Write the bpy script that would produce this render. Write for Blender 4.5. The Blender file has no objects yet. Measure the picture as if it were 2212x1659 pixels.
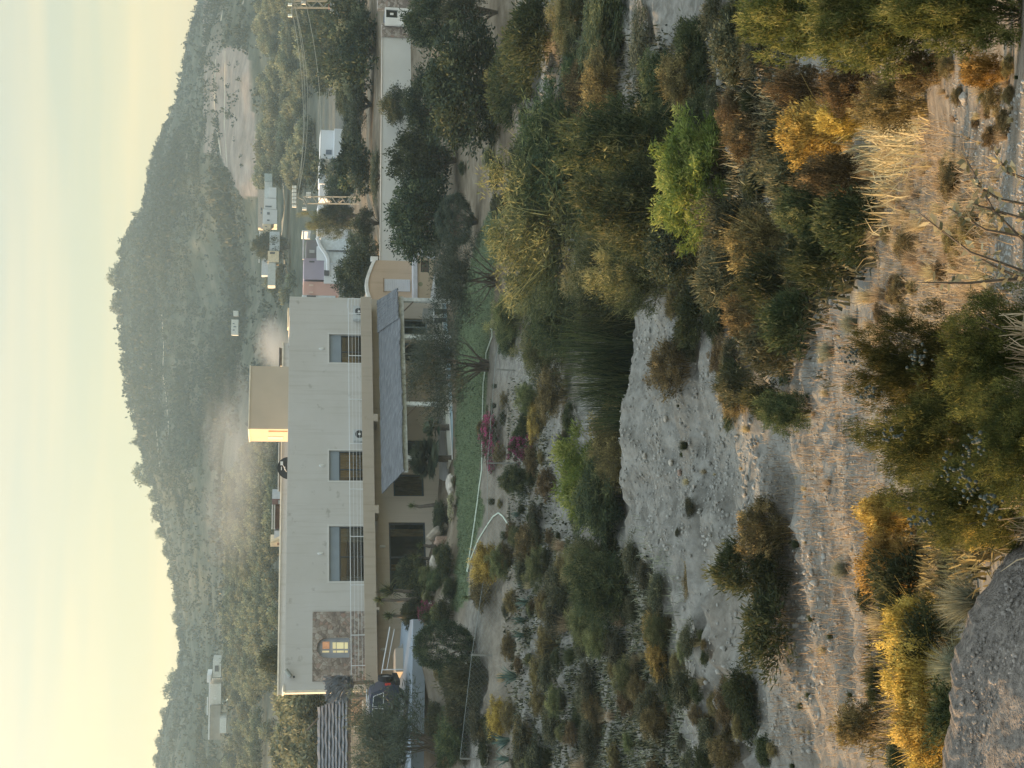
import bpy, math, random
import numpy as np
from mathutils import Vector
R = math.radians
sc = bpy.context.scene
COL = bpy.context.collection
# ------------------------------------------------------------------ camera
# the photograph is a portrait frame stored lying on its side: up in the world is left in the picture
F_PX = 2950.0
PITCH, ROLL = math.atan(501.0 / F_PX), 0.016
Fw = np.array([0, math.cos(PITCH), -math.sin(PITCH)])
R0 = np.array([1.0, 0, 0]); D0 = np.array([0, -math.sin(PITCH), -math.cos(PITCH)])
CR = math.cos(ROLL) * R0 - math.sin(ROLL) * D0      # upright right
CD = math.sin(ROLL) * R0 + math.cos(ROLL) * D0      # upright down
cam = bpy.data.cameras.new('camera'); cam.sensor_width = 36.0; cam.sensor_fit = 'HORIZONTAL'
cam.lens = F_PX / 2212 * 36.0; cam.clip_start = 0.1; cam.clip_end = 20000
co = bpy.data.objects.new('camera', cam); COL.objects.link(co); sc.camera = co
from mathutils import Matrix
co.matrix_world = Matrix(((CD[0], CR[0], -Fw[0], 0), (CD[1], CR[1], -Fw[1], 0), (CD[2], CR[2], -Fw[2], 0), (0, 0, 0, 1)))
# ------------------------------------------------------------------ light
SUN_EL, SUN_AZ = 8.0, -64.0          # degrees; azimuth from +Y, negative = left
sdir = Vector((math.sin(R(SUN_AZ)) * math.cos(R(SUN_EL)), math.cos(R(SUN_AZ)) * math.cos(R(SUN_EL)), math.sin(R(SUN_EL))))
w = bpy.data.worlds.new('World'); sc.world = w; w.use_nodes = True
nt = w.node_tree; N = nt.nodes; Lk = nt.links; N.clear()
sky = N.new('ShaderNodeTexSky'); sky.sky_type = 'NISHITA'; sky.sun_disc = False
sky.sun_elevation = R(SUN_EL); sky.sun_rotation = R(SUN_AZ); sky.dust_density = 3.0; sky.air_density = 1.2; sky.altitude = 60
bg1 = N.new('ShaderNodeBackground'); bg1.inputs[1].default_value = 0.05; Lk.new(sky.outputs[0], bg1.inputs[0])
tc = N.new('ShaderNodeTexCoord'); sp = N.new('ShaderNodeSeparateXYZ'); Lk.new(tc.outputs['Generated'], sp.inputs[0])
rp = N.new('ShaderNodeValToRGB'); Lk.new(sp.outputs[2], rp.inputs[0])
SKYS = [(0.0, (0.275, 0.208, 0.112)), (0.07, (0.245, 0.192, 0.108)), (0.13, (0.205, 0.172, 0.112)), (0.22, (0.172, 0.162, 0.130)), (0.42, (0.30, 0.335, 0.355)), (1.0, (0.44, 0.52, 0.60))]
e = rp.color_ramp.elements
for i, (p_, c_) in enumerate(SKYS):
    el = e[i] if i < 2 else e.new(p_)
    el.position = p_; el.color = (*c_, 1)
mp = N.new('ShaderNodeMapping'); mp.inputs['Scale'].default_value = (1.6, 1.6, 26.0); mp.inputs['Rotation'].default_value = (0.0, 0.015, 0); Lk.new(tc.outputs['Generated'], mp.inputs[0])
nz = N.new('ShaderNodeTexNoise'); nz.inputs['Scale'].default_value = 1.4; nz.inputs['Detail'].default_value = 3.0; Lk.new(mp.outputs[0], nz.inputs['Vector'])
cr = N.new('ShaderNodeValToRGB'); Lk.new(nz.outputs['Fac'], cr.inputs[0])
cr.color_ramp.elements[0].position = 0.36; cr.color_ramp.elements[0].color = (0.74, 0.84, 0.90, 1)
cr.color_ramp.elements[1].position = 0.66; cr.color_ramp.elements[1].color = (1.18, 1.07, 0.90, 1)
mu = N.new('ShaderNodeMix'); mu.data_type = 'RGBA'; mu.blend_type = 'MULTIPLY'; mu.inputs[0].default_value = 1.0
Lk.new(rp.outputs[0], mu.inputs[6]); Lk.new(cr.outputs[0], mu.inputs[7])
# brighter towards the sunset on the left
vm = N.new('ShaderNodeVectorMath'); vm.operation = 'DOT_PRODUCT'; Lk.new(tc.outputs['Generated'], vm.inputs[0]); vm.inputs[1].default_value = sdir
mr = N.new('ShaderNodeMapRange'); mr.inputs[1].default_value = -1; mr.inputs[2].default_value = 1; mr.inputs[3].default_value = 0.82; mr.inputs[4].default_value = 1.08; Lk.new(vm.outputs['Value'], mr.inputs[0])
bg2 = N.new('ShaderNodeBackground'); Lk.new(mu.outputs[2], bg2.inputs[0]); Lk.new(mr.outputs[0], bg2.inputs[1])
ad = N.new('ShaderNodeAddShader'); Lk.new(bg1.outputs[0], ad.inputs[0]); Lk.new(bg2.outputs[0], ad.inputs[1])
wo = N.new('ShaderNodeOutputWorld'); Lk.new(ad.outputs[0], wo.inputs[0])
sl = bpy.data.lights.new('sun', 'SUN'); sl.energy = 4.6; sl.angle = R(0.6); sl.color = (1.0, 0.62, 0.29)
so = bpy.data.objects.new('sun', sl); COL.objects.link(so); so.rotation_euler = sdir.to_track_quat('Z', 'Y').to_euler()
sc.view_settings.view_transform = 'Standard'; sc.view_settings.look = 'None'
sc.view_settings.exposure = 1.5; sc.view_settings.gamma = 1.0; sc.view_settings.use_curve_mapping = False
cy = sc.cycles; cy.max_bounces = 6; cy.diffuse_bounces = 2; cy.glossy_bounces = 2; cy.transparent_max_bounces = 12; cy.transmission_bounces = 2; cy.volume_bounces = 0
cy.caustics_reflective = False; cy.caustics_refractive = False; cy.use_denoising = True
# ------------------------------------------------------------------ pixel helpers (display units 2212 x 1659)
CROPS = dict(a=(400, 0, 1.8433), b=(900, 0, 2.765), c=(900, 500, 2.765), e=(900, 1000, 2.212), f=(1000, 1650, 2.212), g=(1000, 2300, 2.37),
             h=(0, 0, 1.8433), i=(300, 900, 2.458), j=(400, 1500, 2.458), k=(400, 2175, 1.952), l=(1500, 0, 1.8433), m=(1500, 750, 1.8433),
             n=(1700, 1500, 1.8433), o=(1700, 2124, 1.8433), p=(2600, 0, 1.5447), q=(2600, 950, 1.5447), r=(2600, 1950, 1.5447),
             s=(1380, 1000, 4.88), t=(1400, 2050, 4.424), w=(1200, 2600, 4.424), x=(1000, 1900, 5.53), y=(1150, 600, 2.86), z=(980, 650, 3.018))
def D(k, x, y):
    if k == 'd': return (x, y)
    X0, Y0, S = CROPS[k]; return ((x / S + X0) / 1.82278, (y / S + Y0) / 1.82278)
def ray(xd, yd):
    return Fw * F_PX + CR * (829.5 - yd) + CD * (xd - 1106.0)
def P(xd, yd, Y):
    d = ray(xd, yd); return d * (Y / d[1])
def proj(X, Yw, Z):
    a = X * Fw[0] + Yw * Fw[1] + Z * Fw[2]
    return 1106 + F_PX * (X * CD[0] + Yw * CD[1] + Z * CD[2]) / a, 829.5 - F_PX * (X * CR[0] + Yw * CR[1] + Z * CR[2]) / a
# ------------------------------------------------------------------ terrain height: profiles (picture row, distance) per column
def zz(z, Y): return ('z', z, Y)
PROF = {
 1659: [(2230, 3.2), (2120, 4.6), (2030, 6.5), (1950, 8.5), (1870, 11), (1750, 15), (1600, 20), (1500, 25), (1380, 31), (1250, 38), (1130, 45), (1060, 51), (1000, 58), (960, 63), (900, 68), (870, 74), (800, 85), (740, 100), (690, 120), (640, 165), (600, 250), (520, 400), (450, 520), (338, 800)],
 1400: [(2230, 3.2), (2120, 4.6), (2030, 6.5), (1900, 10), (1750, 14), (1650, 17.5), (1500, 24), (1380, 30), (1250, 38), (1130, 46), (1080, 51), (1030, 56), (975, 61), (915, 64), (885, 67), (876, 71), zz(-6.2, 85), zz(-4, 120), zz(-1.5, 200), zz(0, 255), (540, 350), (480, 470), (396, 800)],
 1150: [(2230, 3.2), (2120, 4.6), (2050, 6), (1900, 10), (1800, 12.5), (1700, 15.5), (1600, 19), (1500, 23.5), (1420, 27.5), (1370, 30.5), (1335, 34), (1240, 41), (1130, 50), (1095, 54), (1050, 57.5), (1010, 61.5), (985, 65), zz(-8.4, 70), zz(-8.4, 90), zz(-6, 120), zz(-2.5, 200), zz(0, 265), (540, 350), (475, 480), (362, 800)],
 1020: [(2230, 3.2), (2120, 4.6), (2050, 6), (1900, 9.8), (1800, 12.2), (1680, 16), (1520, 22.5), (1430, 27), (1362, 30.5), zz(-8.9, 33.5), (1330, 36), (1240, 42.5), (1150, 49.5), (1100, 54), (1050, 59.5), (985, 68.5), zz(-8.8, 74), zz(-8.8, 92), zz(-7.5, 130), zz(-4, 200), zz(0, 280), (540, 365), (478, 490), (330, 800)],
 900: [(2230, 3.2), (2120, 4.6), (2050, 5.8), (1900, 9.5), (1800, 12), (1650, 17), (1500, 23), (1400, 28), (1362, 30), zz(-9.0, 33), (1330, 36), (1240, 43), (1180, 48), (1110, 54), (1050, 62), (985, 71), zz(-8.9, 76), zz(-8.9, 95), zz(-8, 130), zz(-6, 200), zz(0, 290), (540, 380), (480, 500), (430, 600), (291, 800)],
 650: [(2230, 3.2), (2130, 4.6), (2050, 6), (1900, 9.5), (1780, 12), (1650, 16), (1500, 23), (1400, 28.5), (1386, 30), zz(-9.1, 34), (1300, 40), (1200, 48), (1120, 55), (1050, 64), (990, 73), (960, 77), (940, 82), zz(-9, 100), zz(-9, 150), zz(-9.5, 210), zz(-6, 270), (605, 350), (560, 440), (500, 560), (260, 800)],
 400: [(2230, 3.2), (2130, 4.6), (2060, 5.8), (1900, 10), (1800, 12.5), (1700, 15), (1600, 18.5), (1500, 22.5), (1450, 25.5), (1380, 30), (1250, 39), (1150, 49), (1080, 60), (1040, 66), (980, 77), (930, 86), (900, 92), (888, 95.4), zz(-6.95, 96.6), (820, 100), (795, 112), zz(-8, 150), zz(-9.3, 205), zz(-7.5, 250), zz(-3, 310), (605, 370), (560, 430), (470, 520), (325, 800)],
 150: [(2230, 3.4), (2130, 4.8), (2050, 6), (1950, 8), (1750, 13), (1650, 16), (1550, 20), (1450, 25), (1350, 31), (1250, 38), (1180, 45), (1100, 56), (1000, 72), (950, 82), (900, 92), (889, 95.4), zz(-7.0, 96.6), (826, 100), (800, 112), (770, 150), (740, 200), (700, 250), (650, 300), (605, 370), (560, 440), (470, 520), (440, 600), (394, 800)],
 0: [(2230, 3.4), (2130, 4.8), (2050, 6), (1950, 8), (1750, 13), (1650, 16), (1550, 20), (1450, 25), (1350, 31), (1250, 38), (1180, 45), (1100, 56), (1000, 72), (950, 82), (900, 92), (889, 95.4), zz(-7.0, 96.6), (826, 100), (800, 112), (770, 150), (740, 200), (700, 250), (650, 300), (605, 370), (560, 440), (490, 540), (450, 640), (432, 800)],
}
SKYL = [(432, -60), (430, 0), (405, 86), (384, 208), (348, 297), (327, 372), (309, 455), (280, 494), (262, 520), (257, 583), (262, 639), (272, 739), (281, 828), (284, 845), (291, 890), (302, 957), (326, 1035), (353, 1097), (362, 1180), (366, 1202), (384, 1277), (396, 1390), (396, 1432), (380, 1488), (360, 1553), (348, 1601), (342, 1656), (338, 1720)]
LNY = np.linspace(math.log(1.0), math.log(1400.0), 700)
colsy = sorted(PROF)
def _prof(yd):
    ly, zs = [math.log(1.0)], [-1.7]
    for it in PROF[yd]:
        if it[0] == 'z': z, Y = it[1], it[2]
        else:
            v, Y = it
            if Y == 800: v = np.interp(yd, [q[1] for q in SKYL], [q[0] for q in SKYL])
            z = P(v, yd, Y)[2]
        ly.append(math.log(Y)); zs.append(z)
    ly += [math.log(950), math.log(1400)]; zs += [zs[-1] - 8, zs[-1] - 60]
    return np.interp(LNY, ly, zs)
fine_y = np.arange(-40, 1701, 10.0)
TAB0 = np.array([_prof(c) for c in colsy])
TAB = np.array([[0.0] * len(LNY)] * len(fine_y))
for k_ in range(len(LNY)):
    TAB[:, k_] = np.interp(fine_y, colsy, TAB0[:, k_])
# skyline detail between the columns
skv = np.interp(fine_y, [q[1] for q in SKYL], [q[0] for q in SKYL])
k800 = np.searchsorted(LNY, math.log(800)); k500 = np.searchsorted(LNY, math.log(520))
for i_, y_ in enumerate(fine_y):
    dz = P(skv[i_], y_, 800)[2] - TAB[i_, k800]
    TAB[i_, k500:] += dz * np.clip((LNY[k500:] - LNY[k500]) / (LNY[k800] - LNY[k500]), 0, 1)
def _h2(ix, iy, s):
    n = (ix.astype(np.int64) * 374761393 + iy.astype(np.int64) * 668265263 + s * 1442695041) & 0x7fffffff
    n = ((n ^ (n >> 13)) * 1274126177) & 0x7fffffff
    return ((n ^ (n >> 16)) & 0xffff) / 65535.0
def vn(x, y, s=0):
    x = np.asarray(x, float); y = np.asarray(y, float)
    ix = np.floor(x); iy = np.floor(y); fx = x - ix; fy = y - iy
    fx = fx * fx * (3 - 2 * fx); fy = fy * fy * (3 - 2 * fy)
    a = _h2(ix, iy, s); b = _h2(ix + 1, iy, s); c = _h2(ix, iy + 1, s); d = _h2(ix + 1, iy + 1, s)
    return (a + (b - a) * fx) * (1 - fy) + (c + (d - c) * fx) * fy
def fbm(x, y, s=0, o=4):
    r = 0; a = 0.5
    for k in range(o): r = r + a * (vn(x * 2 ** k, y * 2 ** k, s + k) - 0.5); a *= 0.5
    return r
def sstep(a, b, x):
    t = np.clip((x - a) / (b - a), 0, 1); return t * t * (3 - 2 * t)
def H(x, y, rough=True):
    x = np.atleast_1d(np.asarray(x, float)); y = np.maximum(np.atleast_1d(np.asarray(y, float)), 1.0)
    ly = np.log(y); fk = np.clip((ly - LNY[0]) / (LNY[1] - LNY[0]), 0, len(LNY) - 1.001); k0 = fk.astype(int); fk = fk - k0
    yd = 829.5 - x / y * F_PX; z = np.zeros_like(x)
    for _ in range(3):
        u = np.clip((yd + 40) / 10, 0, len(fine_y) - 1.001); i0 = u.astype(int); u = u - i0
        z = (TAB[i0, k0] * (1 - u) + TAB[i0 + 1, k0] * u) * (1 - fk) + (TAB[i0, k0 + 1] * (1 - u) + TAB[i0 + 1, k0 + 1] * u) * fk
        yd = proj(x, y, z)[1]
    if rough:
        amp = np.interp(ly, np.log([2, 5, 10, 30, 52, 58, 95, 120, 250, 400, 560, 800, 1400]), [.05, .15, .3, .9, .5, .05, .05, .4, 1.2, 4, 9, 3, 3])
        scl = np.interp(ly, np.log([2, 10, 30, 120, 400, 900]), [.9, .5, .32, .12, .035, .02])
        z = z + amp * fbm(x * .9, y * .6, 3, 2) * .8 * (y < 150)
        z = z + amp * .35 * fbm(x * 2.7, y * 2.1, 9, 3) * (y < 60)
        q1 = x * .82 + y * .30; q2 = -x * .30 + y * .82; q1 = q1 + 3 * fbm(x * .35, y * .3, 51, 3); q2 = q2 + 3.2 * fbm(x * .3, y * .35, 52, 3); la = np.interp(ly, np.log([6, 11, 18, 25, 28, 35, 38, 50, 58]), [0, .22, .5, .4, .12, .12, .5, .5, 0])
        z = z + la * ((1 - np.abs(2 * vn(q1 * .16, q2 * .75, 41) - 1)) ** 3 - .3) * sstep(.15, .5, vn(x * .1, y * .1, 44))
        z = z + la * .35 * ((1 - np.abs(2 * vn(q1 * .5, q2 * 2.1, 42) - 1)) ** 3 - .3)
        z = z + amp * fbm(x * .03, y * .02, 5, 4) * (y >= 150)
    # hillside to the left, out of the frame, that shades the valley
    t = x / y
    wl = sstep(-.36, -.6, t)
    rx = np.exp(-((x + 46) / 13.0) ** 2) * sstep(4, 16, y) * (1 - sstep(96, 130, y))
    top = np.interp(y, [0, 20, 45, 75, 100, 140], [-0.9, -0.6, 0.4, -0.6, -1.8, -5.0])
    z = z + (top - z) * np.clip(rx * 1.15, 0, 1) * wl * (top > z)
    return z
def G(xd, yd, Ymin=1.3, Ymax=1000):
    Ys = np.exp(np.linspace(math.log(Ymin), math.log(Ymax), 900)); d = ray(xd, yd)
    X = d[0] / d[1] * Ys; Z = d[2] / d[1] * Ys; g = Z - H(X, Ys)
    k = np.where(g < 0)[0]
    if len(k) == 0: return np.array([X[-1], Ys[-1], Z[-1]])
    k = k[0]
    if k == 0: return np.array([X[0], Ys[0], H(X[0], Ys[0])[0]])
    f = g[k - 1] / (g[k - 1] - g[k]); Y = Ys[k - 1] + (Ys[k] - Ys[k - 1]) * f
    return np.array([d[0] / d[1] * Y, Y, d[2] / d[1] * Y])
def GY(xd, yd, Y):
    d = ray(xd, yd); x = d[0] / d[1] * Y; return np.array([x, Y, H(x, Y)[0]])
# ------------------------------------------------------------------ materials
def newmat(name):
    m = bpy.data.materials.new(name); m.use_nodes = True; return m, m.node_tree.nodes, m.node_tree.links, m.node_tree.nodes['Principled BSDF']
def ramp(N, cols):
    r = N.new('ShaderNodeValToRGB'); e = r.color_ramp.elements
    for i, (p, c) in enumerate(cols):
        el = e[i] if i < 2 else e.new(p)
        el.position = p; el.color = (*c, 1)
    return r
_mc = {}
def M(name, col, rough=.8, var=.12, scale=3.0, bump=0.0, bscale=40.0, metal=0.0, spec=.3, stretch=None, emit=0):
    if name in _mc: return _mc[name]
    m, N, L, b = newmat(name)
    tc = N.new('ShaderNodeTexCoord'); src = tc.outputs['Object']
    if stretch:
        mp = N.new('ShaderNodeMapping'); mp.inputs['Scale'].default_value = stretch; L.new(src, mp.inputs[0]); src = mp.outputs[0]
    n = N.new('ShaderNodeTexNoise'); n.inputs['Scale'].default_value = scale; n.inputs['Detail'].default_value = 6; L.new(src, n.inputs['Vector'])
    r = ramp(N, [(.3, tuple(c * (1 - var) for c in col)), (.7, tuple(min(1, c * (1 + var)) for c in col))]); L.new(n.outputs['Fac'], r.inputs[0]); L.new(r.outputs[0], b.inputs['Base Color'])
    b.inputs['Roughness'].default_value = rough; b.inputs['Metallic'].default_value = metal; b.inputs['Specular IOR Level'].default_value = spec
    if bump:
        n2 = N.new('ShaderNodeTexNoise'); n2.inputs['Scale'].default_value = bscale; n2.inputs['Detail'].default_value = 4; L.new(src, n2.inputs['Vector'])
        bp = N.new('ShaderNodeBump'); bp.inputs['Strength'].default_value = bump; bp.inputs['Distance'].default_value = .03; L.new(n2.outputs['Fac'], bp.inputs['Height']); L.new(bp.outputs[0], b.inputs['Normal'])
    if emit:
        L.new(r.outputs[0], b.inputs['Emission Color']); b.inputs['Emission Strength'].default_value = emit
    _mc[name] = m; return m
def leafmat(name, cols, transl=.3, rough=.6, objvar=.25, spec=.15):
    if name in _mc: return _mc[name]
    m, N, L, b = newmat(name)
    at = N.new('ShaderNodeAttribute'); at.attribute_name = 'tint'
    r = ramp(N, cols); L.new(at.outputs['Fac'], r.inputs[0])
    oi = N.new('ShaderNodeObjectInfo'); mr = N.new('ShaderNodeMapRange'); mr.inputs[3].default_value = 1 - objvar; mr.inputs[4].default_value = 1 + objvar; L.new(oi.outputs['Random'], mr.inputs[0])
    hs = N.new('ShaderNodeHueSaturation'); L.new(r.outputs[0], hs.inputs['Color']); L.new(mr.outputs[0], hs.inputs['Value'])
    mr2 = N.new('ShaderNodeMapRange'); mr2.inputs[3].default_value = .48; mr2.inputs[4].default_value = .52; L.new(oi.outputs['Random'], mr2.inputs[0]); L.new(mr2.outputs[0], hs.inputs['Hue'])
    L.new(hs.outputs[0], b.inputs['Base Color']); b.inputs['Roughness'].default_value = rough; b.inputs['Specular IOR Level'].default_value = spec
    tr = N.new('ShaderNodeBsdfTranslucent'); L.new(hs.outputs[0], tr.inputs[0])
    mx = N.new('ShaderNodeMixShader'); mx.inputs[0].default_value = transl; L.new(b.outputs[0], mx.inputs[1]); L.new(tr.outputs[0], mx.inputs[2])
    L.new(mx.outputs[0], N['Material Output'].inputs[0]); _mc[name] = m; return m
# ------------------------------------------------------------------ mesh helpers
def link(name, me, mat=None, parent=None, loc=None):
    o = bpy.data.objects.new(name, me); COL.objects.link(o)
    if mat is not None:
        for mm in (mat if isinstance(mat, (list, tuple)) else [mat]): me.materials.append(mm)
    if parent is not None: o.parent = parent
    if loc is not None: o.location = tuple(float(c) for c in loc)
    return o
def mesh_np(name, V, Fq, tint=None, smooth=False):
    V = np.asarray(V, dtype=np.float32); Fq = np.asarray(Fq, dtype=np.int32); k = Fq.shape[1]
    me = bpy.data.meshes.new(name); me.vertices.add(len(V)); me.vertices.foreach_set('co', V.ravel())
    me.loops.add(Fq.size); me.loops.foreach_set('vertex_index', Fq.ravel())
    me.polygons.add(len(Fq)); me.polygons.foreach_set('loop_start', np.arange(0, Fq.size, k, dtype=np.int32))
    me.update(calc_edges=True)
    if smooth: me.polygons.foreach_set('use_smooth', np.ones(len(Fq), bool))
    if tint is not None:
        a = me.attributes.new('tint', 'FLOAT', 'POINT'); a.data.foreach_set('value', np.asarray(tint, np.float32))
    return me
import re
def neutral(s):
    # the picture lies on its side, so left / right are told by what stands there
    for p_, q_ in ((r"left half of the picture", "car side"), (r"bottom left corner", "car-side foreground corner"), (r"lower left", "car-side foreground"), (r"bottom left foreground", "car-side foreground"), (r"top left corner", "car-side top corner"), (r"upper right corner of the foreground", "acacia-side foreground corner"), (r"at the far left", "on the far car side"), (r"at the picture's right edge", "at the gate hut side of the picture"), (r"picture's right edge", "gate hut side"), (r"right edge of the picture", "gate hut edge"), (r"left picture edge", "car-side picture edge"),
                   (r"\bleft of\b", "on the car side of"), (r"\bright of\b", "on the gate hut side of"), (r"\bleftmost\b", "most car-side"), (r"\brightmost\b", "most gate-hut-side"), (r"\bleft\b", "car-side"), (r"\bright\b(?! (green|pink|yellow|white|orange))", "hut-side")):
        s = re.sub(p_, q_, s)
    return s
def tag(o, label, cat, group=None, kind=None):
    if kind == 'structure': o['kind'] = 'structure'; return o
    if kind: o['kind'] = kind
    if label: o['label'] = neutral(label)
    if cat: o['category'] = cat
    if group: o['group'] = group
    return o
def empty(name, loc, label=None, cat=None, group=None):
    o = bpy.data.objects.new(name, None); COL.objects.link(o); o.empty_display_size = .3
    o.location = tuple(float(c) for c in loc)
    return tag(o, label, cat, group)
class MB:
    def __init__(s): s.v = []; s.f = []
    def quad(s, *p):
        n = len(s.v); s.v += [tuple(float(c) for c in q) for q in p]; s.f.append(tuple(range(n, n + len(p)))); return s
    def hexa(s, b, t):            # 4 bottom + 4 top corners
        n = len(s.v); s.v += [tuple(float(c) for c in q) for q in list(b) + list(t)]
        s.f += [(n, n+3, n+2, n+1), (n+4, n+5, n+6, n+7)] + [(n+i, n+(i+1) % 4, n+4+(i+1) % 4, n+4+i) for i in range(4)]; return s
    def box(s, x0, x1, y0, y1, z0, z1):
        return s.hexa([(x0, y0, z0), (x1, y0, z0), (x1, y1, z0), (x0, y1, z0)], [(x0, y0, z1), (x1, y0, z1), (x1, y1, z1), (x0, y1, z1)])
    def tube(s, pts, r, n=6, cap=True):
        pts = [np.array(p, float) for p in pts]; rs = r if isinstance(r, (list, tuple)) else [r] * len(pts)
        base = len(s.v)
        for i, p in enumerate(pts):
            d = pts[min(i+1, len(pts)-1)] - pts[max(i-1, 0)]; d = d / (np.linalg.norm(d) + 1e-9)
            a = np.cross(d, (0, 0, 1) if abs(d[2]) < .9 else (1, 0, 0)); a /= np.linalg.norm(a); b = np.cross(d, a)
            for k in range(n):
                t = 2 * math.pi * k / n; s.v.append(tuple(p + rs[i] * (a * math.cos(t) + b * math.sin(t))))
        for i in range(len(pts) - 1):
            for k in range(n):
                k2 = (k + 1) % n; s.f.append((base+i*n+k, base+i*n+k2, base+(i+1)*n+k2, base+(i+1)*n+k))
        if cap: s.f.append(tuple(base+k for k in range(n))[::-1]); s.f.append(tuple(base+(len(pts)-1)*n+k for k in range(n)))
        return s
    def build(s, name, mat, parent=None, loc=None, smooth=False):
        # vertices are in world space; loc (or the parent's location) becomes the origin
        o = np.array(parent.location) if parent is not None else np.array(loc if loc is not None else (0, 0, 0), float)
        pp = parent.parent if parent is not None else None
        while pp is not None: o = o + np.array(pp.location); pp = pp.parent
        me = bpy.data.meshes.new(name); me.from_pydata([tuple(np.array(v) - o) for v in s.v], [], s.f); me.update()
        if smooth: me.polygons.foreach_set('use_smooth', np.ones(len(me.polygons), bool))
        return link(name, me, mat, parent, None if parent is not None else o)
class Frame:
    """vertical plane: O origin, ex along it (to the picture's world right), en pointing away from the camera"""
    def __init__(s, O, ex, ey=None):
        s.O = np.array(O, float); s.ex = np.array([ex[0], ex[1], 0.0]); s.ex /= np.linalg.norm(s.ex)
        s.en = np.array([-s.ex[1], s.ex[0], 0.0]); s.ey = s.en if ey is None else np.array(ey, float)
    def hit(s, xd, yd, off=0.0):
        d = ray(xd, yd); O = s.O + s.en * off; t = O.dot(s.en) / d.dot(s.en); p = d * t
        return (p - O).dot(s.ex), p[2]
    def pt(s, a, n, z, sh=False): 
        p = s.O + s.ex * a + (s.ey if sh else s.en) * n; return np.array([p[0], p[1], z])
    def box(s, mb, a0, a1, n0, n1, z0, z1, sh=False):
        q = lambda a, n, z: s.pt(a, n, z, sh)
        return mb.hexa([q(a0, n0, z0), q(a1, n0, z0), q(a1, n1, z0), q(a0, n1, z0)], [q(a0, n0, z1), q(a1, n0, z1), q(a1, n1, z1), q(a0, n1, z1)])
    def rect(s, k, x0, x1, y0, y1, off=0.0):
        """crop rectangle -> (a0, a1, z0, z1)"""
        p0 = s.hit(*D(k, x0, (y0 + y1) / 2), off); p1 = s.hit(*D(k, x1, (y0 + y1) / 2), off)
        l = s.hit(*D(k, (x0 + x1) / 2, y1), off)[0]; r = s.hit(*D(k, (x0 + x1) / 2, y0), off)[0]
        return l, r, p1[1], p0[1]
    def wall(s, mb, a0, a1, z0, z1, n0, n1, holes):
        As = sorted({a0, a1, *[h[0] for h in holes], *[h[1] for h in holes]}); Zs = sorted({z0, z1, *[h[2] for h in holes], *[h[3] for h in holes]})
        As = [a for a in As if a0 <= a <= a1]; Zs = [z for z in Zs if z0 <= z <= z1]
        def solid(i, j):
            if i < 0 or j < 0 or i >= len(As) - 1 or j >= len(Zs) - 1: return False
            ca, cz = (As[i] + As[i+1]) / 2, (Zs[j] + Zs[j+1]) / 2
            return not any(h[0] < ca < h[1] and h[2] < cz < h[3] for h in holes)
        for i in range(len(As) - 1):
            for j in range(len(Zs) - 1):
                if not solid(i, j): continue
                A, B, C, E = As[i], As[i+1], Zs[j], Zs[j+1]; q = s.pt
                mb.quad(q(A, n0, C), q(B, n0, C), q(B, n0, E), q(A, n0, E)); mb.quad(q(B, n1, C), q(A, n1, C), q(A, n1, E), q(B, n1, E))
                if not solid(i-1, j): mb.quad(q(A, n1, C), q(A, n0, C), q(A, n0, E), q(A, n1, E))
                if not solid(i+1, j): mb.quad(q(B, n0, C), q(B, n1, C), q(B, n1, E), q(B, n0, E))
                if not solid(i, j-1): mb.quad(q(A, n1, C), q(B, n1, C), q(B, n0, C), q(A, n0, C))
                if not solid(i, j+1): mb.quad(q(A, n0, E), q(B, n0, E), q(B, n1, E), q(A, n1, E))
        return mb
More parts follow.
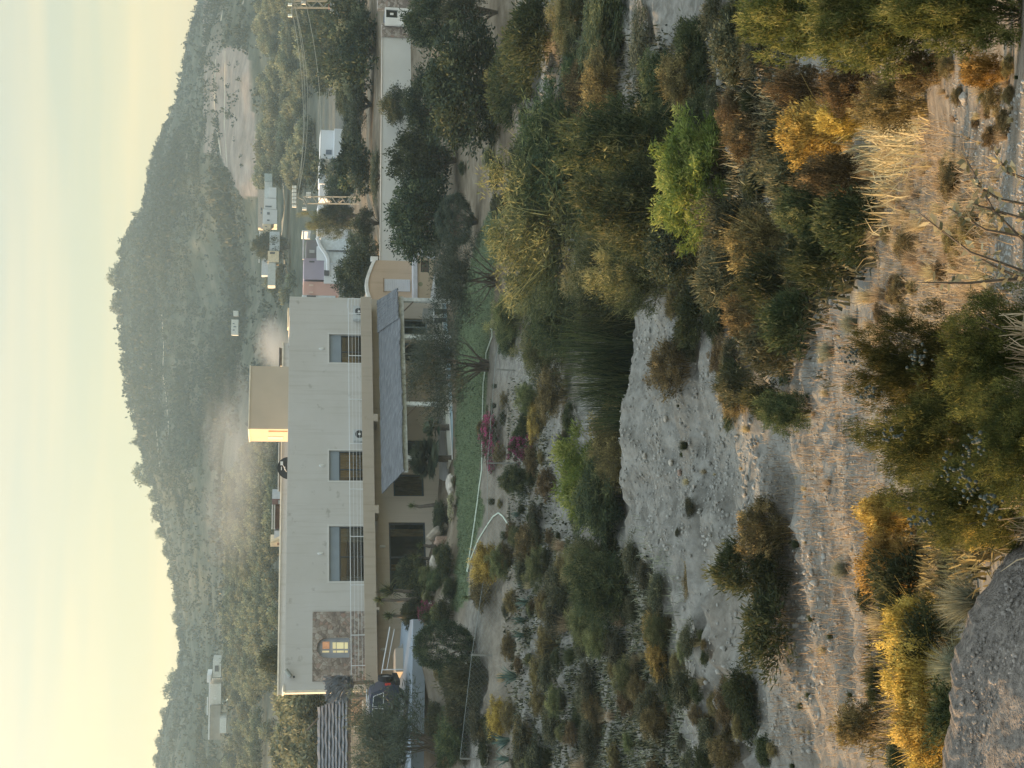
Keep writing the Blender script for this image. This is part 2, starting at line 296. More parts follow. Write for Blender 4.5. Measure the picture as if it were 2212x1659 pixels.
# ------------------------------------------------------------------ ground sheet
def inpoly(px, py, poly):
    c = np.zeros(px.shape, bool); n = len(poly)
    for i in range(n):
        x1, y1 = poly[i]; x2, y2 = poly[(i + 1) % n]
        k = ((y1 > py) != (y2 > py)) & (px < (x2 - x1) * (py - y1) / (y2 - y1 + 1e-12) + x1); c ^= k
    return c
LAWN = [D('f', 1760, 300), D('f', 1745, 0), D('m', 545, 1650), D('m', 545, 900), D('m', 700, 330), D('m', 830, 60), D('m', 880, 120), D('m', 830, 600), D('m', 800, 1000), D('n', 400, 100), D('n', 365, 400), D('n', 350, 800), D('n', 390, 950), D('n', 340, 1100), D('n', 290, 1250), D('o', 250, 450), D('o', 170, 540), D('o', 120, 500), D('n', 190, 1250), D('n', 180, 900), D('n', 160, 600)]
def build_ground():
    ts = np.concatenate([np.linspace(-2.6, -.36, 90), np.linspace(-.355, .36, 460), np.linspace(.38, 1.6, 40)])
    ys = np.concatenate([np.exp(np.linspace(math.log(1.0), math.log(95.2), 380)), np.linspace(95.25, 96.7, 5), np.exp(np.linspace(math.log(97), math.log(1400), 210))])
    T, Y = np.meshgrid(ts, ys); X = T * Y; Z = H(X.ravel(), Y.ravel()).reshape(X.shape)
    nr, nc = X.shape; idx = np.arange(nr * nc).reshape(nr, nc)
    Fq = np.stack([idx[:-1, :-1], idx[:-1, 1:], idx[1:, 1:], idx[1:, :-1]], -1).reshape(-1, 4)
    V = np.stack([X, Y, Z], -1).reshape(-1, 3); me = mesh_np('ground', V, Fq, smooth=True)
    x, y, z = V[:, 0], V[:, 1], V[:, 2]; xd, yd = proj(x, y, z)
    n1 = fbm(x * .25, y * .25, 21, 4) * 2; n2 = fbm(x * .02, y * .02, 22, 4) * 2
    def att(name, v):
        a = me.attributes.new(name, 'FLOAT', 'POINT'); a.data.foreach_set('value', np.clip(v, 0, 1).astype(np.float32))
    lawn = inpoly(xd, yd, LAWN) & (y > 50) & (y < 95)
    att('lawn', lawn.astype(float))
    # dry earth: garden dirt, field soil; pale marl on the slope; scrub on the hills
    far = sstep(140, 320, y)
    att('far', far)
    soil = sstep(56, 66, y + n1 * 5 + 9 * sstep(760, 600, yd)) * (1 - sstep(130, 220, y))
    soil = np.maximum(soil, .6 * sstep(1030, 1050, xd) * sstep(1135, 1105, xd + n1 * 20) * sstep(780, 860, yd))
    att('soil', soil)
    quarry = inpoly(xd, yd, [D('a', 830, 410), D('a', 900, 330), D('a', 1060, 370), D('a', 1090, 700), D('a', 1120, 950), D('a', 1150, 1200), D('a', 1140, 1420), D('a', 1020, 1440), D('a', 960, 1330), D('a', 870, 1150), D('a', 825, 800)]) & (y > 380)
    att('bare', np.maximum(quarry * .95, ((xd > 440) & (yd < 330) & (xd < 480) & (y > 300)) * np.clip(.5 + n2 * 1.5, 0, 1)))
    yq = yd + n1 * 120; grassy = (sstep(1870, 1960, xd + n1 * 60) * sstep(820, 640, yq) + sstep(1640, 1780, xd + 60 * n1) * sstep(1080, 1250, yq) * .6)
    att('dry', np.clip(grassy + (n1 > .35) * .5, 0, 1) * (y < 60))
    m, N, L, b = newmat('ground')
    geo = N.new('ShaderNodeNewGeometry')
    def noise(sc_, det=6, rough=.6):
        n = N.new('ShaderNodeTexNoise'); n.inputs['Scale'].default_value = sc_; n.inputs['Detail'].default_value = det; n.inputs['Roughness'].default_value = rough; L.new(geo.outputs['Position'], n.inputs['Vector']); return n
    def A(nm):
        a = N.new('ShaderNodeAttribute'); a.attribute_name = nm; return a.outputs['Fac']
    def mix(f, c1, c2):
        x_ = N.new('ShaderNodeMix'); x_.data_type = 'RGBA'; L.new(f, x_.inputs[0]); L.new(c1, x_.inputs[6]); L.new(c2, x_.inputs[7]); return x_.outputs[2]
    nn = noise(2.2, 8, .7); marl = ramp(N, [(.25, (.09, .082, .066)), (.43, (.175, .165, .142)), (.58, (.255, .243, .213)), (.8, (.34, .328, .292))]); L.new(nn.outputs['Fac'], marl.inputs[0])
    vo = N.new('ShaderNodeTexVoronoi'); vo.inputs['Scale'].default_value = 7.0; L.new(geo.outputs['Position'], vo.inputs['Vector'])
    vr = ramp(N, [(0.0, (.6, .6, .6)), (.5, (1, 1, 1))]); L.new(vo.outputs['Distance'], vr.inputs[0])
    mm = N.new('ShaderNodeMix'); mm.data_type = 'RGBA'; mm.blend_type = 'MULTIPLY'; mm.inputs[0].default_value = .55; L.new(marl.outputs[0], mm.inputs[6]); L.new(vr.outputs[0], mm.inputs[7])
    s1 = noise(.9, 7); soilr = ramp(N, [(.3, (.12, .095, .065)), (.55, (.19, .155, .11)), (.75, (.27, .23, .175))]); L.new(s1.outputs['Fac'], soilr.inputs[0])
    f1 = noise(.06, 9, .75); farr = ramp(N, [(.34, (.028, .038, .027)), (.48, (.062, .070, .048)), (.6, (.125, .122, .09)), (.75, (.19, .165, .125))]); L.new(f1.outputs['Fac'], farr.inputs[0])
    q1 = noise(.12, 8, .7); qr = ramp(N, [(.3, (.16, .125, .10)), (.5, (.27, .215, .175)), (.7, (.38, .31, .26))]); L.new(q1.outputs['Fac'], qr.inputs[0])
    g1 = noise(3.0, 6); lr = ramp(N, [(.3, (.068, .092, .048)), (.55, (.10, .132, .068)), (.75, (.15, .165, .095))]); L.new(g1.outputs['Fac'], lr.inputs[0])
    d1 = noise(6.0, 6); dr = ramp(N, [(.3, (.12, .10, .075)), (.55, (.225, .195, .155)), (.8, (.33, .30, .25))]); L.new(d1.outputs['Fac'], dr.inputs[0])
    c = mix(A('dry'), mm.outputs[2], dr.outputs[0]); c = mix(A('soil'), c, soilr.outputs[0]); c = mix(A('far'), c, farr.outputs[0]); c = mix(A('bare'), c, qr.outputs[0]); c = mix(A('lawn'), c, lr.outputs[0])
    L.new(c, b.inputs['Base Color']); b.inputs['Roughness'].default_value = .95; b.inputs['Specular IOR Level'].default_value = .1
    b1 = noise(5.0, 8, .75); b2 = N.new('ShaderNodeTexVoronoi'); b2.inputs['Scale'].default_value = 9.0; L.new(geo.outputs['Position'], b2.inputs['Vector'])
    ma = N.new('ShaderNodeMath'); ma.operation = 'MULTIPLY_ADD'; L.new(b2.outputs['Distance'], ma.inputs[0]); ma.inputs[1].default_value = -.5; L.new(b1.outputs['Fac'], ma.inputs[2])
    b3 = noise(38.0, 5, .7); mb3 = N.new('ShaderNodeMath'); mb3.operation = 'MULTIPLY_ADD'; L.new(b3.outputs['Fac'], mb3.inputs[0]); mb3.inputs[1].default_value = .16; L.new(ma.outputs[0], mb3.inputs[2])
    bp = N.new('ShaderNodeBump'); bp.inputs['Strength'].default_value = .7; bp.inputs['Distance'].default_value = .10; L.new(mb3.outputs[0], bp.inputs['Height']); L.new(bp.outputs[0], b.inputs['Normal'])
    o = link('ground', me, m); o['kind'] = 'structure'
build_ground()
def stucco(name, col):
    m, N, L, b = newmat(name); tc = N.new('ShaderNodeTexCoord'); cur = None
    base = N.new('ShaderNodeRGB'); base.outputs[0].default_value = (*col, 1); cur = base.outputs[0]
    for sc_, lo, hi, c0, f in (((.35, .35, .35), .3, .7, .90, 1), ((3.5, 3.5, .18), .52, .72, .86, 1), ((1.2, 1.2, 1.6), .62, .70, .74, 1)):
        mp = N.new('ShaderNodeMapping'); mp.inputs['Scale'].default_value = sc_; L.new(tc.outputs['Object'], mp.inputs[0]); n = N.new('ShaderNodeTexNoise'); n.inputs['Scale'].default_value = 1.0; n.inputs['Detail'].default_value = 7; n.inputs['Roughness'].default_value = .65; L.new(mp.outputs[0], n.inputs['Vector'])
        r = ramp(N, [(lo, (1, 1, 1)), (hi, (c0, c0 * .99, c0 * .96))]); L.new(n.outputs['Fac'], r.inputs[0]); x = N.new('ShaderNodeMix'); x.data_type = 'RGBA'; x.blend_type = 'MULTIPLY'; x.inputs[0].default_value = f; L.new(cur, x.inputs[6]); L.new(r.outputs[0], x.inputs[7]); cur = x.outputs[2]
    L.new(cur, b.inputs['Base Color']); b.inputs['Roughness'].default_value = .9; b.inputs['Specular IOR Level'].default_value = .2
    n2 = N.new('ShaderNodeTexNoise'); n2.inputs['Scale'].default_value = 60; L.new(tc.outputs['Object'], n2.inputs['Vector']); bp = N.new('ShaderNodeBump'); bp.inputs['Strength'].default_value = .3; bp.inputs['Distance'].default_value = .03; L.new(n2.outputs['Fac'], bp.inputs['Height']); L.new(bp.outputs[0], b.inputs['Normal'])
    _mc[name] = m; return m
# ================================================================== the house
WALL = stucco('grey_stucco', (.585, .58, .565))
WALL2 = stucco('beige_stucco', (.52, .46, .385))
_P = M('peach_stucco', (.56, .41, .29), .9, .1, 1.2, .3, 50)
BAND = stucco('tan_render', (.47, .41, .34))
PEACH = stucco('peach_render', (.60, .46, .34))
WHITE = M('white_paint', (.78, .78, .76), .6, .05, 2)
OFFW = M('off_white_wall', (.62, .62, .60), .85, .06, .6, .2, 50)
SLATE = M('blue_grey_panel', (.24, .29, .34), .5, .05, 2)
DARKF = M('dark_frame', (.05, .06, .07), .4, .1, 3)
STEEL = M('white_steel', (.72, .75, .77), .45, .04, 5)
WOOD = M('weathered_wood', (.17, .13, .10), .85, .25, 6, .3, 30)
REFL = M('tan_curtain', (.42, .25, .12), .9, .3, 4, stretch=(4, 4, .7))  # orange landscape reflection in the panes, put in as a folded tan sheet
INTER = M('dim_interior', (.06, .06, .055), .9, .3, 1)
def glassmat(name, a=.45, tintc=(.55, .62, .6)):
    if name in _mc: return _mc[name]
    m, N, L, b = newmat(name)
    tr = N.new('ShaderNodeBsdfTransparent'); tr.inputs[0].default_value = (*tintc, 1)
    gl = N.new('ShaderNodeBsdfGlossy'); gl.inputs['Roughness'].default_value = .04; gl.inputs[0].default_value = (.75, .8, .8, 1)
    fr = N.new('ShaderNodeFresnel'); fr.inputs[0].default_value = 1.7
    ma = N.new('ShaderNodeMath'); ma.operation = 'MULTIPLY_ADD'; L.new(fr.outputs[0], ma.inputs[0]); ma.inputs[1].default_value = .8; ma.inputs[2].default_value = .06
    mx = N.new('ShaderNodeMixShader'); L.new(ma.outputs[0], mx.inputs[0]); L.new(tr.outputs[0], mx.inputs[1]); L.new(gl.outputs[0], mx.inputs[2]); L.new(mx.outputs[0], N['Material Output'].inputs[0])
    _mc[name] = m; return m
GLASS = glassmat('window_glass')
A = P(800, 1487, 70); B = P(800, 645, 80)
bk = P(800, 1496, 79.5); ey = np.array([bk[0] - A[0], bk[1] - A[1], 0]); ey /= np.linalg.norm(ey)
HF = Frame((A[0], A[1], 0), (B[0] - A[0], B[1] - A[1]), ey)
LEN = math.hypot(B[0] - A[0], B[1] - A[1])
villa = empty('villa', HF.pt(LEN / 2, 4, -8.6, True), 'long two storey grey and beige villa with a wide balcony facing the lawn', 'house')
TOPZ, FLZ = -.47, -4.85
BACK = 10.0
# upper storey wall with window openings
W = [HF.rect('e', 877, 1215, 702, 948), HF.rect('f', 655, 1010, 275, 537), HF.rect('f', 655, 1010, 932, 1412)]
W = [(a, b, FLZ + .02, d) for a, b, c, d in W]
AW = HF.rect('g', 585, 890, 500, 690)
aw = (AW[0], AW[1], AW[2], AW[3])
mb = MB(); HF.wall(mb, 0, LEN, FLZ, TOPZ, 0, .3, W + [aw])
q = HF.pt
for a in (0, LEN - .3):
    HF.box(mb, a + .002, a + .298, .3, BACK, FLZ, TOPZ, True)
HF.box(mb, 0, LEN, BACK, BACK + .3, FLZ, TOPZ + .28, True)
mb.build('upper_wall', WALL, villa)
mb = MB(); HF.box(mb, .3, LEN - .3, .31, BACK, TOPZ - .55, TOPZ - .35, True); mb.build('roof', M('roof_screed', (.5, .47, .42)), villa)
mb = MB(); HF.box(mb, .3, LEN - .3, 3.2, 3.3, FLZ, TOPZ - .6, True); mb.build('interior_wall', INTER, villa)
# coping: bright strip of the rear parapet and of the left end
mb = MB(); HF.box(mb, -.05, LEN + .02, BACK - .12, BACK + .38, TOPZ + .28, TOPZ + .36, True)
HF.box(mb, -.09, .26, -.03, BACK, TOPZ + .002, TOPZ + .09, True)
mb.build('coping', M('cream_coping', (.74, .68, .56), .8), villa)
mb = MB(); HF.box(mb, -.12, -.02, 1.0, 1.15, FLZ, TOPZ, True); HF.box(mb, -.14, -.004, .02, .16, FLZ, TOPZ, True)
mb.build('corner_trim', M('cream_coping', (.74, .68, .56)), villa)
# stains on the grey wall
def window(fr, parent, r, panel=0.0, mull=(.5,), off=.14, frame=.07, mat=DARKF, glass=GLASS, panelmat=SLATE, curtain=None, sill=False, bars=None):
    a0, a1, z0, z1 = r; g = .004; zt = z1 - (z1 - z0) * panel
    a0 += g; a1 -= g; z0 += g; z1 -= g
    m = MB(); q = frame
    fr.box(m, a0, a0 + q, off, off + .06, z0, zt); fr.box(m, a1 - q, a1, off, off + .06, z0, zt)
    fr.box(m, a0 + q, a1 - q, off, off + .06, zt - q, zt); fr.box(m, a0 + q, a1 - q, off, off + .06, z0, z0 + q)
    for u in mull:
        c = a0 + (a1 - a0) * u; fr.box(m, c - q * .45, c + q * .45, off - .01, off + .05, z0 + q, zt - q)
    f = m.build('window', mat, parent)
    m = MB(); m.quad(fr.pt(a0 + q, off + .03, z0 + q), fr.pt(a1 - q, off + .03, z0 + q), fr.pt(a1 - q, off + .03, zt - q), fr.pt(a0 + q, off + .03, zt - q)); m.build('pane', glass, f)
    if panel:
        m = MB(); fr.box(m, a0, a1, off - .03, off + .05, zt + .003, z1); m.build('shutter_panel', panelmat, f)
    if curtain:
        for (u0, u1, cm) in curtain:
            m = MB(); n = max(4, int((u1 - u0) * (a1 - a0) / .12)); c0 = a0 + (a1 - a0) * u0; c1 = a0 + (a1 - a0) * u1
            for i in range(n):
                x0 = c0 + (c1 - c0) * i / n; x1 = c0 + (c1 - c0) * (i + 1) / n; d0 = .25 + .05 * (i % 2); d1 = .25 + .05 * ((i + 1) % 2)
                m.quad(fr.pt(x0, off + d0, z0), fr.pt(x1, off + d1, z0), fr.pt(x1, off + d1, zt - .05), fr.pt(x0, off + d0, zt - .05))
            m.build('curtain', cm, f)
    if sill:
        m = MB(); fr.box(m, a0 - .06, a1 + .06, -.06, off, z0 - .08, z0 - .004); m.build('sill', WHITE, f)
    return f
window(HF, villa, W[0], .32, (.42,), curtain=[(0, .3, REFL)])
window(HF, villa, W[1], .26, (.4,), curtain=[(.2, .95, REFL)])
window(HF, villa, W[2], .26, (.45, ), curtain=[(.0, .12, M('grey_curtain', (.3, .3, .28))), (.75, 1, M('grey_curtain', (.3, .3, .28)))])
# pale reveals round the openings
for a, b, c, d in W:
    mb = MB(); HF.box(mb, a - .09, a - .003, -.025, .0, c, d + .08); HF.box(mb, b + .003, b + .09, -.025, .0, c, d + .08); HF.box(mb, a - .003, b + .003, -.025, 0, d + .003, d + .08)
    mb.build('window_trim', OFFW, villa)
# stone veneer with the arched window, its panes painted with sunset glow
m_, N_, L_, b_ = newmat('rubble_stone')
tc_ = N_.new('ShaderNodeTexCoord'); vo_ = N_.new('ShaderNodeTexVoronoi'); vo_.feature = 'F1'; vo_.inputs['Scale'].default_value = 5.5; vo_.inputs['Randomness'].default_value = 1; L_.new(tc_.outputs['Object'], vo_.inputs['Vector'])
ve_ = N_.new('ShaderNodeTexVoronoi'); ve_.feature = 'DISTANCE_TO_EDGE'; ve_.inputs['Scale'].default_value = 5.5; L_.new(tc_.outputs['Object'], ve_.inputs['Vector'])
sx_ = N_.new('ShaderNodeSeparateColor'); L_.new(vo_.outputs['Color'], sx_.inputs[0])
r_ = ramp(N_, [(0, (.19, .16, .14)), (.3, (.28, .235, .205)), (.6, (.34, .30, .26)), (.85, (.44, .40, .36)), (1, (.32, .22, .18))]); L_.new(sx_.outputs[0], r_.inputs[0])
e_ = ramp(N_, [(0.0, (.55, .48, .4)), (.06, (1, 1, 1))]); L_.new(ve_.outputs['Distance'], e_.inputs[0])
x_ = N_.new('ShaderNodeMix'); x_.data_type = 'RGBA'; x_.blend_type = 'MULTIPLY'; x_.inputs[0].default_value = 1; L_.new(r_.outputs[0], x_.inputs[6]); L_.new(e_.outputs[0], x_.inputs[7]); L_.new(x_.outputs[2], b_.inputs['Base Color'])
bp_ = N_.new('ShaderNodeBump'); bp_.inputs['Strength'].default_value = .7; bp_.inputs['Distance'].default_value = .05; L_.new(ve_.outputs['Distance'], bp_.inputs['Height']); L_.new(bp_.outputs[0], b_.inputs['Normal']); b_.inputs['Roughness'].default_value = .9
STONE = m_; _mc['rubble_stone'] = m_
sp_ = HF.rect('g', 545, 1100, 258, 903)
arch = []
ac, ar = (aw[0] + aw[1]) / 2, (aw[1] - aw[0]) / 2
zsp = aw[3] - ar * .95
mb = MB(); n0, n1 = -.06, -.004
holes = [(aw[0], aw[1], aw[2], aw[3])]
HF.wall(mb, sp_[0], sp_[1], FLZ + .05, sp_[3], n0, n1, holes)
# spandrels of the arch
K = 8
for i in range(K):
    t0, t1 = math.pi * i / K, math.pi * (i + 1) / K
    p0 = (ac - ar * math.cos(t0), zsp + ar * .93 * math.sin(t0)); p1 = (ac - ar * math.cos(t1), zsp + ar * .93 * math.sin(t1))
    mb.quad(HF.pt(p0[0], n0 + .001, p0[1]), HF.pt(p1[0], n0 + .001, p1[1]), HF.pt(p1[0], n0 + .001, aw[3]), HF.pt(p0[0], n0 + .001, aw[3]))
    mb.quad(HF.pt(p0[0], n0, p0[1]), HF.pt(p0[0], .12, p0[1]), HF.pt(p1[0], .12, p1[1]), HF.pt(p1[0], n0, p1[1]))
mb.build('stone_cladding', STONE, villa)
GREYW = M('grey_shutter_paint', (.36, .38, .42), .6)
mb = MB(); HF.box(mb, aw[0] + .004, aw[1] - .004, .14, .2, aw[2] + .004, aw[3] - .004)
af = mb.build('window', GREYW, villa)
LIT = M('painted_sunset_pane', (1.0, .80, .46), .5, .12, 2, emit=.08)  # sunset glow of the panes, put into colour and slight emission
LIT2 = M('painted_pink_glow_pane', (.95, .45, .26), .5, .2, 9, emit=.04)  # pinkish part of the same glow, painted in and emitting
def ar_rect(x0, x1, y0, y1): return HF.rect('g', x0, x1, y0, y1)
for (x0, x1, y0, y1, mt) in ((735, 765, 538, 597, LIT), (772, 838, 538, 597, LIT), (846, 878, 538, 597, LIT), (738, 768, 614, 633, LIT), (774, 840, 614, 633, LIT), (848, 877, 614, 633, LIT), (640, 705, 532, 598, LIT2), (638, 704, 616, 632, LIT)):
    a0, a1, z0, z1 = ar_rect(x0, x1, y0, y1); mb = MB(); HF.box(mb, a0, a1, .11, .138, z0, z1); mb.build('pane', mt, af)
# balcony slab, low parapet
BO = -1.25                                  # parapet face stands this far out from the wall
bz0 = HF.hit(*D('f', 1050, 600), BO)[1]; bz1 = HF.hit(*D('f', 950, 600), BO)[1]
br = HF.hit(*D('e', 1200, 373), BO)[0]
mb = MB(); HF.box(mb, -1.2, br, BO, BO + .22, bz0, bz1)
HF.box(mb, br - .22, br, BO + .221, .0, bz0, bz1)
mb.build('balcony_parapet', BAND, villa)
mb = MB(); HF.box(mb, -1.2, br - .221, BO + .221, -.062, bz0 + .02, bz0 + .25); mb.build('balcony_slab', BAND, villa)
for k, x0, x1, y0, y1 in (('e', 1265, 1300, 1395, 1455), ('f', 1052, 1088, 750, 820), ('g', 1136, 1170, 215, 240)):
    a0, a1, z0, z1 = HF.rect(k, x0, x1, y0, y1, BO); mb = MB(); HF.box(mb, a0, a1, BO - .02, -.1, z0, bz0 - .004); mb.build('beam_end', BAND, villa)
# railing
mb = MB()
zr = HF.hit(*D('f', 836, 700), BO + .05)[1]
for zq in (zr, bz1 + (zr - bz1) * .72, bz1 + (zr - bz1) * .46, bz1 + (zr - bz1) * .2):
    mb.tube([HF.pt(-1.1, BO + .1, zq), HF.pt(br - .1, BO + .1, zq)], .018 if zq == zr else .008, 5)
    mb.tube([HF.pt(br - .1, BO + .1, zq), HF.pt(br - .1, -.05, zq)], .018 if zq == zr else .008, 5)
rail = mb.build('balcony_railing', STEEL, villa)
for k, y in (('e', 388), ('e', 517), ('e', 885), ('e', 1265), ('e', 1652), ('f', 610), ('f', 1022), ('f', 1445), ('g', 475), ('g', 760)):
    a = HF.hit(*D(k, 1090 if k == 'e' else 900 if k == 'f' else 950, y), BO + .1)[0]
    mb = MB(); mb.tube([HF.pt(a, BO + .1, bz1 - .002), HF.pt(a, BO + .1, zr)], .025, 6); mb.build('post', STEEL, rail)
# ground storey
GZ = -9.1
GW = [HF.rect('f', 1180, 1500, 897, 1480), HF.rect('s', 1005, 1480, 1240, 1540), HF.rect('s', 1005, 1470, 1700, 2100), HF.rect('f', 1215, 1480, 475, 670), HF.rect('f', 1310, 1560, 180, 300)]
GW = [(a, b, max(c, GZ + .05), d) for a, b, c, d in GW]
mb = MB(); HF.wall(mb, 0.02, LEN - .02, GZ, bz0 + .26, .02, .3, GW)
HF.box(mb, .022, .3, .301, BACK, GZ, bz0 + .26, True); HF.box(mb, LEN - .3, LEN - .022, .301, BACK, GZ, bz0 + .26, True)
mb.build('ground_floor_wall', WALL2, villa)
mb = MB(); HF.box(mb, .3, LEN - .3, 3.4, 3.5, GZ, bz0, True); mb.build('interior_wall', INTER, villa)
window(HF, villa, GW[0], .0, (.48,), frame=.09, curtain=[(.82, .93, REFL), (.3, .4, REFL)])
window(HF, villa, GW[1], .0, (.5,), frame=.1, mat=M('grey_frame', (.2, .24, .25)), curtain=[(0, 1, M('green_grey_blind', (.20, .25, .24), .8, .2, 1, stretch=(1, 1, 9)))])
window(HF, villa, GW[2], .0, (.5,), frame=.1, mat=M('grey_frame', (.2, .24, .25)))
window(HF, villa, GW[3], .0, (), frame=.1, curtain=[(.1, 1, REFL)])
window(HF, villa, GW[4], .0, (), frame=.1)
# roof tower
TF = Frame(HF.pt(0, 3.0, 0, True), HF.ex, ey)
tr_ = TF.rect('e', 187, 560, 978, 1525); TH = 3.6
mb = MB(); TF.box(mb, tr_[0], tr_[1], 0, TH, TOPZ - .5, tr_[3], True)
tw = mb.build('stair_tower', M('tower_stucco', (.47, .405, .32), .9, .05, .8, .25, 60), villa)
mb = MB(); TF.box(mb, tr_[0] - .04, tr_[1] + .03, -.04, TH + .04, tr_[3] + .002, tr_[3] + .07, True); mb.build('coping', M('cream_coping', (.74, .68, .56)), tw)
# slot and window on its sunlit left face (face at a = tr_[0], running along ey)
def sideface(y0, y1, z0, z1, nm, mat, dd=.03):
    m = MB(); c = [TF.pt(tr_[0], y, z, True) for y, z in ((y0, z0), (y1, z0), (y1, z1), (y0, z1))]; o = [p - TF.ex * dd for p in c]
    m.quad(*o); [m.quad(c[i], c[(i+1) % 4], o[(i+1) % 4], o[i]) for i in range(4)]; m.build(nm, mat, tw)
th = tr_[3] - TOPZ
sideface(.45, .7, TOPZ, TOPZ + th * .5, 'slot_window', M('brown_slot', (.28, .17, .09)))
sideface(2.1, 2.8, TOPZ + th * .12, TOPZ + th * .52, 'pane', M('cream_blind', (.8, .68, .45)))
# roof-top dish, floodlight, wall lamps, condensers
def disc(mb, c, r, nrm, n=24, dish=.0, th=.03):
    nrm = np.array(nrm, float); nrm /= np.linalg.norm(nrm); a = np.cross(nrm, (0, 0, 1)); a /= np.linalg.norm(a); b = np.cross(a, nrm); c = np.array(c, float)
    rings = [(0, dish), (.5, dish * .75), (.8, dish * .36), (1, 0)]; st = len(mb.v)
    for s_ in (0, -th):
        for (rr, dd) in rings[1:]:
            for k in range(n):
                t = 2 * math.pi * k / n; mb.v.append(tuple(c + nrm * (dd + s_) + r * rr * (a * math.cos(t) + b * math.sin(t))))
        mb.v.append(tuple(c + nrm * (dish + s_)))
    half = 3 * n + 1
    for h in (0, 1):
        o = st + h * half
        for k in range(n):
            k2 = (k + 1) % n
            mb.f.append((o + 3 * n, o + k, o + k2)); mb.f += [(o + k, o + n + k, o + n + k2, o + k2), (o + n + k, o + 2 * n + k, o + 2 * n + k2, o + n + k2)]
    for k in range(n):
        k2 = (k + 1) % n; mb.f.append((st + 2 * n + k, st + half + 2 * n + k, st + half + 2 * n + k2, st + 2 * n + k2))
c_ = P(*D('f', 300, 428), 76); cc = c_ + np.array([0, 0, 0.0])
dish = empty('satellite_dish', c_ + np.array([0, 0, -.8]), 'black satellite dish on the villa roof with a pale mark at its centre', 'satellite dish')
mb = MB(); disc(mb, c_, .62, (-.1, -1, .25), 28, -.1); mb.build('reflector', M('black_dish', (.02, .025, .03), .45), dish)
mb = MB(); mb.tube([c_ + (0, .15, 0), c_ + (0, .25, -.8)], .04); mb.build('mast', STEEL, dish)
mb = MB(); p_ = P(*D('f', 243, 386), 75.6); mb.tube([c_ + (-.2, -.1, .1), p_], .015); mb.box(p_[0] - .1, p_[0] + .1, p_[1] - .05, p_[1] + .1, p_[2] - .06, p_[2] + .08); mb.build('feed_horn', WHITE, dish)
mb = MB()
for dz in (-.1, .08): mb.box(c_[0] - .1, c_[0] + .09, c_[1] - .17, c_[1] - .155, c_[2] + .28 + dz, c_[2] + .32 + dz)
mb.build('emblem', STEEL, dish)
def acunit(k, x0, x1, y0, y1, label):
    a0, a1, z0, z1 = HF.rect(k, x0, x1, y0, y1); z0 = z1 - .62
    o = empty('air_conditioner', HF.pt((a0 + a1) / 2, -.2, z0), label, 'air conditioner', 'condenser units on the balcony wall')
    m = MB(); HF.box(m, a0, a1, -.38, -.07, z0, z1); m.build('casing', M('pale_grey_metal', (.5, .54, .56), .5), o)
    c = HF.pt(a0 + (a1 - a0) * .56, -.385, (z0 + z1) / 2); m = MB(); disc(m, c, .235, -HF.en, 24, 0, .012); f = m.build('fan_grille', M('dark_grille', (.05, .055, .06), .5), o)
    m = MB(); disc(m, c - HF.en * .013, .07, -HF.en, 14, 0, .01); m.build('hub', STEEL, f)
    m = MB()
    for a in (a0 + .1, a1 - .14): HF.box(m, a, a + .04, -.38, -.004, z0 - .05, z0 - .003)
    m.build('bracket', STEEL, o)
acunit('e', 1085, 1150, 478, 592, 'grey condenser unit on the balcony wall near the villa\'s right corner')
acunit('f', 866, 940, 112, 210, 'grey condenser unit with round fan beside the middle balcony window')
def walllamp(k, x, y, label, off=0):
    a, z = HF.hit(*D(k, x, y)); p = HF.pt(a, off, z)
    o = empty('wall_lamp', p, label, 'wall lamp', 'oval bulkhead lamps on the villa')
    for nm, r1, d, mt in (('base', .12, .05, STEEL), ('lamp_shade', .095, .1, M('milky_glass', (.62, .63, .6), .4))):
        m = MB(); n = 14
        ring = [HF.pt(a + r1 * .72 * math.cos(2 * math.pi * i / n), off - .001, z + r1 * 1.4 * math.sin(2 * math.pi * i / n)) for i in range(n)]
        top = [HF.pt(a + r1 * .55 * math.cos(2 * math.pi * i / n), off - d, z + r1 * 1.2 * math.sin(2 * math.pi * i / n)) for i in range(n)]
        for i in range(n): m.quad(ring[i], ring[(i+1) % n], top[(i+1) % n], top[i])
        m.quad(*top); m.build(nm, mt, o)
walllamp('e', 812, 825, 'oval wall lamp above the right-hand balcony window')
walllamp('f', 592, 405, 'oval wall lamp above the middle balcony window')
walllamp('f', 580, 1170, 'oval wall lamp above the widest balcony window')
walllamp('f', 1120, 1108, 'oval wall lamp under the balcony above the big ground floor window', .02)
walllamp('g', 1210, 608, 'oval wall lamp under the balcony beside the white stair rail', .02)
a_, z_ = HF.hit(*D('g', 318, 838), -.25); fl = empty('floodlight', HF.pt(a_, -.02, z_), 'grey tube floodlight slanting off the top left corner of the villa wall', 'floodlight')
a2, z2 = HF.hit(*D('g', 296, 800), -.2); a3, z3 = HF.hit(*D('g', 345, 862), -.2)
mb = MB(); mb.tube([HF.pt(a2, -.2, z2), HF.pt(a3, -.22, z3)], .11, 8); mb.build('housing', M('grey_lamp_housing', (.28, .3, .28), .5), fl)
mb = MB(); mb.tube([HF.pt(a_, -.2, z_), HF.pt(a_, 0, z_)], .03); mb.build('arm', STEEL, fl)
mb = MB(); p_ = HF.pt(a3 - .03, -.22, z3 - .14); mb.tube([p_ + (0, 0, .05), p_ - (0, 0, .06)], .06, 8); mb.build('lens', DARKF, fl)
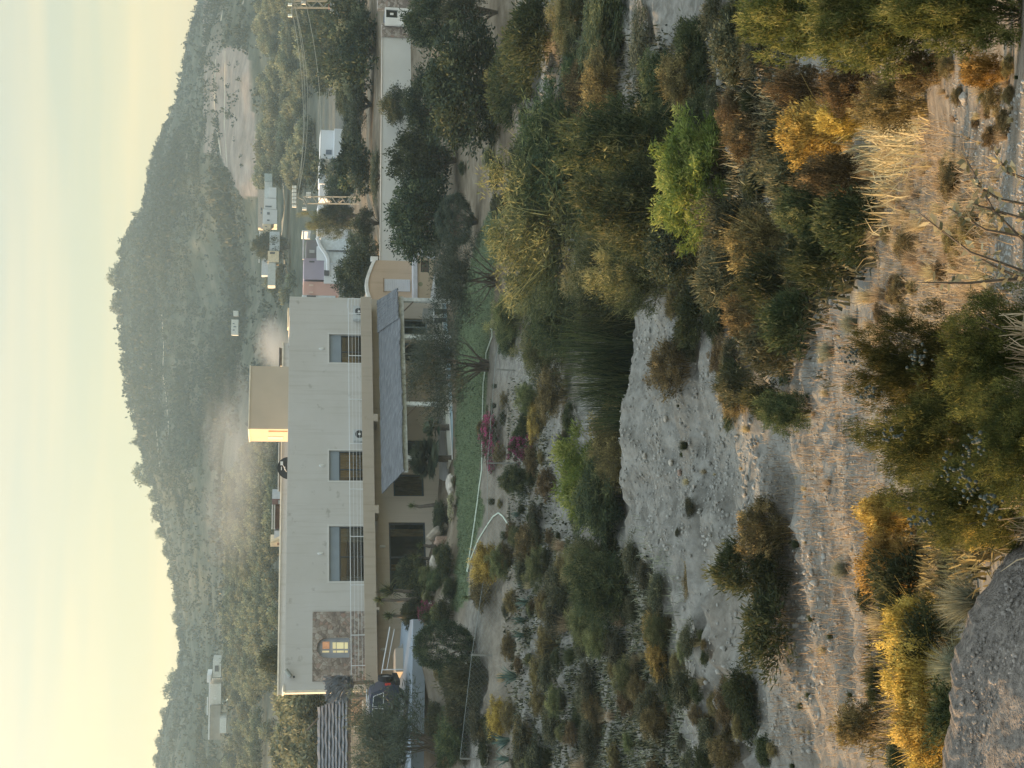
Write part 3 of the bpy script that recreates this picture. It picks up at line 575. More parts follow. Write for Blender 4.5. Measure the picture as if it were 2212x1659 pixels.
# ------------------------------------------------------------------ pergola with reed roof (stands in front of the villa, right half)
PO = -4.2
pz = HF.hit(*D('e', 1512, 900), PO)[1]
pa0, pa1 = HF.hit(*D('f', 1295, 455), PO)[0], HF.hit(*D('s', 985, 815), PO)[0]
perg = empty('pergola', HF.pt((pa0 + pa1) / 2, PO / 2, GZ), 'white pergola with a sloping grey reed roof along the villa terrace', 'pergola')
PAINT = M('peeling_white_paint', (.62, .64, .62), .8, .25, 5)
mb = MB(); HF.box(mb, pa0, pa1, PO, PO + .16, pz - .16, pz + .1); mb.build('front_beam', PAINT, perg)
mb = MB(); HF.box(mb, pa1 - .15, pa1 - .02, PO + .161, .0, pz - .14, pz + .05); mb.build('side_beam', PAINT, perg)
for k, y in (('s', 880), ('s', 1590), ('e', 1300), ('f', 330)):
    a = HF.hit(*D(k, 1500 if k != 'f' else 1400, y), PO)[0]; mb = MB(); HF.box(mb, a - .11, a + .11, PO + .01, PO + .2, GZ - .3, pz - .162); mb.build('post', PAINT, perg)
    mb = MB(); mb.tube([HF.pt(a - .1, PO + .1, pz - .7), HF.pt(a - .7, PO + .1, pz - .17)], .035); mb.build('brace', WOOD, perg)
REED = M('grey_reed_mat', (.30, .335, .37), .9, .22, 2.2, .8, 9, stretch=(1, 1, 14))
m_, N_, L_, b_ = newmat('reed_thatch_mat'); tc_ = N_.new('ShaderNodeTexCoord'); mp_ = N_.new('ShaderNodeMapping'); mp_.inputs['Rotation'].default_value = (0, 0, -math.atan2(HF.ex[1], HF.ex[0])); mp_.inputs['Scale'].default_value = (.35, 7, 7)
L_.new(tc_.outputs['Object'], mp_.inputs[0]); n_ = N_.new('ShaderNodeTexNoise'); n_.inputs['Scale'].default_value = 2.4; n_.inputs['Detail'].default_value = 7; L_.new(mp_.outputs[0], n_.inputs['Vector'])
r_ = ramp(N_, [(.3, (.06, .065, .072)), (.5, (.12, .127, .138)), (.7, (.20, .207, .217))]); L_.new(n_.outputs['Fac'], r_.inputs[0]); L_.new(r_.outputs[0], b_.inputs['Base Color'])
bp_ = N_.new('ShaderNodeBump'); bp_.inputs['Strength'].default_value = .8; bp_.inputs['Distance'].default_value = .05; L_.new(n_.outputs['Fac'], bp_.inputs['Height']); L_.new(bp_.outputs[0], b_.inputs['Normal']); b_.inputs['Roughness'].default_value = .9
REED = m_
i0 = HF.hit(*D('f', 1112, 650), BO - .1); i1 = HF.hit(*D('s', 470, 900), BO - .1)
oz = HF.hit(*D('e', 1490, 900), PO - .25)[1]
o0 = HF.hit(*D('f', 1285, 455), PO - .25)[0]; o1 = HF.hit(*D('s', 935, 660), PO - .25)[0]
rng = random.Random(3)
def reed_sheet(u0, u1, lift, jag=.06):
    m = MB(); K = 40; J = 8; g = []
    for i in range(K + 1):
        u = u0 + (u1 - u0) * i / K; ai = i0[0] + (i1[0] - i0[0]) * u; ao = o0 + (o1 - o0) * u; row = []
        for j in range(J + 1):
            v = j / J; a = ai + (ao - ai) * v; n = (BO - .1) + (PO - .25 - BO + .1) * v
            z = i0[1] + (oz - i0[1]) * v + lift + .02 * math.sin(a * 1.3 + v * 5) * v + rng.uniform(-.02, .02)
            if j == J: n -= rng.uniform(0, jag); z -= rng.uniform(0, .05)
            row.append(HF.pt(a, n, z))
        g.append(row)
    for i in range(K):
        for j in range(J):
            m.quad(g[i][j], g[i][j+1], g[i+1][j+1], g[i+1][j]); lo = [p - (0, 0, .05) for p in (g[i][j], g[i+1][j], g[i+1][j+1], g[i][j+1])]; m.quad(*lo)
        m.quad(g[i][J], g[i][J] - (0, 0, .05), g[i+1][J] - (0, 0, .05), g[i+1][J])
    m.quad(*[g[0][j] for j in range(J + 1)], *[g[0][j] - (0, 0, .05) for j in range(J, -1, -1)])
    m.quad(*[g[K][j] for j in range(J + 1)], *[g[K][j] - (0, 0, .05) for j in range(J, -1, -1)])
    m.build('reed_roof', REED, perg)
reed_sheet(0, .835, 0); reed_sheet(.825, 1, .07)
# pale two-tone step / channel along the lawn edge
SF = Frame(P(975, 995, 70.4) * (1, 1, 0), P(962, 650, 76.6) [:2] - P(975, 995, 70.4)[:2])
sa0, sz0 = SF.hit(*D('f', 1720, 345)); sa1 = SF.hit(*D('e', 1935, 410))[0]
st = empty('pool_wall', SF.pt((sa0 + sa1) / 2, 0, -9.3), 'low pale blue and white pool wall between the terrace and the lawn', 'pool wall')
z1_ = SF.hit(*D('f', 1722, 200))[1]; z2_ = SF.hit(*D('f', 1682, 200), .35)[1]; z0_ = SF.hit(*D('f', 1755, 200))[1]
mb = MB(); SF.box(mb, sa0, sa1, 0, .35, z0_ - .5, z1_); mb.build('lower_step', M('pale_blue_tile', (.42, .56, .64), .35, .06, 2), st)
mb = MB(); SF.box(mb, sa0 + .05, sa1, .352, 1.1, z0_ - .5, z2_); mb.build('upper_step', M('cream_tile', (.60, .58, .50), .5, .06, 2), st)
mb = MB(); SF.box(mb, sa0 - .02, sa1, -.03, .06, z1_ + .002, z1_ + .05); mb.build('edge', WHITE, st)
mb = MB(); SF.box(mb, sa0 - 4.5, sa1 + 3, 1.102, 5.2, -10, z2_ - .03); o = mb.build('terrace', M('terrace_paving', (.36, .35, .33), .8, .15, 1.5)); o['kind'] = 'structure'
# terrace bits: small grill cabinet
a0, a1, z0, z1 = HF.rect('s', 1405, 1610, 1045, 1240, PO + .6)
o = empty('grill_cabinet', HF.pt((a0 + a1) / 2, PO + .8, z0 - .5), 'grey metal grill cabinet under the right end of the reed roof', 'grill')
mb = MB(); HF.box(mb, a0, a1, PO + .6, PO + 1.2, z0 + .06, z1); mb.build('hood', M('grey_metal_hood', (.27, .28, .27), .5), o)
mb = MB(); HF.box(mb, a0 - .04, a1 + .04, PO + .55, PO + 1.2, z0, z0 + .056); mb.build('shelf', STEEL, o)
mb = MB()
for a in (a0, a1 - .06): HF.box(mb, a, a + .06, PO + .62, PO + 1.1, z0 - .7, z0 - .003)
mb.build('stand', DARKF, o)
# ------------------------------------------------------------------ annex with the curved gable
AF = Frame(P(870, 640, 84) * (1, 1, 0), (math.cos(R(12)), math.sin(R(12))))
annex = empty('annex', AF.pt(1, 2, -9.2), 'peach rendered annex with a curved white-edged gable beside the villa', 'outbuilding')
up = AF.rect('s', 480, 1200, 110, 950); al, arr, zb, zt = up
c_pts = [D('s', x, y) for x, y in ((490, 118), (430, 250), (378, 390), (350, 480), (340, 590), (352, 700), (385, 810), (430, 900), (480, 1000), (540, 1080))]
cv = [AF.hit(*c) for c in c_pts][::-1]      # left to right
mb = MB(); DEP = 4.0
for i in range(len(cv) - 1):
    (a, z), (a2, z2) = cv[i], cv[i+1]
    mb.quad(AF.pt(a, 0, zb), AF.pt(a2, 0, zb), AF.pt(a2, 0, z2), AF.pt(a, 0, z)); mb.quad(AF.pt(a2, DEP, zb), AF.pt(a, DEP, zb), AF.pt(a, DEP, z), AF.pt(a2, DEP, z2)); mb.quad(AF.pt(a, 0, z), AF.pt(a2, 0, z2), AF.pt(a2, DEP, z2), AF.pt(a, DEP, z))
mb.quad(AF.pt(cv[-1][0], 0, zb), AF.pt(cv[-1][0], DEP, zb), AF.pt(cv[-1][0], DEP, cv[-1][1]), AF.pt(cv[-1][0], 0, cv[-1][1]))
mb.quad(AF.pt(cv[0][0], 0, zb), AF.pt(cv[0][0], DEP, zb), AF.pt(cv[0][0], DEP, cv[0][1]), AF.pt(cv[0][0], 0, cv[0][1]))
mb.build('gable_wall', PEACH, annex)
mb = MB()
for i in range(len(cv) - 1):
    (a, z), (a2, z2) = cv[i], cv[i+1]; h = .2
    mb.hexa([AF.pt(a, -.06, z + .003), AF.pt(a2, -.06, z2 + .003), AF.pt(a2, .3, z2 + .003), AF.pt(a, .3, z + .003)], [AF.pt(a, -.06, z + h), AF.pt(a2, -.06, z2 + h), AF.pt(a2, .3, z2 + h), AF.pt(a, .3, z + h)])
a, z = cv[-1]; AF.box(mb, a - .02, a + .22, -.06, .3, z - .12, z + .32)
mb.build('gable_coping', M('white_coping', (.80, .78, .74), .7), annex)
a0, a1, z0, z1 = AF.rect('s', 650, 1145, 490, 720)
mb = MB(); AF.box(mb, a0, a1, -.05, -.003, z0, z1); sh = mb.build('shutter', M('white_slat_shutter', (.66, .66, .68), .6, .05, 3, .4, 1, stretch=(1, 1, 12)), annex)
mb = MB()
for i in range(14):
    z = z0 + (z1 - z0) * (i + .5) / 14; AF.box(mb, a0 + .04, a1 - .04, -.065, -.052, z - .02, z + .02)
mb.build('slat', M('white_slat', (.6, .6, .63)), sh)
mb = MB(); AF.box(mb, a0 - .05, a1 + .05, -.07, -.002, z1 + .003, z1 + .08); mb.build('lintel', M('lintel', (.35, .25, .18)), annex)
la = AF.rect('s', 1200, 1280, 60, 830)
AO = -.9
lb = AF.rect('s', 1205, 1285, 85, 860, AO)
mb = MB(); AF.box(mb, lb[0] - .5, lb[1] + .12, AO - .08, -.002, lb[2], lb[3]); mb.build('ledge', M('white_ledge', (.64, .64, .67), .7), annex)
mb = MB(); gr = AF.rect('s', 1350, 1515, 120, 350, AO)
AF.wall(mb, lb[0] - .5, lb[1], -9.6, lb[2] - .003, AO, -.0, [gr]); mb.build('lower_wall', M('peach_lower_stucco', (.55, .44, .31), .9, .08, 1, .3, 50), annex)
f = window(AF, annex, gr, 0, (), off=AO + .16, frame=.05)
mb = MB()
for i in range(1, 6): c = gr[0] + (gr[1] - gr[0]) * i / 6; AF.box(mb, c - .02, c + .02, AO + .03, AO + .06, gr[2], gr[3])
for i in range(1, 7): c = gr[2] + (gr[3] - gr[2]) * i / 7; AF.box(mb, gr[0], gr[1], AO + .062, AO + .09, c - .02, c + .02)
mb.build('grille', M('rusty_grille', (.12, .09, .07), .8), f)
mb = MB(); a_, z_ = AF.hit(*D('s', 1345, 580), AO); disc(mb, AF.pt(a_, AO - .003, z_), .14, -AF.en, 14, 0, .02); mb.build('wall_plaque', M('green_plaque', (.3, .3, .18)), annex)
# closed parasol
pt_ = P(*D('m', 205, 450), 83); pb = P(*D('m', 418, 460), 83); rootp = np.array([pt_[0], 83, -9.4])
po = empty('parasol', rootp, 'closed white garden parasol standing beside the peach annex', 'parasol')
mb = MB(); nseg = 10; hh = pt_[2] - pb[2]; prof = [(0, .02), (.12, .05), (.3, .1), (.42, .2), (.5, .15), (.75, .27), (1, .33)]
rings = []
for (t, r) in prof:
    rings.append([np.array([pt_[0] + r * (1 + .3 * (k % 2)) * math.cos(2 * math.pi * k / nseg), 83 + r * (1 + .3 * (k % 2)) * math.sin(2 * math.pi * k / nseg), pt_[2] - hh * t]) for k in range(nseg)])
for i in range(len(rings) - 1):
    for k in range(nseg): mb.quad(rings[i][k], rings[i][(k+1) % nseg], rings[i+1][(k+1) % nseg], rings[i+1][k])
mb.build('canopy', M('white_canvas', (.66, .68, .72), .9), po)
mb = MB(); mb.tube([(pt_[0], 83, pt_[2] + .1), (pt_[0], 83, -9.6)], .04); mb.build('pole', STEEL, po)
# ------------------------------------------------------------------ long garden wall and gate house at the right
WF = Frame(P(880, 560, 93.6) * (1, 1, 0), P(880, 0, 95.2)[:2] - P(880, 560, 93.6)[:2])
gl, gz = WF.hit(*D('c', 1645, 1400)); a1 = WF.hit(860, 82)[0]; zt0 = WF.hit(823, 520)[1]
gw = empty('garden_wall', WF.pt(a1 / 2, 0, -9.4), 'long plain white garden wall behind the round trees', 'wall')
mb = MB(); WF.box(mb, gl - 1.0, a1, 0, .3, -10, zt0); mb.build('wall_face', M('pale_garden_wall', (.60, .60, .57), .9, .06, .5, .2, 40), gw)
mb = MB(); WF.box(mb, gl - 1.0, a1, -.03, .34, zt0 + .002, zt0 + .07); mb.build('coping', M('grey_coping', (.5, .47, .42)), gw)
mb = MB(); a2 = WF.hit(850, 52)[0]; WF.box(mb, a1 + .005, a2, -.15, .4, -10, zt0 + .1); o = mb.build('stone_pillar', STONE); tag(o, 'rubble stone pillar joining the white garden wall to the gate hut', 'pillar')
a3 = WF.hit(850, 12)[0]; r_ = WF.rect('l', 30, 170, 55, 180, -.6)
gh = empty('gate_hut', WF.pt((a2 + a3) / 2, 1, -9.4), 'small white hut with one dark square window at the end of the garden wall', 'hut')
wn = WF.rect('l', 38, 120, 70, 127, -.6)
mb = MB(); WF.wall(mb, r_[0], r_[1], -10, r_[3], -.6, -.3, [wn]); mb.build('wall', WHITE, gh)
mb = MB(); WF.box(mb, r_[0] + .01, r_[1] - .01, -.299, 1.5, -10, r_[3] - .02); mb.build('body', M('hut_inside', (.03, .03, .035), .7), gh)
window(WF, gh, wn, 0, (), off=-.5, frame=.06)
mb = MB(); c = ((wn[0] + wn[1]) / 2, (wn[2] + wn[3]) / 2); WF.box(mb, c[0] - .07, c[0] + .07, -.56, -.51, c[1] - .12, c[1] + .12); mb.build('notice', WHITE, gh)  # white light in the hut window, put in as a white panel
mb = MB(); WF.box(mb, a3 - .3, a3 + 6, -.2, .4, -10, zt0 + .4); o = mb.build('stone_wall', STONE); tag(o, 'brown rubble wall behind the white gate hut at the right edge', 'wall')
# ================================================================== plants
def unit(v): return v / (np.linalg.norm(v, axis=-1, keepdims=True) + 1e-9)
def leafcloud(seed, ncl, nlf, L, W, rad=(.5, .5, .46), cen=.52, hollow=.45, up=.25, outw=.6, spread=.1, lobes=.25, flat=-.75, droop=0.0, rnd=.8, grad=.0, Lvar=.4, tipup=0):
    """leaf-sized faces gathered in clumps through the volume of a unit-high plant"""
    g = np.random.default_rng(seed)
    d = unit(g.normal(size=(ncl, 3))); d[:, 2] = np.where(d[:, 2] < flat, -d[:, 2], d[:, 2])
    az = np.arctan2(d[:, 1], d[:, 0]); ph = g.uniform(0, 6.28, 4)
    lob = 1 + lobes * (np.sin(2 * az + ph[0]) * .5 + np.sin(3 * az + ph[1] + 3 * d[:, 2]) * .5 + .5 * np.sin(5 * az + ph[2] - 4 * d[:, 2]))
    r = (hollow + (1 - hollow) * g.random(ncl) ** .6) * lob
    C = d * r[:, None] * np.array(rad); C[:, 2] += cen; C[:, 2] = np.maximum(C[:, 2], .04)
    out = unit(C - np.array([0, 0, cen * .6]))
    n = ncl * nlf; ci = np.repeat(np.arange(ncl), nlf)
    p = C[ci] + g.normal(size=(n, 3)) * spread * np.array([1, 1, .8]); p[:, 2] = np.maximum(p[:, 2], .01)
    dr = unit(out[ci] * outw + np.array([0, 0, up]) + g.normal(size=(n, 3)) * rnd)
    dr[:, 2] -= droop; dr = unit(dr); sd = unit(np.cross(dr, g.normal(size=(n, 3))))
    ll = L * (1 + Lvar * g.uniform(-1, 1, n))[:, None]; ww = W * (1 + .3 * g.uniform(-1, 1, n))[:, None] * .5
    V = np.stack([p, p + dr * ll * .45 + sd * ww, p + dr * ll, p + dr * ll * .45 - sd * ww], 1).reshape(-1, 3)
    ct = g.random(ncl); t = np.clip(ct[ci] * .6 + g.random(n) * .4 + grad * (p[:, 2] - .5), 0, 1)  # grad lightens leaves upward, sunlit crown tops put into the tint
    return V, np.arange(4 * n).reshape(-1, 4), np.repeat(t, 4), C
def strands(seed, n, L, W, base=.15, lean=.5, segs=3, curve=.5, z0=0, tipw=.15, tb=(0, 1)):
    """arching blades rising from the ground in a tuft"""
    g = np.random.default_rng(seed); a = g.uniform(0, 6.283, n); rb = base * np.sqrt(g.random(n))
    b = np.stack([rb * np.cos(a), rb * np.sin(a), np.full(n, z0)], 1)
    a2 = a + g.normal(size=n) * .5; ln = lean * np.abs(g.normal(size=n)) ; ll = L * g.uniform(.55, 1, n)
    h = np.stack([np.cos(a2), np.sin(a2), np.zeros(n)], 1); sd = np.stack([-np.sin(a2), np.cos(a2), np.zeros(n)], 1)
    rt = g.uniform(-1, 1, n)[:, None]; sd = unit(sd + h * rt)
    pts = []
    for k in range(segs + 1):
        t = k / segs; th = ln * (.35 + curve * t)
        pts.append(b + h * (ll * t * np.sin(np.minimum(th, 2.2)))[:, None] + np.array([0, 0, 1]) * (ll * t * np.cos(np.minimum(th, 2.2)))[:, None])
    V = []; F_ = []
    for k in range(segs + 1):
        w_ = W * .5 * (1 - (1 - tipw) * (k / segs)); V += [pts[k] - sd * w_, pts[k] + sd * w_]
    V = np.stack(V, 1); m = 2 * (segs + 1); o = np.arange(n)[:, None] * m
    for k in range(segs): F_.append(np.concatenate([o + 2 * k, o + 2 * k + 1, o + 2 * k + 3, o + 2 * k + 2], 1))
    t = np.repeat(np.clip(tb[0] + (tb[1] - tb[0]) * g.random(n), 0, 1), m)
    return V.reshape(-1, 3), np.concatenate(F_), t
def join(*parts):
    V, F_, T, o = [], [], [], 0
    for p in parts:
        V.append(p[0]); F_.append(p[1] + o); T.append(p[2]); o += len(p[0])
    return np.concatenate(V), np.concatenate(F_), np.concatenate(T)
def branchmesh(C, r0, seed, n=14, z0=0.0, stems=1):
    g = random.Random(seed); mb = MB(); cs = [C[i] for i in g.sample(range(len(C)), min(n, len(C)))]
    for i, c in enumerate(cs):
        b = np.array([g.uniform(-.06, .06) * (stems > 1), g.uniform(-.06, .06) * (stems > 1), z0]); k = b + (c - b) * .5 + np.array([g.uniform(-.05, .05), g.uniform(-.05, .05), .03])
        k2 = b + (c - b) * .22 + np.array([0, 0, .03])
        mb.tube([b, k2, k, c], [r0, r0 * .65, r0 * .4, r0 * .12], 5, False)
    return mb
BARK = M('grey_bark', (.13, .11, .09), .95, .3, 8, .4, 30)
LM = dict(
 olive=leafmat('olive_leaves', [(0, (.014, .02, .012)), (.4, (.04, .053, .03)), (.75, (.095, .11, .065)), (1, (.20, .205, .12))]),
 farol=leafmat('far_olive_leaves', [(0, (.02, .028, .018)), (.4, (.07, .085, .05)), (.8, (.16, .175, .11)), (1, (.26, .27, .17))]),  # lightened ramp, sunlit crowns put into the leaf colour
 dark=leafmat('dark_leaves', [(0, (.010, .018, .011)), (.45, (.034, .052, .030)), (.75, (.075, .095, .05)), (1, (.17, .175, .085))]),
 pine=leafmat('pine_needles', [(0, (.03, .045, .034)), (.5, (.075, .098, .072)), (1, (.15, .17, .12))]),
 willow=leafmat('willowy_leaves', [(0, (.014, .026, .014)), (.4, (.042, .064, .03)), (.75, (.10, .125, .055)), (1, (.25, .25, .11))], .4),
 bright=leafmat('bright_leaves', [(0, (.022, .03, .012)), (.35, (.07, .088, .028)), (.7, (.15, .165, .05)), (1, (.34, .31, .12))], .45),
 yell=leafmat('yellow_green_leaves', [(0, (.02, .03, .016)), (.35, (.062, .078, .034)), (.7, (.15, .165, .068)), (1, (.36, .34, .15))], .45),
 lime=leafmat('lime_leaves', [(0, (.04, .06, .014)), (.35, (.11, .15, .03)), (.7, (.22, .26, .06)), (1, (.42, .41, .13))], .45),
 junip=leafmat('juniper_leaves', [(0, (.014, .02, .008)), (.35, (.045, .055, .018)), (.7, (.125, .125, .035)), (1, (.30, .26, .08))], .4),
 scrub=leafmat('scrub_leaves', [(0, (.016, .020, .012)), (.4, (.048, .054, .03)), (.75, (.10, .098, .055)), (1, (.20, .175, .10))], .3),
 green=leafmat('green_scrub_leaves', [(0, (.012, .02, .009)), (.5, (.042, .056, .024)), (1, (.125, .13, .055))], .35),
 gold=leafmat('golden_broom', [(0, (.06, .045, .014)), (.35, (.21, .15, .04)), (.7, (.45, .32, .08)), (1, (.75, .56, .18))], .5),
 rust=leafmat('rusty_broom', [(0, (.03, .026, .014)), (.4, (.095, .078, .038)), (.75, (.21, .16, .072)), (1, (.42, .32, .145))], .45),
 dry=leafmat('dry_grass', [(0, (.17, .13, .075)), (.5, (.38, .30, .18)), (1, (.68, .56, .36))], .4),
 greyt=leafmat('grey_green_grass', [(0, (.10, .11, .075)), (.5, (.22, .235, .165)), (1, (.40, .41, .30))], .4),
 agave=leafmat('agave_leaves', [(0, (.05, .085, .07)), (.5, (.10, .155, .125)), (1, (.20, .27, .21))], .1),
 yucca=leafmat('yucca_leaves', [(0, (.022, .04, .02)), (.5, (.06, .085, .04)), (1, (.30, .30, .11))], .25),
 palm=leafmat('palm_leaves', [(0, (.035, .06, .04)), (.5, (.09, .125, .08)), (1, (.18, .21, .14))], .2),
 pink=leafmat('pink_flowers', [(0, (.04, .06, .025)), (.5, (.07, .085, .04)), (.68, (.35, .05, .13)), (1, (.60, .10, .24))], .3),
 cream=leafmat('cream_leaves', [(0, (.16, .17, .10)), (.5, (.36, .35, .22)), (1, (.68, .62, .36))], .3),
 berry=leafmat('glaucous_cones', [(0, (.028, .036, .032)), (1, (.062, .075, .066))], .0))
PROTO = {}
def P_leaf(key, mat, seed, name, br=None, stalks=0, **kw):
    V, F_, T, C = leafcloud(seed, **kw)
    if stalks: V, F_, T = join((V, F_, T), strands(seed + 500, stalks, 1.12, .011, .28, .55, 3, .5, 0, .3, (.55, 1)))
    me = mesh_np(name + '_foliage', V, F_, T); me.materials.append(LM[mat])
    b = None
    if br:
        mb = branchmesh(C, br[0], seed, br[1], 0, br[2] if len(br) > 2 else 1); b = bpy.data.meshes.new(name + '_branches'); b.from_pydata([tuple(v) for v in mb.v], [], mb.f); b.update(); b.materials.append(BARK)
    PROTO[key] = (name, me, b)
def P_mesh(key, mat, name, V, F_, T):
    me = mesh_np(name, V, F_, T); me.materials.append(LM[mat]); PROTO[key] = (name, me, None)
for i in (1, 2, 3):
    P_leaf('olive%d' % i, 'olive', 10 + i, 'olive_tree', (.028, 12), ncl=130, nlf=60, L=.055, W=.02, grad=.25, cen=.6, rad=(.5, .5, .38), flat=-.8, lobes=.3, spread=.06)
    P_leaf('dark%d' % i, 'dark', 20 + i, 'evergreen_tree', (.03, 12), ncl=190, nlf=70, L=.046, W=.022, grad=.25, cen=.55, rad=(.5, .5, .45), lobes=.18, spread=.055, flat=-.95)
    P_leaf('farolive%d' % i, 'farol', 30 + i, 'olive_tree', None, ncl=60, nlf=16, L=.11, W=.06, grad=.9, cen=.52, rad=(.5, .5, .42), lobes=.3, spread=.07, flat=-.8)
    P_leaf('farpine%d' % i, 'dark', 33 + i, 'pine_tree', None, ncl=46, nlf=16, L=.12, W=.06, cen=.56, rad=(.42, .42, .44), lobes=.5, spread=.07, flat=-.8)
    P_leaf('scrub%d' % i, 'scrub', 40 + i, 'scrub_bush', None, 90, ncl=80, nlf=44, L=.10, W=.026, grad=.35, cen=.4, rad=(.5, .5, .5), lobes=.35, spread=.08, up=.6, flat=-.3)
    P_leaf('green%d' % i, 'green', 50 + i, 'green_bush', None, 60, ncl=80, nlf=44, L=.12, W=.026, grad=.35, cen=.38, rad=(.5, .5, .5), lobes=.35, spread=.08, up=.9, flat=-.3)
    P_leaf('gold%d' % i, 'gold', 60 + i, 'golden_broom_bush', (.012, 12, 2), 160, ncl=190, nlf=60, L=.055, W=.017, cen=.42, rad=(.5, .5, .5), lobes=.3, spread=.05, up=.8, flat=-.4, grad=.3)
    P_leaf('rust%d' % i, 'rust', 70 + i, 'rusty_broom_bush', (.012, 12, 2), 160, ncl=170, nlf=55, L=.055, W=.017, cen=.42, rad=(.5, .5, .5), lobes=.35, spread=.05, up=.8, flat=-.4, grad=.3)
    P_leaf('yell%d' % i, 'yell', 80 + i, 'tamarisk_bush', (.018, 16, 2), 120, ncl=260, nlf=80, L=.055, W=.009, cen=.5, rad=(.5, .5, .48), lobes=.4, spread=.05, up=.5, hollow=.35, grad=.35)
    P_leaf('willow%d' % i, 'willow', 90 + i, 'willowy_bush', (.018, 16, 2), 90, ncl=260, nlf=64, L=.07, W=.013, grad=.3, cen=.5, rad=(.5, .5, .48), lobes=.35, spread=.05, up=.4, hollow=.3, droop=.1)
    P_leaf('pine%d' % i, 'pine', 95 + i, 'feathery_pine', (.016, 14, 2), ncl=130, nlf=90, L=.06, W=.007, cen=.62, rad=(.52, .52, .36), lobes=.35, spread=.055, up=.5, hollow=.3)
    P_mesh('grass%d' % i, 'dry', 'dry_grass_tuft', *strands(100 + i, 260, 1.0, .022, .22, .5))
    P_mesh('tuft%d' % i, 'green', 'green_grass_tuft', *strands(110 + i, 500, 1.0, .022, .3, .55))
    P_mesh('grey%d' % i, 'greyt', 'grey_grass_tuft', *strands(120 + i, 900, 1.0, .014, .18, .75, 4))
    P_mesh('agave%d' % i, 'agave', 'agave', *strands(130 + i, 34, 1.0, .12, .1, 1.0, 4, .2, .02, .08))
    P_mesh('yucca%d' % i, 'yucca', 'yucca_crown', *join(strands(140 + i, 120, .5, .035, .03, 1.15, 3, .5, .5, .1), strands(150 + i, 50, .46, .035, .03, 2.0, 3, .5, .5, .1)))
P_leaf('bright1', 'lime', 201, 'bright_shrub', (.014, 16, 2), ncl=240, nlf=64, L=.075, W=.014, cen=.5, rad=(.5, .5, .5), lobes=.3, spread=.045, up=.5, hollow=.3, grad=.3)
P_leaf('bright2', 'lime', 202, 'bright_shrub', (.014, 16, 2), ncl=260, nlf=80, L=.07, W=.014, cen=.5, rad=(.5, .5, .5), lobes=.4, spread=.05, up=.6, hollow=.3, grad=.3)
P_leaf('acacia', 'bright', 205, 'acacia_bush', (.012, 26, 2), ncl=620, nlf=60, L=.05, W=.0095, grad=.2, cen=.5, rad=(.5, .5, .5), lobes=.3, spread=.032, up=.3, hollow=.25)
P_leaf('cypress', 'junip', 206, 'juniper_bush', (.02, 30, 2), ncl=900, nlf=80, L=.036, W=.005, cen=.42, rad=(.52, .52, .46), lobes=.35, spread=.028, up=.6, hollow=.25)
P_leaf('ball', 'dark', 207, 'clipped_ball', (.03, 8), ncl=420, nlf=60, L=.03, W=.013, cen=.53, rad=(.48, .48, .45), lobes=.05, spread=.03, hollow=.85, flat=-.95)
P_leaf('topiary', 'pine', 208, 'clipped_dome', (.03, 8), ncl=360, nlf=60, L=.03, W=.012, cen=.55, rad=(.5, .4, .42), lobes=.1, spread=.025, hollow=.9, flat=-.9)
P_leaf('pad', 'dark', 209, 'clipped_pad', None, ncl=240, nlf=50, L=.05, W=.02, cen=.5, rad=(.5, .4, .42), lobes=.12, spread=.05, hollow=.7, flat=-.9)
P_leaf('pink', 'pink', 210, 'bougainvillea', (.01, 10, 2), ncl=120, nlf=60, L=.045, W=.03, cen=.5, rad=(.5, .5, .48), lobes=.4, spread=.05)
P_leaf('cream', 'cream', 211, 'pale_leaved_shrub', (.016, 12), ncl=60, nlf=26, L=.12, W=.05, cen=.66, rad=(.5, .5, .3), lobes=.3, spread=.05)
P_leaf('reedy', 'rust', 212, 'seedy_reeds', None, ncl=90, nlf=40, L=.09, W=.012, cen=.9, rad=(.45, .3, .1), lobes=.2, spread=.05, up=1.5)
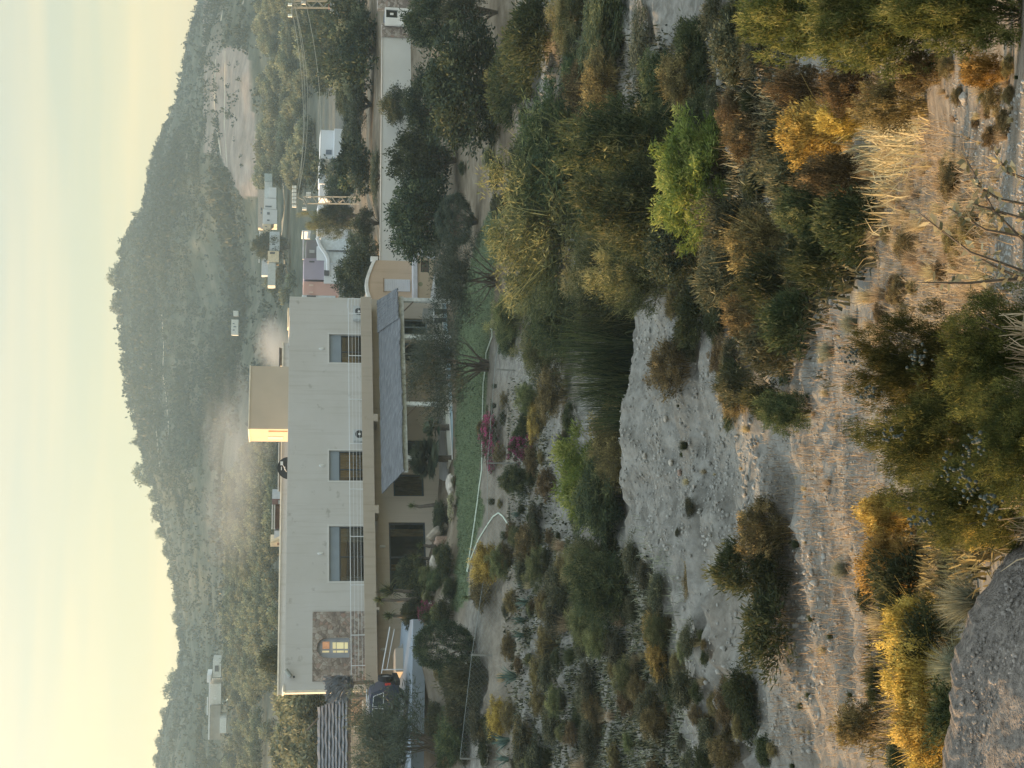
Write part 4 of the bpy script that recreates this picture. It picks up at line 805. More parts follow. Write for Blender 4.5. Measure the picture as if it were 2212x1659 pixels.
LMK = [((255, 600), 'the ridge summit'), ((285, 830), 'the ridge shoulder'), ((312, 1000), 'the twin ridge trees'), ((355, 1130), 'the dip in the ridge'), ((398, 1340), 'the low ridge saddle'), ((386, 1475), 'the last ridge clump'), ((348, 1610), 'the lowest ridge end'), ((390, 150), 'the quarry skyline'), ((320, 420), 'the steep ridge flank'), ((560, 960), 'the roof tower'), ((600, 1130), 'the maroon house'), ((510, 1100), 'the upper grove edge'), ((590, 1250), 'the low grove middle'), ((530, 1250), 'the grove centre'), ((540, 1340), 'the winding pipe'), ((515, 1400), 'the hill house foot'), ((580, 1440), 'the villa roof corner'), ((620, 1520), 'the thatched roof ridge'), ((560, 1560), 'the hill house pipe'), ((680, 1600), 'the thatched roof'), ((600, 1630), 'the picture-edge field'), ((960, 1395), 'the clipped ball tree'), ((1130, 1280), 'the agave row'), ((1110, 1460), 'the big lone agave'), ((1130, 965), 'the pink bougainvillea'), ((1275, 1030), 'the yellow-topped oleander'), ((1310, 1265), 'the grey leafy bush'), ((1430, 1390), 'the golden sunlit bush'), ((1520, 1250), 'the pinkish dry bush'),
 ((1645, 1145), 'the straw-topped shrub'), ((1290, 780), 'the tall reeds'), ((1450, 1000), 'the largest flat stone'), ((1395, 985), 'the pebble crest'), ((1820, 700), 'the grey path tussock'), ((1850, 1565), 'the lone rusty bush'), ((1640, 1360), 'the long dark green bush'), ((1120, 1600), 'the picture-edge agave'), ((1030, 1600), 'the grey track'), ((1250, 1600), 'the grassy bank edge'), ((1400, 1600), 'the far bank corner'), ((1550, 1600), 'the lower bank corner'),
 ((1515, 400), 'the bright green shrub'), ((1740, 260), 'the golden broom group'), ((1400, 120), 'the dark feathery bush'), ((1500, 850), 'the bare slope bushes'), ((1750, 1000), 'the grey path'), ((1900, 1200), 'the golden foreground broom'), ((1980, 1450), 'the glowing broom bush'), ((1990, 1010), 'the pale tussock'), ((2080, 1290), 'the rock rim tussock'), ((1100, 650), 'the lawn fence post'), ((1150, 400), 'the gully tamarisks'), ((1600, 650), 'the brown thicket'), ((1700, 850), 'the thicket tip'), ((2150, 180), 'the pale grass stone'),
 ((705, 300), 'the long white farmhouse'), ((720, 432), 'the insulated pylon'), ((710, 590), 'the lavender house'), ((740, 10), 'the edge pylon'), ((600, 480), 'the terraced white house'), ((510, 250), 'the quarry'), ((790, 200), 'the garden wall'), ((640, 200), 'the sagging wires'), ((620, 60), 'the grey shed-like vehicle'), ((700, 130), 'the wall trees'), ((600, 350), 'the village edge'), ((670, 520), 'the modern house roof'), ((610, 150), 'the mid valley field')]
SEEN = {}
def relabel(desc, b, px=None, far=25):
    xd, yd = proj(float(b[0]), float(b[1]), float(b[2])); (lx, ly), nm = min(LMK, key=lambda q: (q[0][0] - xd) ** 2 + (q[0][1] - yd) ** 2)
    dx, dy = xd - lx, yd - ly; m = math.hypot(dx, dy)
    ds = 'close ' if m < 28 else 'far ' if m > 85 else ''
    rel = (ds + ('nearer the camera than ' if dx > 0 else 'behind ')) if abs(dx) > abs(dy) else (ds + ('towards the car from ' if dy > 0 else 'towards the gate hut from '))
    return desc + ' ' + rel + nm
cnt = {}
def plant(key, base, wx, hz, label, cat, group=None, rot=None, wy=None, name=None, lean=0):
    nm, me, br = PROTO[key]; nm = name or nm
    g = random.Random(int(abs(base[0] * 977 + base[1] * 131)) + 7); rot = g.uniform(0, 6.28) if rot is None else rot
    if br is None:
        o = link(nm, me); root = o
    else:
        root = bpy.data.objects.new(nm, None); COL.objects.link(root)
        f = bpy.data.objects.new('crown' if 'tree' in nm or 'pine' in nm else 'foliage', me); COL.objects.link(f); f.parent = root
        b = bpy.data.objects.new('trunk' if 'tree' in nm or 'pine' in nm else 'stems', br); COL.objects.link(b); b.parent = root
    root.location = (float(base[0]), float(base[1]), float(base[2]) - .03 * hz); root.rotation_euler = (0, lean, rot) if not lean else (0, lean, 0); root.scale = (wx, wy or wx, hz)
    tag(root, label, cat, group); return root
def pbox(key, x0, x1, y0, y1, label, cat, Y=None, group=None, k=None, grow=1.12, fix=False, **kw):
    """plant filling the picture box top x0 .. base x1, y0 .. y1"""
    if k: (x0, y0), (x1, y1) = D(k, x0, y0), D(k, x1, y1)
    ym = (y0 + y1) / 2
    b = G(x1, ym) if Y is None else (G(x1, ym, 40) if 50 < Y < 95 and not fix else GY(x1, ym, Y))
    top = P(x0, ym, b[1])[2]; h = max(.1, top - b[2]); wd = (y1 - y0) * b[1] / F_PX * grow
    return plant(key, b, wd, h, label, cat, group, **kw)
# ------------------------------------------------------------------ named plants, near the garden
TR = 'tree'
EV = 'evergreens along the garden wall'
pbox('dark1', 870, 985, 0, 100, 'evergreen tree in front of the white gate hut, its lower edge lit', TR, Y=88, group=EV)
pbox('olive1', 955, 1075, -10, 62, 'brownish olive tree at the edge of the dry garden below the gate hut', TR, Y=78)
pbox('dark2', 918, 1090, 78, 306, 'broadest round evergreen tree on the dry garden soil', TR, Y=80, group=EV)
pbox('dark3', 872, 975, 160, 292, 'evergreen tree between the garden wall and the broadest round tree', TR, Y=88, group=EV)
pbox('olive2', 826, 900, 190, 268, 'small loose tree rising against the white garden wall', TR, Y=92)
pbox('dark1', 840, 985, 292, 402, 'round evergreen tree with pale tips left of the loose wall tree', TR, Y=88, group=EV)
pbox('dark2', 838, 985, 396, 556, 'tall dense evergreen tree next to the closed parasol', TR, Y=86, group=EV)
pbox('olive3', 800, 862, 338, 428, 'small tree whose crown shows over the garden wall', TR, Y=97.5)
t = pbox('topiary', 938, 1032, 428, 532, 'smooth grey-green clipped dome tree at the end of the lawn', TR, Y=80, name='topiary_tree')
o = pbox('pad', 1040, 1090, 175, 248, 'upper pad of cloud-pruned pine', 'shrub', Y=71)
bpy.data.objects.remove(o)
# cloud pruned pine: three pads on one trunk
b = GY(1112, 195, 70); root = empty('cloud_pruned_pine', b, 'cloud-pruned pine with three flat clipped pads above the hedge', 'tree')
mb = MB()
for (x0, x1, y0, y1, dy) in ((1037, 1066, 178, 240, 0), (1050, 1082, 150, 262, .2), (1078, 1100, 150, 190, -.3)):
    c = P((x0 + x1) / 2, (y0 + y1) / 2, 70 + dy); f = bpy.data.objects.new('foliage_pad', PROTO['pad'][1]); COL.objects.link(f); f.parent = root
    h = (x1 - x0) * 70 / F_PX; f.location = tuple(c - b - np.array([0, 0, h * .5])); f.scale = ((y1 - y0) * 70 / F_PX, (y1 - y0) * 50 / F_PX, h)
    mb.tube([b + (0, 0, -.2), b + (c - b) * .5 + (.1, 0, -.1), c], [.09, .07, .04], 6)
mb.build('trunk', BARK, root)
# rosemary hedge on the bank
hb = [G(*D('l', x, y)) for x, y in ((1020, 650), (1080, 560), (1130, 470), (1180, 380), (1220, 300), (1250, 220))]
for i, b in enumerate(hb):
    plant('green%d' % (i % 3 + 1), b, 1.9, 1.35, ['lowest, leftmost bush of the dark green rosemary hedge', 'bush of the rosemary hedge under the clipped pine pads', 'bush of the rosemary hedge below the pine trunk', 'middle bush of the sloping rosemary hedge', 'rosemary hedge bush just before the end near the fence post', 'rightmost bush ending the rosemary hedge'][i], 'shrub', 'bushes of the rosemary hedge', name='hedge_bush')
pbox('green1', 1000, 1075, 808, 880, 'low dark plant by the soil path', 'shrub', k='l') if False else None
pbox('dark3', 1003, 1065, 385, 470, 'small dark bush on the bare soil at the foot of the big stone', 'shrub', Y=80) if False else None
pbox('green2', 560, 615, 1180, 1260, 'small young shrub alone on the brown garden soil', 'shrub', k='l')
# lawn pines
pbox('pine1', 928, 1075, 522, 684, 'greyish feathery multi-stemmed pine on the lawn near the parasol', TR, Y=67)
pbox('pine2', 880, 1055, 700, 880, 'green feathery pine on the lawn before the pool wall', TR, Y=64.5)
pbox('pine3', 757, 975, 1502, 1730, 'big feathery dark conifer hiding the parked car', TR, Y=60)
pbox('ball', 888, 1028, 1345, 1442, 'large clipped dark green ball tree below the driveway', TR, name='ball_tree')
# palms, yuccas, garden shrubs by the house
def yucca(k, x0, x1, y0, y1, Y, label, trunk=.35, grp='yuccas by the villa', mesh='yucca1'):
    (x0, y0), (x1, y1) = D(k, x0, y0), D(k, x1, y1); ym = (y0 + y1) / 2; c = P((x0 + x1) / 2, ym, Y); r = (y1 - y0) * Y / F_PX
    root = empty('yucca', (c[0], Y, c[2] - r * .5 - trunk), label, 'yucca', grp)
    f = bpy.data.objects.new('crown', PROTO[mesh][1]); COL.objects.link(f); f.parent = root; f.location = (0, 0, trunk); f.scale = (r * 1.05,) * 3; f.rotation_euler = (0, 0, x0)
    mb = MB(); mb.tube([(c[0] + .1, Y, c[2] - r * .5 - trunk - .6), (c[0] - .05, Y, c[2] - trunk * .6), (c[0], Y, c[2])], [.12, .09, .08], 7); mb.build('trunk', BARK, root)
yucca('f', 1330, 1460, 690, 820, 71, 'small dark spiky yucca against the beige ground floor wall', .5)
yucca('f', 1345, 1510, 1115, 1300, 69.5, 'yucca with yellow lower leaves before the big ground floor window', .8, mesh='yucca2')
yucca('f', 1410, 1540, 1030, 1170, 70, 'green yucca just right of the yellow-leaved yucca', .5, mesh='yucca3')
yucca('f', 1590, 1745, 1090, 1260, 67.5, 'yucca among the boulders at the lawn edge', .3, mesh='yucca2')
yucca('f', 1600, 1760, 1220, 1370, 66.8, 'lower yucca beside the pale boulders', .3, mesh='yucca3')
yucca('f', 1080, 1360, 1340, 1650, 68, 'largest dark yucca reaching over the balcony edge', 1.6)
yucca('g', 1080, 1300, 60, 230, 67.5, 'yellow-green yucca crown below the balcony band', 1.3, mesh='yucca2')
yucca('g', 1180, 1420, 190, 400, 67, 'dark yucca crown at the top of the white stair rail', 1.0, mesh='yucca3')
yucca('o', 230, 300, 370, 470, 56, 'thin young yucca at the left end of the lawn', .4, grp=None, mesh='yucca2')
def palm(k, x0, x1, y0, y1, Y, label, n=22, seed=1):
    (x0, y0), (x1, y1) = D(k, x0, y0), D(k, x1, y1); ym = (y0 + y1) / 2; r = (y1 - y0) * Y / F_PX * .5; c = P((x0 + x1) / 2, ym, Y)
    g = np.random.default_rng(seed); root = empty('fan_palm', (c[0], Y, c[2] - r - .2), label, 'palm', 'fan palms by the terrace')
    V = []; F_ = []; T = []
    for i in range(n):
        az = g.uniform(0, 6.283); el = g.uniform(-.35, 1.3); d = np.array([math.cos(az) * math.cos(el), math.sin(az) * math.cos(el), math.sin(el)])
        s = unit(np.cross(d, (0, 0, 1))); u = np.cross(s, d); st_ = c + d * r * .45; t = g.random()
        for j in range(17):
            th = (j - 8) / 8 * 1.35; e_ = d * math.cos(th) + s * math.sin(th); e_ = unit(e_ - u * .12 * abs(th)); tip = st_ + e_ * r * .55 * (1 - .2 * abs(th)) - np.array([0, 0, .1 * r])
            q_ = unit(np.cross(e_, u)) * r * .042; o_ = len(V); V += [st_, st_ + (tip - st_) * .6 + q_, tip, st_ + (tip - st_) * .6 - q_]; F_.append([o_, o_+1, o_+2, o_+3]); T += [t] * 4
        q_ = s * .02; o_ = len(V); V += [c - q_, c + q_, st_ + q_, st_ - q_]; F_.append([o_, o_+1, o_+2, o_+3]); T += [.2] * 4
    me = mesh_np('fronds', np.array(V) - np.array(root.location), np.array(F_), T); link('fronds', me, LM['palm'], root)
    mb = MB(); mb.tube([(c[0], Y, c[2] - r - .6), tuple(c)], [.2, .16], 8); mb.build('trunk', BARK, root)
palm('f', 1310, 1720, 130, 560, 71, 'large grey-green fan palm in front of the left end of the terrace', 140, 1)
palm('e', 1690, 1900, 1380, 1640, 72, 'smaller fan palm under the reed roof at the terrace edge', 26, 2)
palm('s', 1600, 1850, 400, 700, 76, 'spiky little palm before the peach annex', 20, 3)
SH = 'shrub'
pbox('dark1', 1560, 1760, 730, 1000, 'dark bush between the fan palm and the driftwood log', SH, k='f', Y=69, fix=True)
pbox('dark2', 1230, 1480, 1210, 1500, 'dark broad-leaved bush under the ground floor window', SH, k='f', Y=69.8, fix=True)
pbox('green1', 1330, 1640, 1290, 1660, 'mid-green bush behind the pale boulders', SH, k='f', Y=68.5, fix=True)
pbox('dark3', 1280, 1640, 330, 560, 'dark bush beside the foot of the stairs', SH, k='g', Y=66) if False else None
pbox('dark3', 1370, 1700, 150, 400, 'broad dark bush left of the boulder row', SH, k='g', Y=67.2, fix=True)
pbox('pink', 1530, 1680, 180, 340, 'faint red-flowered shrub near the last boulder', SH, k='g', Y=64, fix=True)
pbox('green3', 1560, 1720, 260, 380, 'grey-green spiky shrub under the red-flowered one', SH, k='g', Y=63, fix=True)
pbox('cream', 1690, 1900, 665, 860, 'small tree with pale cream leaves at the lawn edge', SH, k='f', Y=66.5, fix=True)
pbox('green2', 1720, 1830, 380, 480, 'dark low plant between the boulders and the lawn', SH, k='f', Y=68) if False else None
pbox('pink', 360, 480, 250, 600, 'red-flowered bougainvillea trailing along the lawn edge', 'flowering shrub', k='n')
pbox('pink', 560, 730, 400, 590, 'bright pink bougainvillea beside the fence post', 'flowering shrub', k='n', Y=53)
pbox('willow1', 500, 720, 620, 820, 'loose green shrub left of the pink bougainvillea', SH, k='n', Y=52)
pbox('yell3', 610, 790, 30, 210, 'small yellow-green shrub by the bank below the hose', SH, k='n', Y=54)
pbox('gold2', 690, 800, 170, 420, 'orange-lit dry shrub under the yellow-green one', SH, k='n', Y=53)
pbox('yell1', 800, 1010, 770, 1080, 'yellow-green shrub on the lawn edge where the hose ends', SH, k='m', Y=58.5)
pbox('willow2', 850, 960, 1000, 1200, 'dull shrub beside the hose end on the lawn edge', SH, k='m', Y=58)
pbox('gold3', 270, 520, 1190, 1480, 'rusty orange bush at the left end of the lawn', SH, k='n', Y=55)
pbox('rust1', 280, 420, 1380, 1660, 'brown bush behind the chain-link fence', SH, k='n', Y=54)
pbox('scrub1', 60, 400, 900, 1110, 'warm-lit scrub under the clipped ball tree', SH, k='o', Y=57)
pbox('scrub2', 80, 330, 1100, 1300, 'olive-brown scrub left of the clipped ball tree', SH, k='o', Y=57)
pbox('willow3', 40, 260, 1250, 1600, 'grey-green bush below the big feathery conifer', SH, k='o', Y=56)
pbox('gold1', 400, 560, 1180, 1420, 'yellow-topped bush on the bank beneath the grey track', SH, k='o')
# large bushes in the gully
pbox('yell1', 1075, 1400, 320, 640, 'large yellow-lit tamarisk at the top of the gully', 'bush', Y=38)
pbox('willow1', 1130, 1420, 215, 470, 'dark willowy mass right of the yellow-lit tamarisk', 'bush', Y=37)
pbox('willow2', 1260, 1470, 300, 520, 'deep green willowy bush in the centre of the gully', 'bush', Y=34.5)
pbox('yell2', 1230, 1455, 500, 690, 'yellow-green tamarisk lobe hanging over the pebble crest', 'bush', Y=33)
pbox('willow3', 1330, 1490, 420, 600, 'dark shaded bush under the tamarisks', 'bush', Y=33.5)
pbox('yell3', 1110, 1290, 560, 710, 'yellow-green bush between the lawn fence and the reeds', 'bush', Y=45)
pbox('yell1', 1125, 1240, 690, 815, 'yellow-green bush directly above the tall reeds', 'bush', Y=45)
pbox('willow3', 1150, 1330, 640, 760, 'shaded green bush behind the tall reeds', 'bush', Y=42)
pbox('yell2', 1195, 1420, -30, 130, 'big yellow-lit bush at the picture\'s right edge', 'bush', Y=38)
pbox('willow3', 1270, 1560, -40, 200, 'big dark feathery bush at the right edge below the yellow-lit one', 'bush', Y=33)
pbox('willow1', 1240, 1440, 110, 260, 'grey-green bush between the right-edge bushes and the gully', 'bush', Y=37)
pbox('scrub3', 1370, 1500, 20, 150, 'brown scrub under the dark feathery bush', 'bush', Y=28)
pbox('willow1', 1225, 1485, 235, 400, 'dark feathery bush at the hut side of the gully, reaching over the lime shrub', 'bush')
pbox('willow3', 1250, 1500, 360, 540, 'broad dark bush in the gully just above the thicket', 'bush')
pbox('yell2', 1290, 1450, 515, 670, 'yellow-tipped bush whose foot rests on the pebble crest', 'bush')
pbox('dark2', 1400, 1530, 470, 620, 'dark low bush between the gully mass and the pebble slope', 'bush')
for i, (x0, x1, y0, y1, Y) in enumerate(((1190, 1390, 700, 800, 33.2), (1200, 1380, 770, 870, 33), (1225, 1390, 640, 740, 33), (1220, 1375, 840, 930, 32.5))):
    b = GY(x1, (y0 + y1) / 2, Y); h = P(x0, 0, Y)[2] - P(x1, 0, Y)[2]
    o = plant('tuft%d' % (i % 3 + 1), b, h * .7, h, ['tall reed clump in the middle of the reed stand', 'tall reed clump left of the middle of the reed stand', 'rightmost tall reed clump under the tamarisk', 'leftmost short reed clump by the bare bank'][i], 'reeds', 'tall reed clumps on the gully edge', name='reed_clump')
pbox('rust2', 1160, 1260, 800, 900, 'rusty brown dry shrub left of the reeds', SH, Y=44)
pbox('rust3', 1270, 1375, 880, 1000, 'brown dry shrub filling the gully above the pebble crest', SH, Y=33)
pbox('rust1', 1290, 1390, 960, 1050, 'low brown shrub on the lip of the pebble crest', SH, Y=32.5)
pbox('bright2', 1210, 1340, 945, 1115, 'bright yellow-topped oleander in the middle of the gully', 'bush', Y=35)
pbox('willow2', 1250, 1370, 990, 1160, 'green base of foliage left of the yellow-topped oleander', 'bush', Y=33.5)
pbox('yell2', 1222, 1370, 1165, 1290, 'grey bush with yellow-lit top left of the oleander', 'bush', Y=34)
pbox('willow1', 1235, 1400, 1200, 1330, 'grey leafy bush with many dark stems on the bank', 'bush', Y=32)
pbox('yell3', 1230, 1330, 1290, 1400, 'yellow-tipped bush at the left of the grey leafy bush', 'bush', Y=35)
pbox('gold1', 1391, 1480, 1326, 1400, 'golden sunlit bush on the left bank', 'bush', Y=27)
pbox('gold2', 1400, 1480, 1385, 1460, 'brightest orange sunlit bush on the left bank', 'bush', Y=26.5)
pbox('rust2', 1480, 1560, 1210, 1290, 'pinkish dry bush on the pebble slope', 'bush', Y=22.5)
pbox('green1', 1530, 1640, 1180, 1280, 'dark green bush below the pinkish dry bush', 'bush')
pbox('rust3', 1590, 1700, 1090, 1200, 'straw-topped shrub with dry stalks beside the path', 'bush')
pbox('green2', 1610, 1700, 1170, 1300, 'dark green bush beside the straw-topped shrub', 'bush')
pbox('green3', 1600, 1700, 1290, 1440, 'long dark green bush on the left slope', 'bush')
pbox('bright1', 1424, 1610, 284, 506, 'bright green leafy shrub below the gully tamarisks', 'bush', Y=20)
pbox('bright2', 1500, 1600, 400, 505, 'left shoot of the bright green leafy shrub', 'bush', Y=19.5)
# thicket right of the path
TH_ = [('scrub1', 1510, 1640, 430, 540), ('rust1', 1560, 1700, 460, 600), ('scrub2', 1500, 1620, 540, 660), ('green2', 1590, 1720, 560, 680), ('rust2', 1560, 1680, 640, 740), ('scrub3', 1600, 1740, 690, 800), ('green3', 1640, 1760, 640, 750),
       ('scrub1', 1640, 1800, 330, 450), ('willow2', 1680, 1850, 400, 520), ('rust3', 1720, 1880, 330, 440), ('green1', 1760, 1900, 420, 540), ('scrub2', 1620, 1760, 250, 360), ('rust1', 1560, 1660, 260, 350), ('green3', 1700, 1840, 520, 620), ('scrub3', 1540, 1650, 800, 870), ('green1', 1600, 1700, 830, 900), ('willow1', 1640, 1750, 850, 930)]
names_ = ['brown scrub at the top of the thicket', 'rusty bush in the upper thicket', 'brown-green scrub at the thicket\'s upper left', 'dark green bush deep in the thicket', 'rusty bush near the thicket\'s left slope', 'brown-green bush bulging onto the grey path', 'dark green bush above the bulging path bush', 'brown scrub under the bright green leafy shrub', 'large dark green bush at the foot of the thicket', 'russet bush at the right foot of the thicket', 'dark bush just above the dry grass', 'brown bush beside the golden broom', 'dull rusty bush beneath the gully pines', 'green bush on the path edge', 'small brown bush at the thicket\'s left tip', 'low green bush at the thicket\'s left end', 'last willowy bush before the bare slope']
for (k_, x0, x1, y0, y1), lb_ in zip(TH_, names_): pbox(k_, x0, x1, y0, y1, lb_, 'bush')
# sun-lit broom, right foreground
for (k_, x0, x1, y0, y1, lb_) in (('rust1', 1655, 1800, 150, 240, 'orange broom bush at the top right of the foreground'), ('gold1', 1680, 1830, 230, 350, 'golden broom bush at the upper right, second from the acacia'), ('rust2', 1770, 1900, 145, 240, 'tall russet broom beside the acacia'), ('gold2', 1760, 1880, 220, 300, 'golden broom in the heart of the right-hand group'),
        ('rust3', 1850, 2000, 175, 280, 'dark russet broom bush nearest the dry grass'), ('rust1', 1930, 2030, 120, 200, 'brown broom bush under the acacia'), ('gold3', 2070, 2180, 120, 190, 'small golden bush by the pale stone near the right corner'),
        ('gold2', 1850, 1975, 1060, 1160, 'golden broom left of the juniper'), ('gold1', 1855, 1985, 1150, 1290, 'golden broom in the left foreground row, beside the green tuft'), ('gold3', 1900, 2040, 1300, 1430, 'large golden broom above the grey rock'), ('gold1', 1910, 2060, 1400, 1540, 'broad glowing broom bush left of centre'), ('gold2', 1930, 2070, 1500, 1640, 'golden broom at the bottom left corner'),
        ('green1', 1880, 1990, 1190, 1330, 'bright green broom between the golden ones'), ('green2', 1940, 2050, 1330, 1460, 'green broom behind the grey grass tufts'), ('rust2', 1800, 1900, 1520, 1610, 'rusty bush by itself on the left grey slope'), ('gold3', 1960, 2060, 1590, 1690, 'last golden bush at the left picture edge'), ('gold1', 2080, 2160, 1110, 1180, 'small orange bush on the rim of the grey rock')):
    pbox(k_, x0, x1, y0, y1, lb_, 'bush')
pbox('green3', 2010, 2100, 1480, 1600, 'green bush over the grey rock at the left', 'bush')
# acacia at the right, juniper in the centre foreground
for (x0, x1, y0, y1, Y, lb_) in ((1600, 1870, -60, 140, 9.2, 'bright green acacia crown at the upper right corner of the foreground'), (1740, 2040, -70, 165, 6.4, 'dense acacia bush between the two other acacias'), (1900, 2230, -60, 120, 4.0, 'acacia bush lowest in the right foreground corner')):
    b = GY(x1, (y0 + y1) / 2, Y); zt = P(x0, 40, Y)[2]; zb = min(b[2], P(x1, 40, Y)[2]); plant('acacia', (b[0], Y, zb), (y1 - y0) * Y / F_PX, zt - zb, lb_, 'acacia', 'acacia bushes at the right')
for (x0, x1, y0, y1, Y, lb_) in ((1800, 2150, 690, 900, 4.4, 'juniper bush tip pointing up over the grey path'), (1850, 2200, 820, 1080, 3.9, 'juniper bush with grey cone clusters in the middle foreground'), (1930, 2280, 960, 1200, 3.5, 'left part of the juniper thicket with bare branches'), (2000, 2300, 640, 900, 3.5, 'right part of the juniper thicket at the picture foot'), (2070, 2330, 820, 1080, 3.1, 'nearest juniper bush cut by the picture foot')):
    b = GY(x1, (y0 + y1) / 2, Y); zt = P(x0, 700, Y)[2]; zb = P(x1, 700, Y)[2]; zb = min(zb, b[2])
    o = plant('cypress', (P(2050, (y0 + y1) / 2, Y)[0], Y, zb), (y1 - y0) * Y / F_PX, zt - zb, lb_, 'juniper', 'juniper bushes in the foreground')
# cones
def icos():
    t = (1 + 5 ** .5) / 2; v = unit(np.array([(-1, t, 0), (1, t, 0), (-1, -t, 0), (1, -t, 0), (0, -1, t), (0, 1, t), (0, -1, -t), (0, 1, -t), (t, 0, -1), (t, 0, 1), (-t, 0, -1), (-t, 0, 1)], float))
    f = np.array([(0, 11, 5), (0, 5, 1), (0, 1, 7), (0, 7, 10), (0, 10, 11), (1, 5, 9), (5, 11, 4), (11, 10, 2), (10, 7, 6), (7, 1, 8), (3, 9, 4), (3, 4, 2), (3, 2, 6), (3, 6, 8), (3, 8, 9), (4, 9, 5), (2, 4, 11), (6, 2, 10), (8, 6, 7), (9, 8, 1)]); return v, f
def subdiv(v, f):
    v = [tuple(x) for x in v]; mp = {}; nf = []
    def mid(a, b):
        k = (min(a, b), max(a, b))
        if k not in mp: mp[k] = len(v); q = np.array(v[a]) + np.array(v[b]); v.append(tuple(q / np.linalg.norm(q)))
        return mp[k]
    for a, b, c in f: ab, bc, ca = mid(a, b), mid(b, c), mid(c, a); nf += [(a, ab, ca), (b, bc, ab), (c, ca, bc), (ab, bc, ca)]
    return np.array(v), np.array(nf)
IV, IF_ = icos(); SV, SF_ = subdiv(IV, IF_); SV2, SF2 = subdiv(SV, SF_); SV3, SF3 = subdiv(SV2, SF2)
g_ = np.random.default_rng(5)
CL = ['tip', 'upper gate hut side', 'heart', 'base', 'foot', 'car side', 'lower car side', 'upper car side', 'lowest tip']
for j, (x, y, Y) in enumerate(((1838, 770, 4.1), (1985, 770, 3.5), (1925, 940, 3.6), (2060, 1010, 3.1), (2110, 960, 3.0), (1985, 1130, 3.3), (2090, 1060, 3.1), (1880, 850, 3.9), (2140, 1100, 3.0))):
    c = P(x, y, Y); V = []; F_ = []
    root = empty('cone_cluster', c, 'cluster of round grey-green cones at the ' + CL[j] + ' of the foreground juniper', 'cones', 'cone clusters on the junipers')
    me = mesh_np('cone', SV2 * .0048, SF2, np.full(len(SV2), .6), True)
    me.materials.append(LM['berry'])
    for i in range(22):
        p = g_.normal(size=3) * (.018, .022, .014); o = bpy.data.objects.new('cone', me); COL.objects.link(o); o.parent = root; o.location = tuple(p); o.scale = (g_.uniform(.7, 1.15),) * 3
# twiggy plant at the lower right
g2 = random.Random(9)
tw_ = [((2212, 560), (2085, 340)), ((2212, 520), (2050, 450)), ((2190, 600), (1990, 610)), ((2212, 400), (2150, 330)), ((2212, 600), (1985, 460)), ((2200, 480), (2100, 440)), ((2212, 450), (2110, 400)), ((2212, 620), (2120, 560))]
rt = P(2215, 540, 3.0); rt[2] -= .3; root = empty('twiggy_plant', rt, 'twiggy plant with long thin stems and small oval leaves near the camera', 'shrub')
mb = MB(); V = []; F_ = []; T = []
for (a_, b_) in tw_:
    p0 = P(a_[0] + 40, a_[1], 3.0); p1 = P(b_[0], b_[1], 2.9); mid = (p0 + p1) / 2 + np.array([g2.uniform(-.02, .02), 0, .03]); mb.tube([rt, p0, mid, p1], [.006, .005, .0035, .0015], 5)
    for i in range(26):
        t = g2.uniform(.05, 1); p = p0 + (p1 - p0) * t + np.array([0, 0, .03]) * 4 * t * (1 - t); d = unit(np.array([g2.uniform(-1, 1), g2.uniform(-1, 1), g2.uniform(-.3, 1)])); s = unit(np.cross(d, [g2.random(), g2.random(), g2.random()])); l = g2.uniform(.02, .035)
        o_ = len(V); V += [p, p + d * l * .5 + s * l * .25, p + d * l, p + d * l * .5 - s * l * .25]; F_.append([o_, o_+1, o_+2, o_+3]); T += [g2.random()] * 4
mb.build('stems', BARK, root); me = mesh_np('leaves', np.array(V) - rt, np.array(F_), T); link('leaves', me, LM['cream'], root)
# grey-green grass tussocks
for (x0, x1, y0, y1, lb_) in ((2035, 2115, 1225, 1375, 'large grey-green grass tussock on the rim of the grey rock'), (2022, 2090, 1380, 1515, 'rounded pale grass tussock left of the largest one'), (1930, 2010, 980, 1055, 'pale grass tussock beside the juniper'), (1795, 1850, 668, 730, 'grey grass tussock alone on the path edge'), (1760, 1830, 1200, 1260, 'small grey tussock on the left grey slope'), (1740, 1800, 730, 790, 'dull tussock on the path'), (1990, 2040, 1080, 1150, 'grey-green tussock between broom and juniper')):
    b = G(x1, (y0 + y1) / 2); wd = (y1 - y0) * b[1] / F_PX
    plant('grey%d' % (y0 % 3 + 1), b, wd * .8, wd * .75, lb_, 'grass tussock', 'grey-green grass tussocks')
# agaves along the bank
AGL = ['agave at the garden wall end of the dense agave row', 'second agave of the dense row, counted from the wall end', 'third agave of the row, beside the fence post', 'tallest green agave in the middle of the row', 'agave ending the dense row before the leaning post', 'big spiky blue agave alone under the clipped ball tree', 'small agave before the row, near the hose end', 'wide agave at the car-side picture edge', 'tiny agave near the bougainvillea end of the row', 'last agave at the picture edge beneath the grey track', 'small agave lower on the bank than the row']
for i, (x, y, w_) in enumerate(((1135, 1225, 40), (1138, 1262, 36), (1140, 1300, 44), (1136, 1340, 46), (1132, 1372, 40), (1115, 1462, 62), (1128, 1150, 34), (1100, 1600, 60), (1125, 1110, 34), (1098, 1640, 46), (1150, 1195, 26))):
    b = G(x, y); wd = w_ * b[1] / F_PX; plant('agave%d' % (i % 3 + 1), b, wd * .75, wd * .8, AGL[i], 'agave', 'agaves along the bank', name='agave')
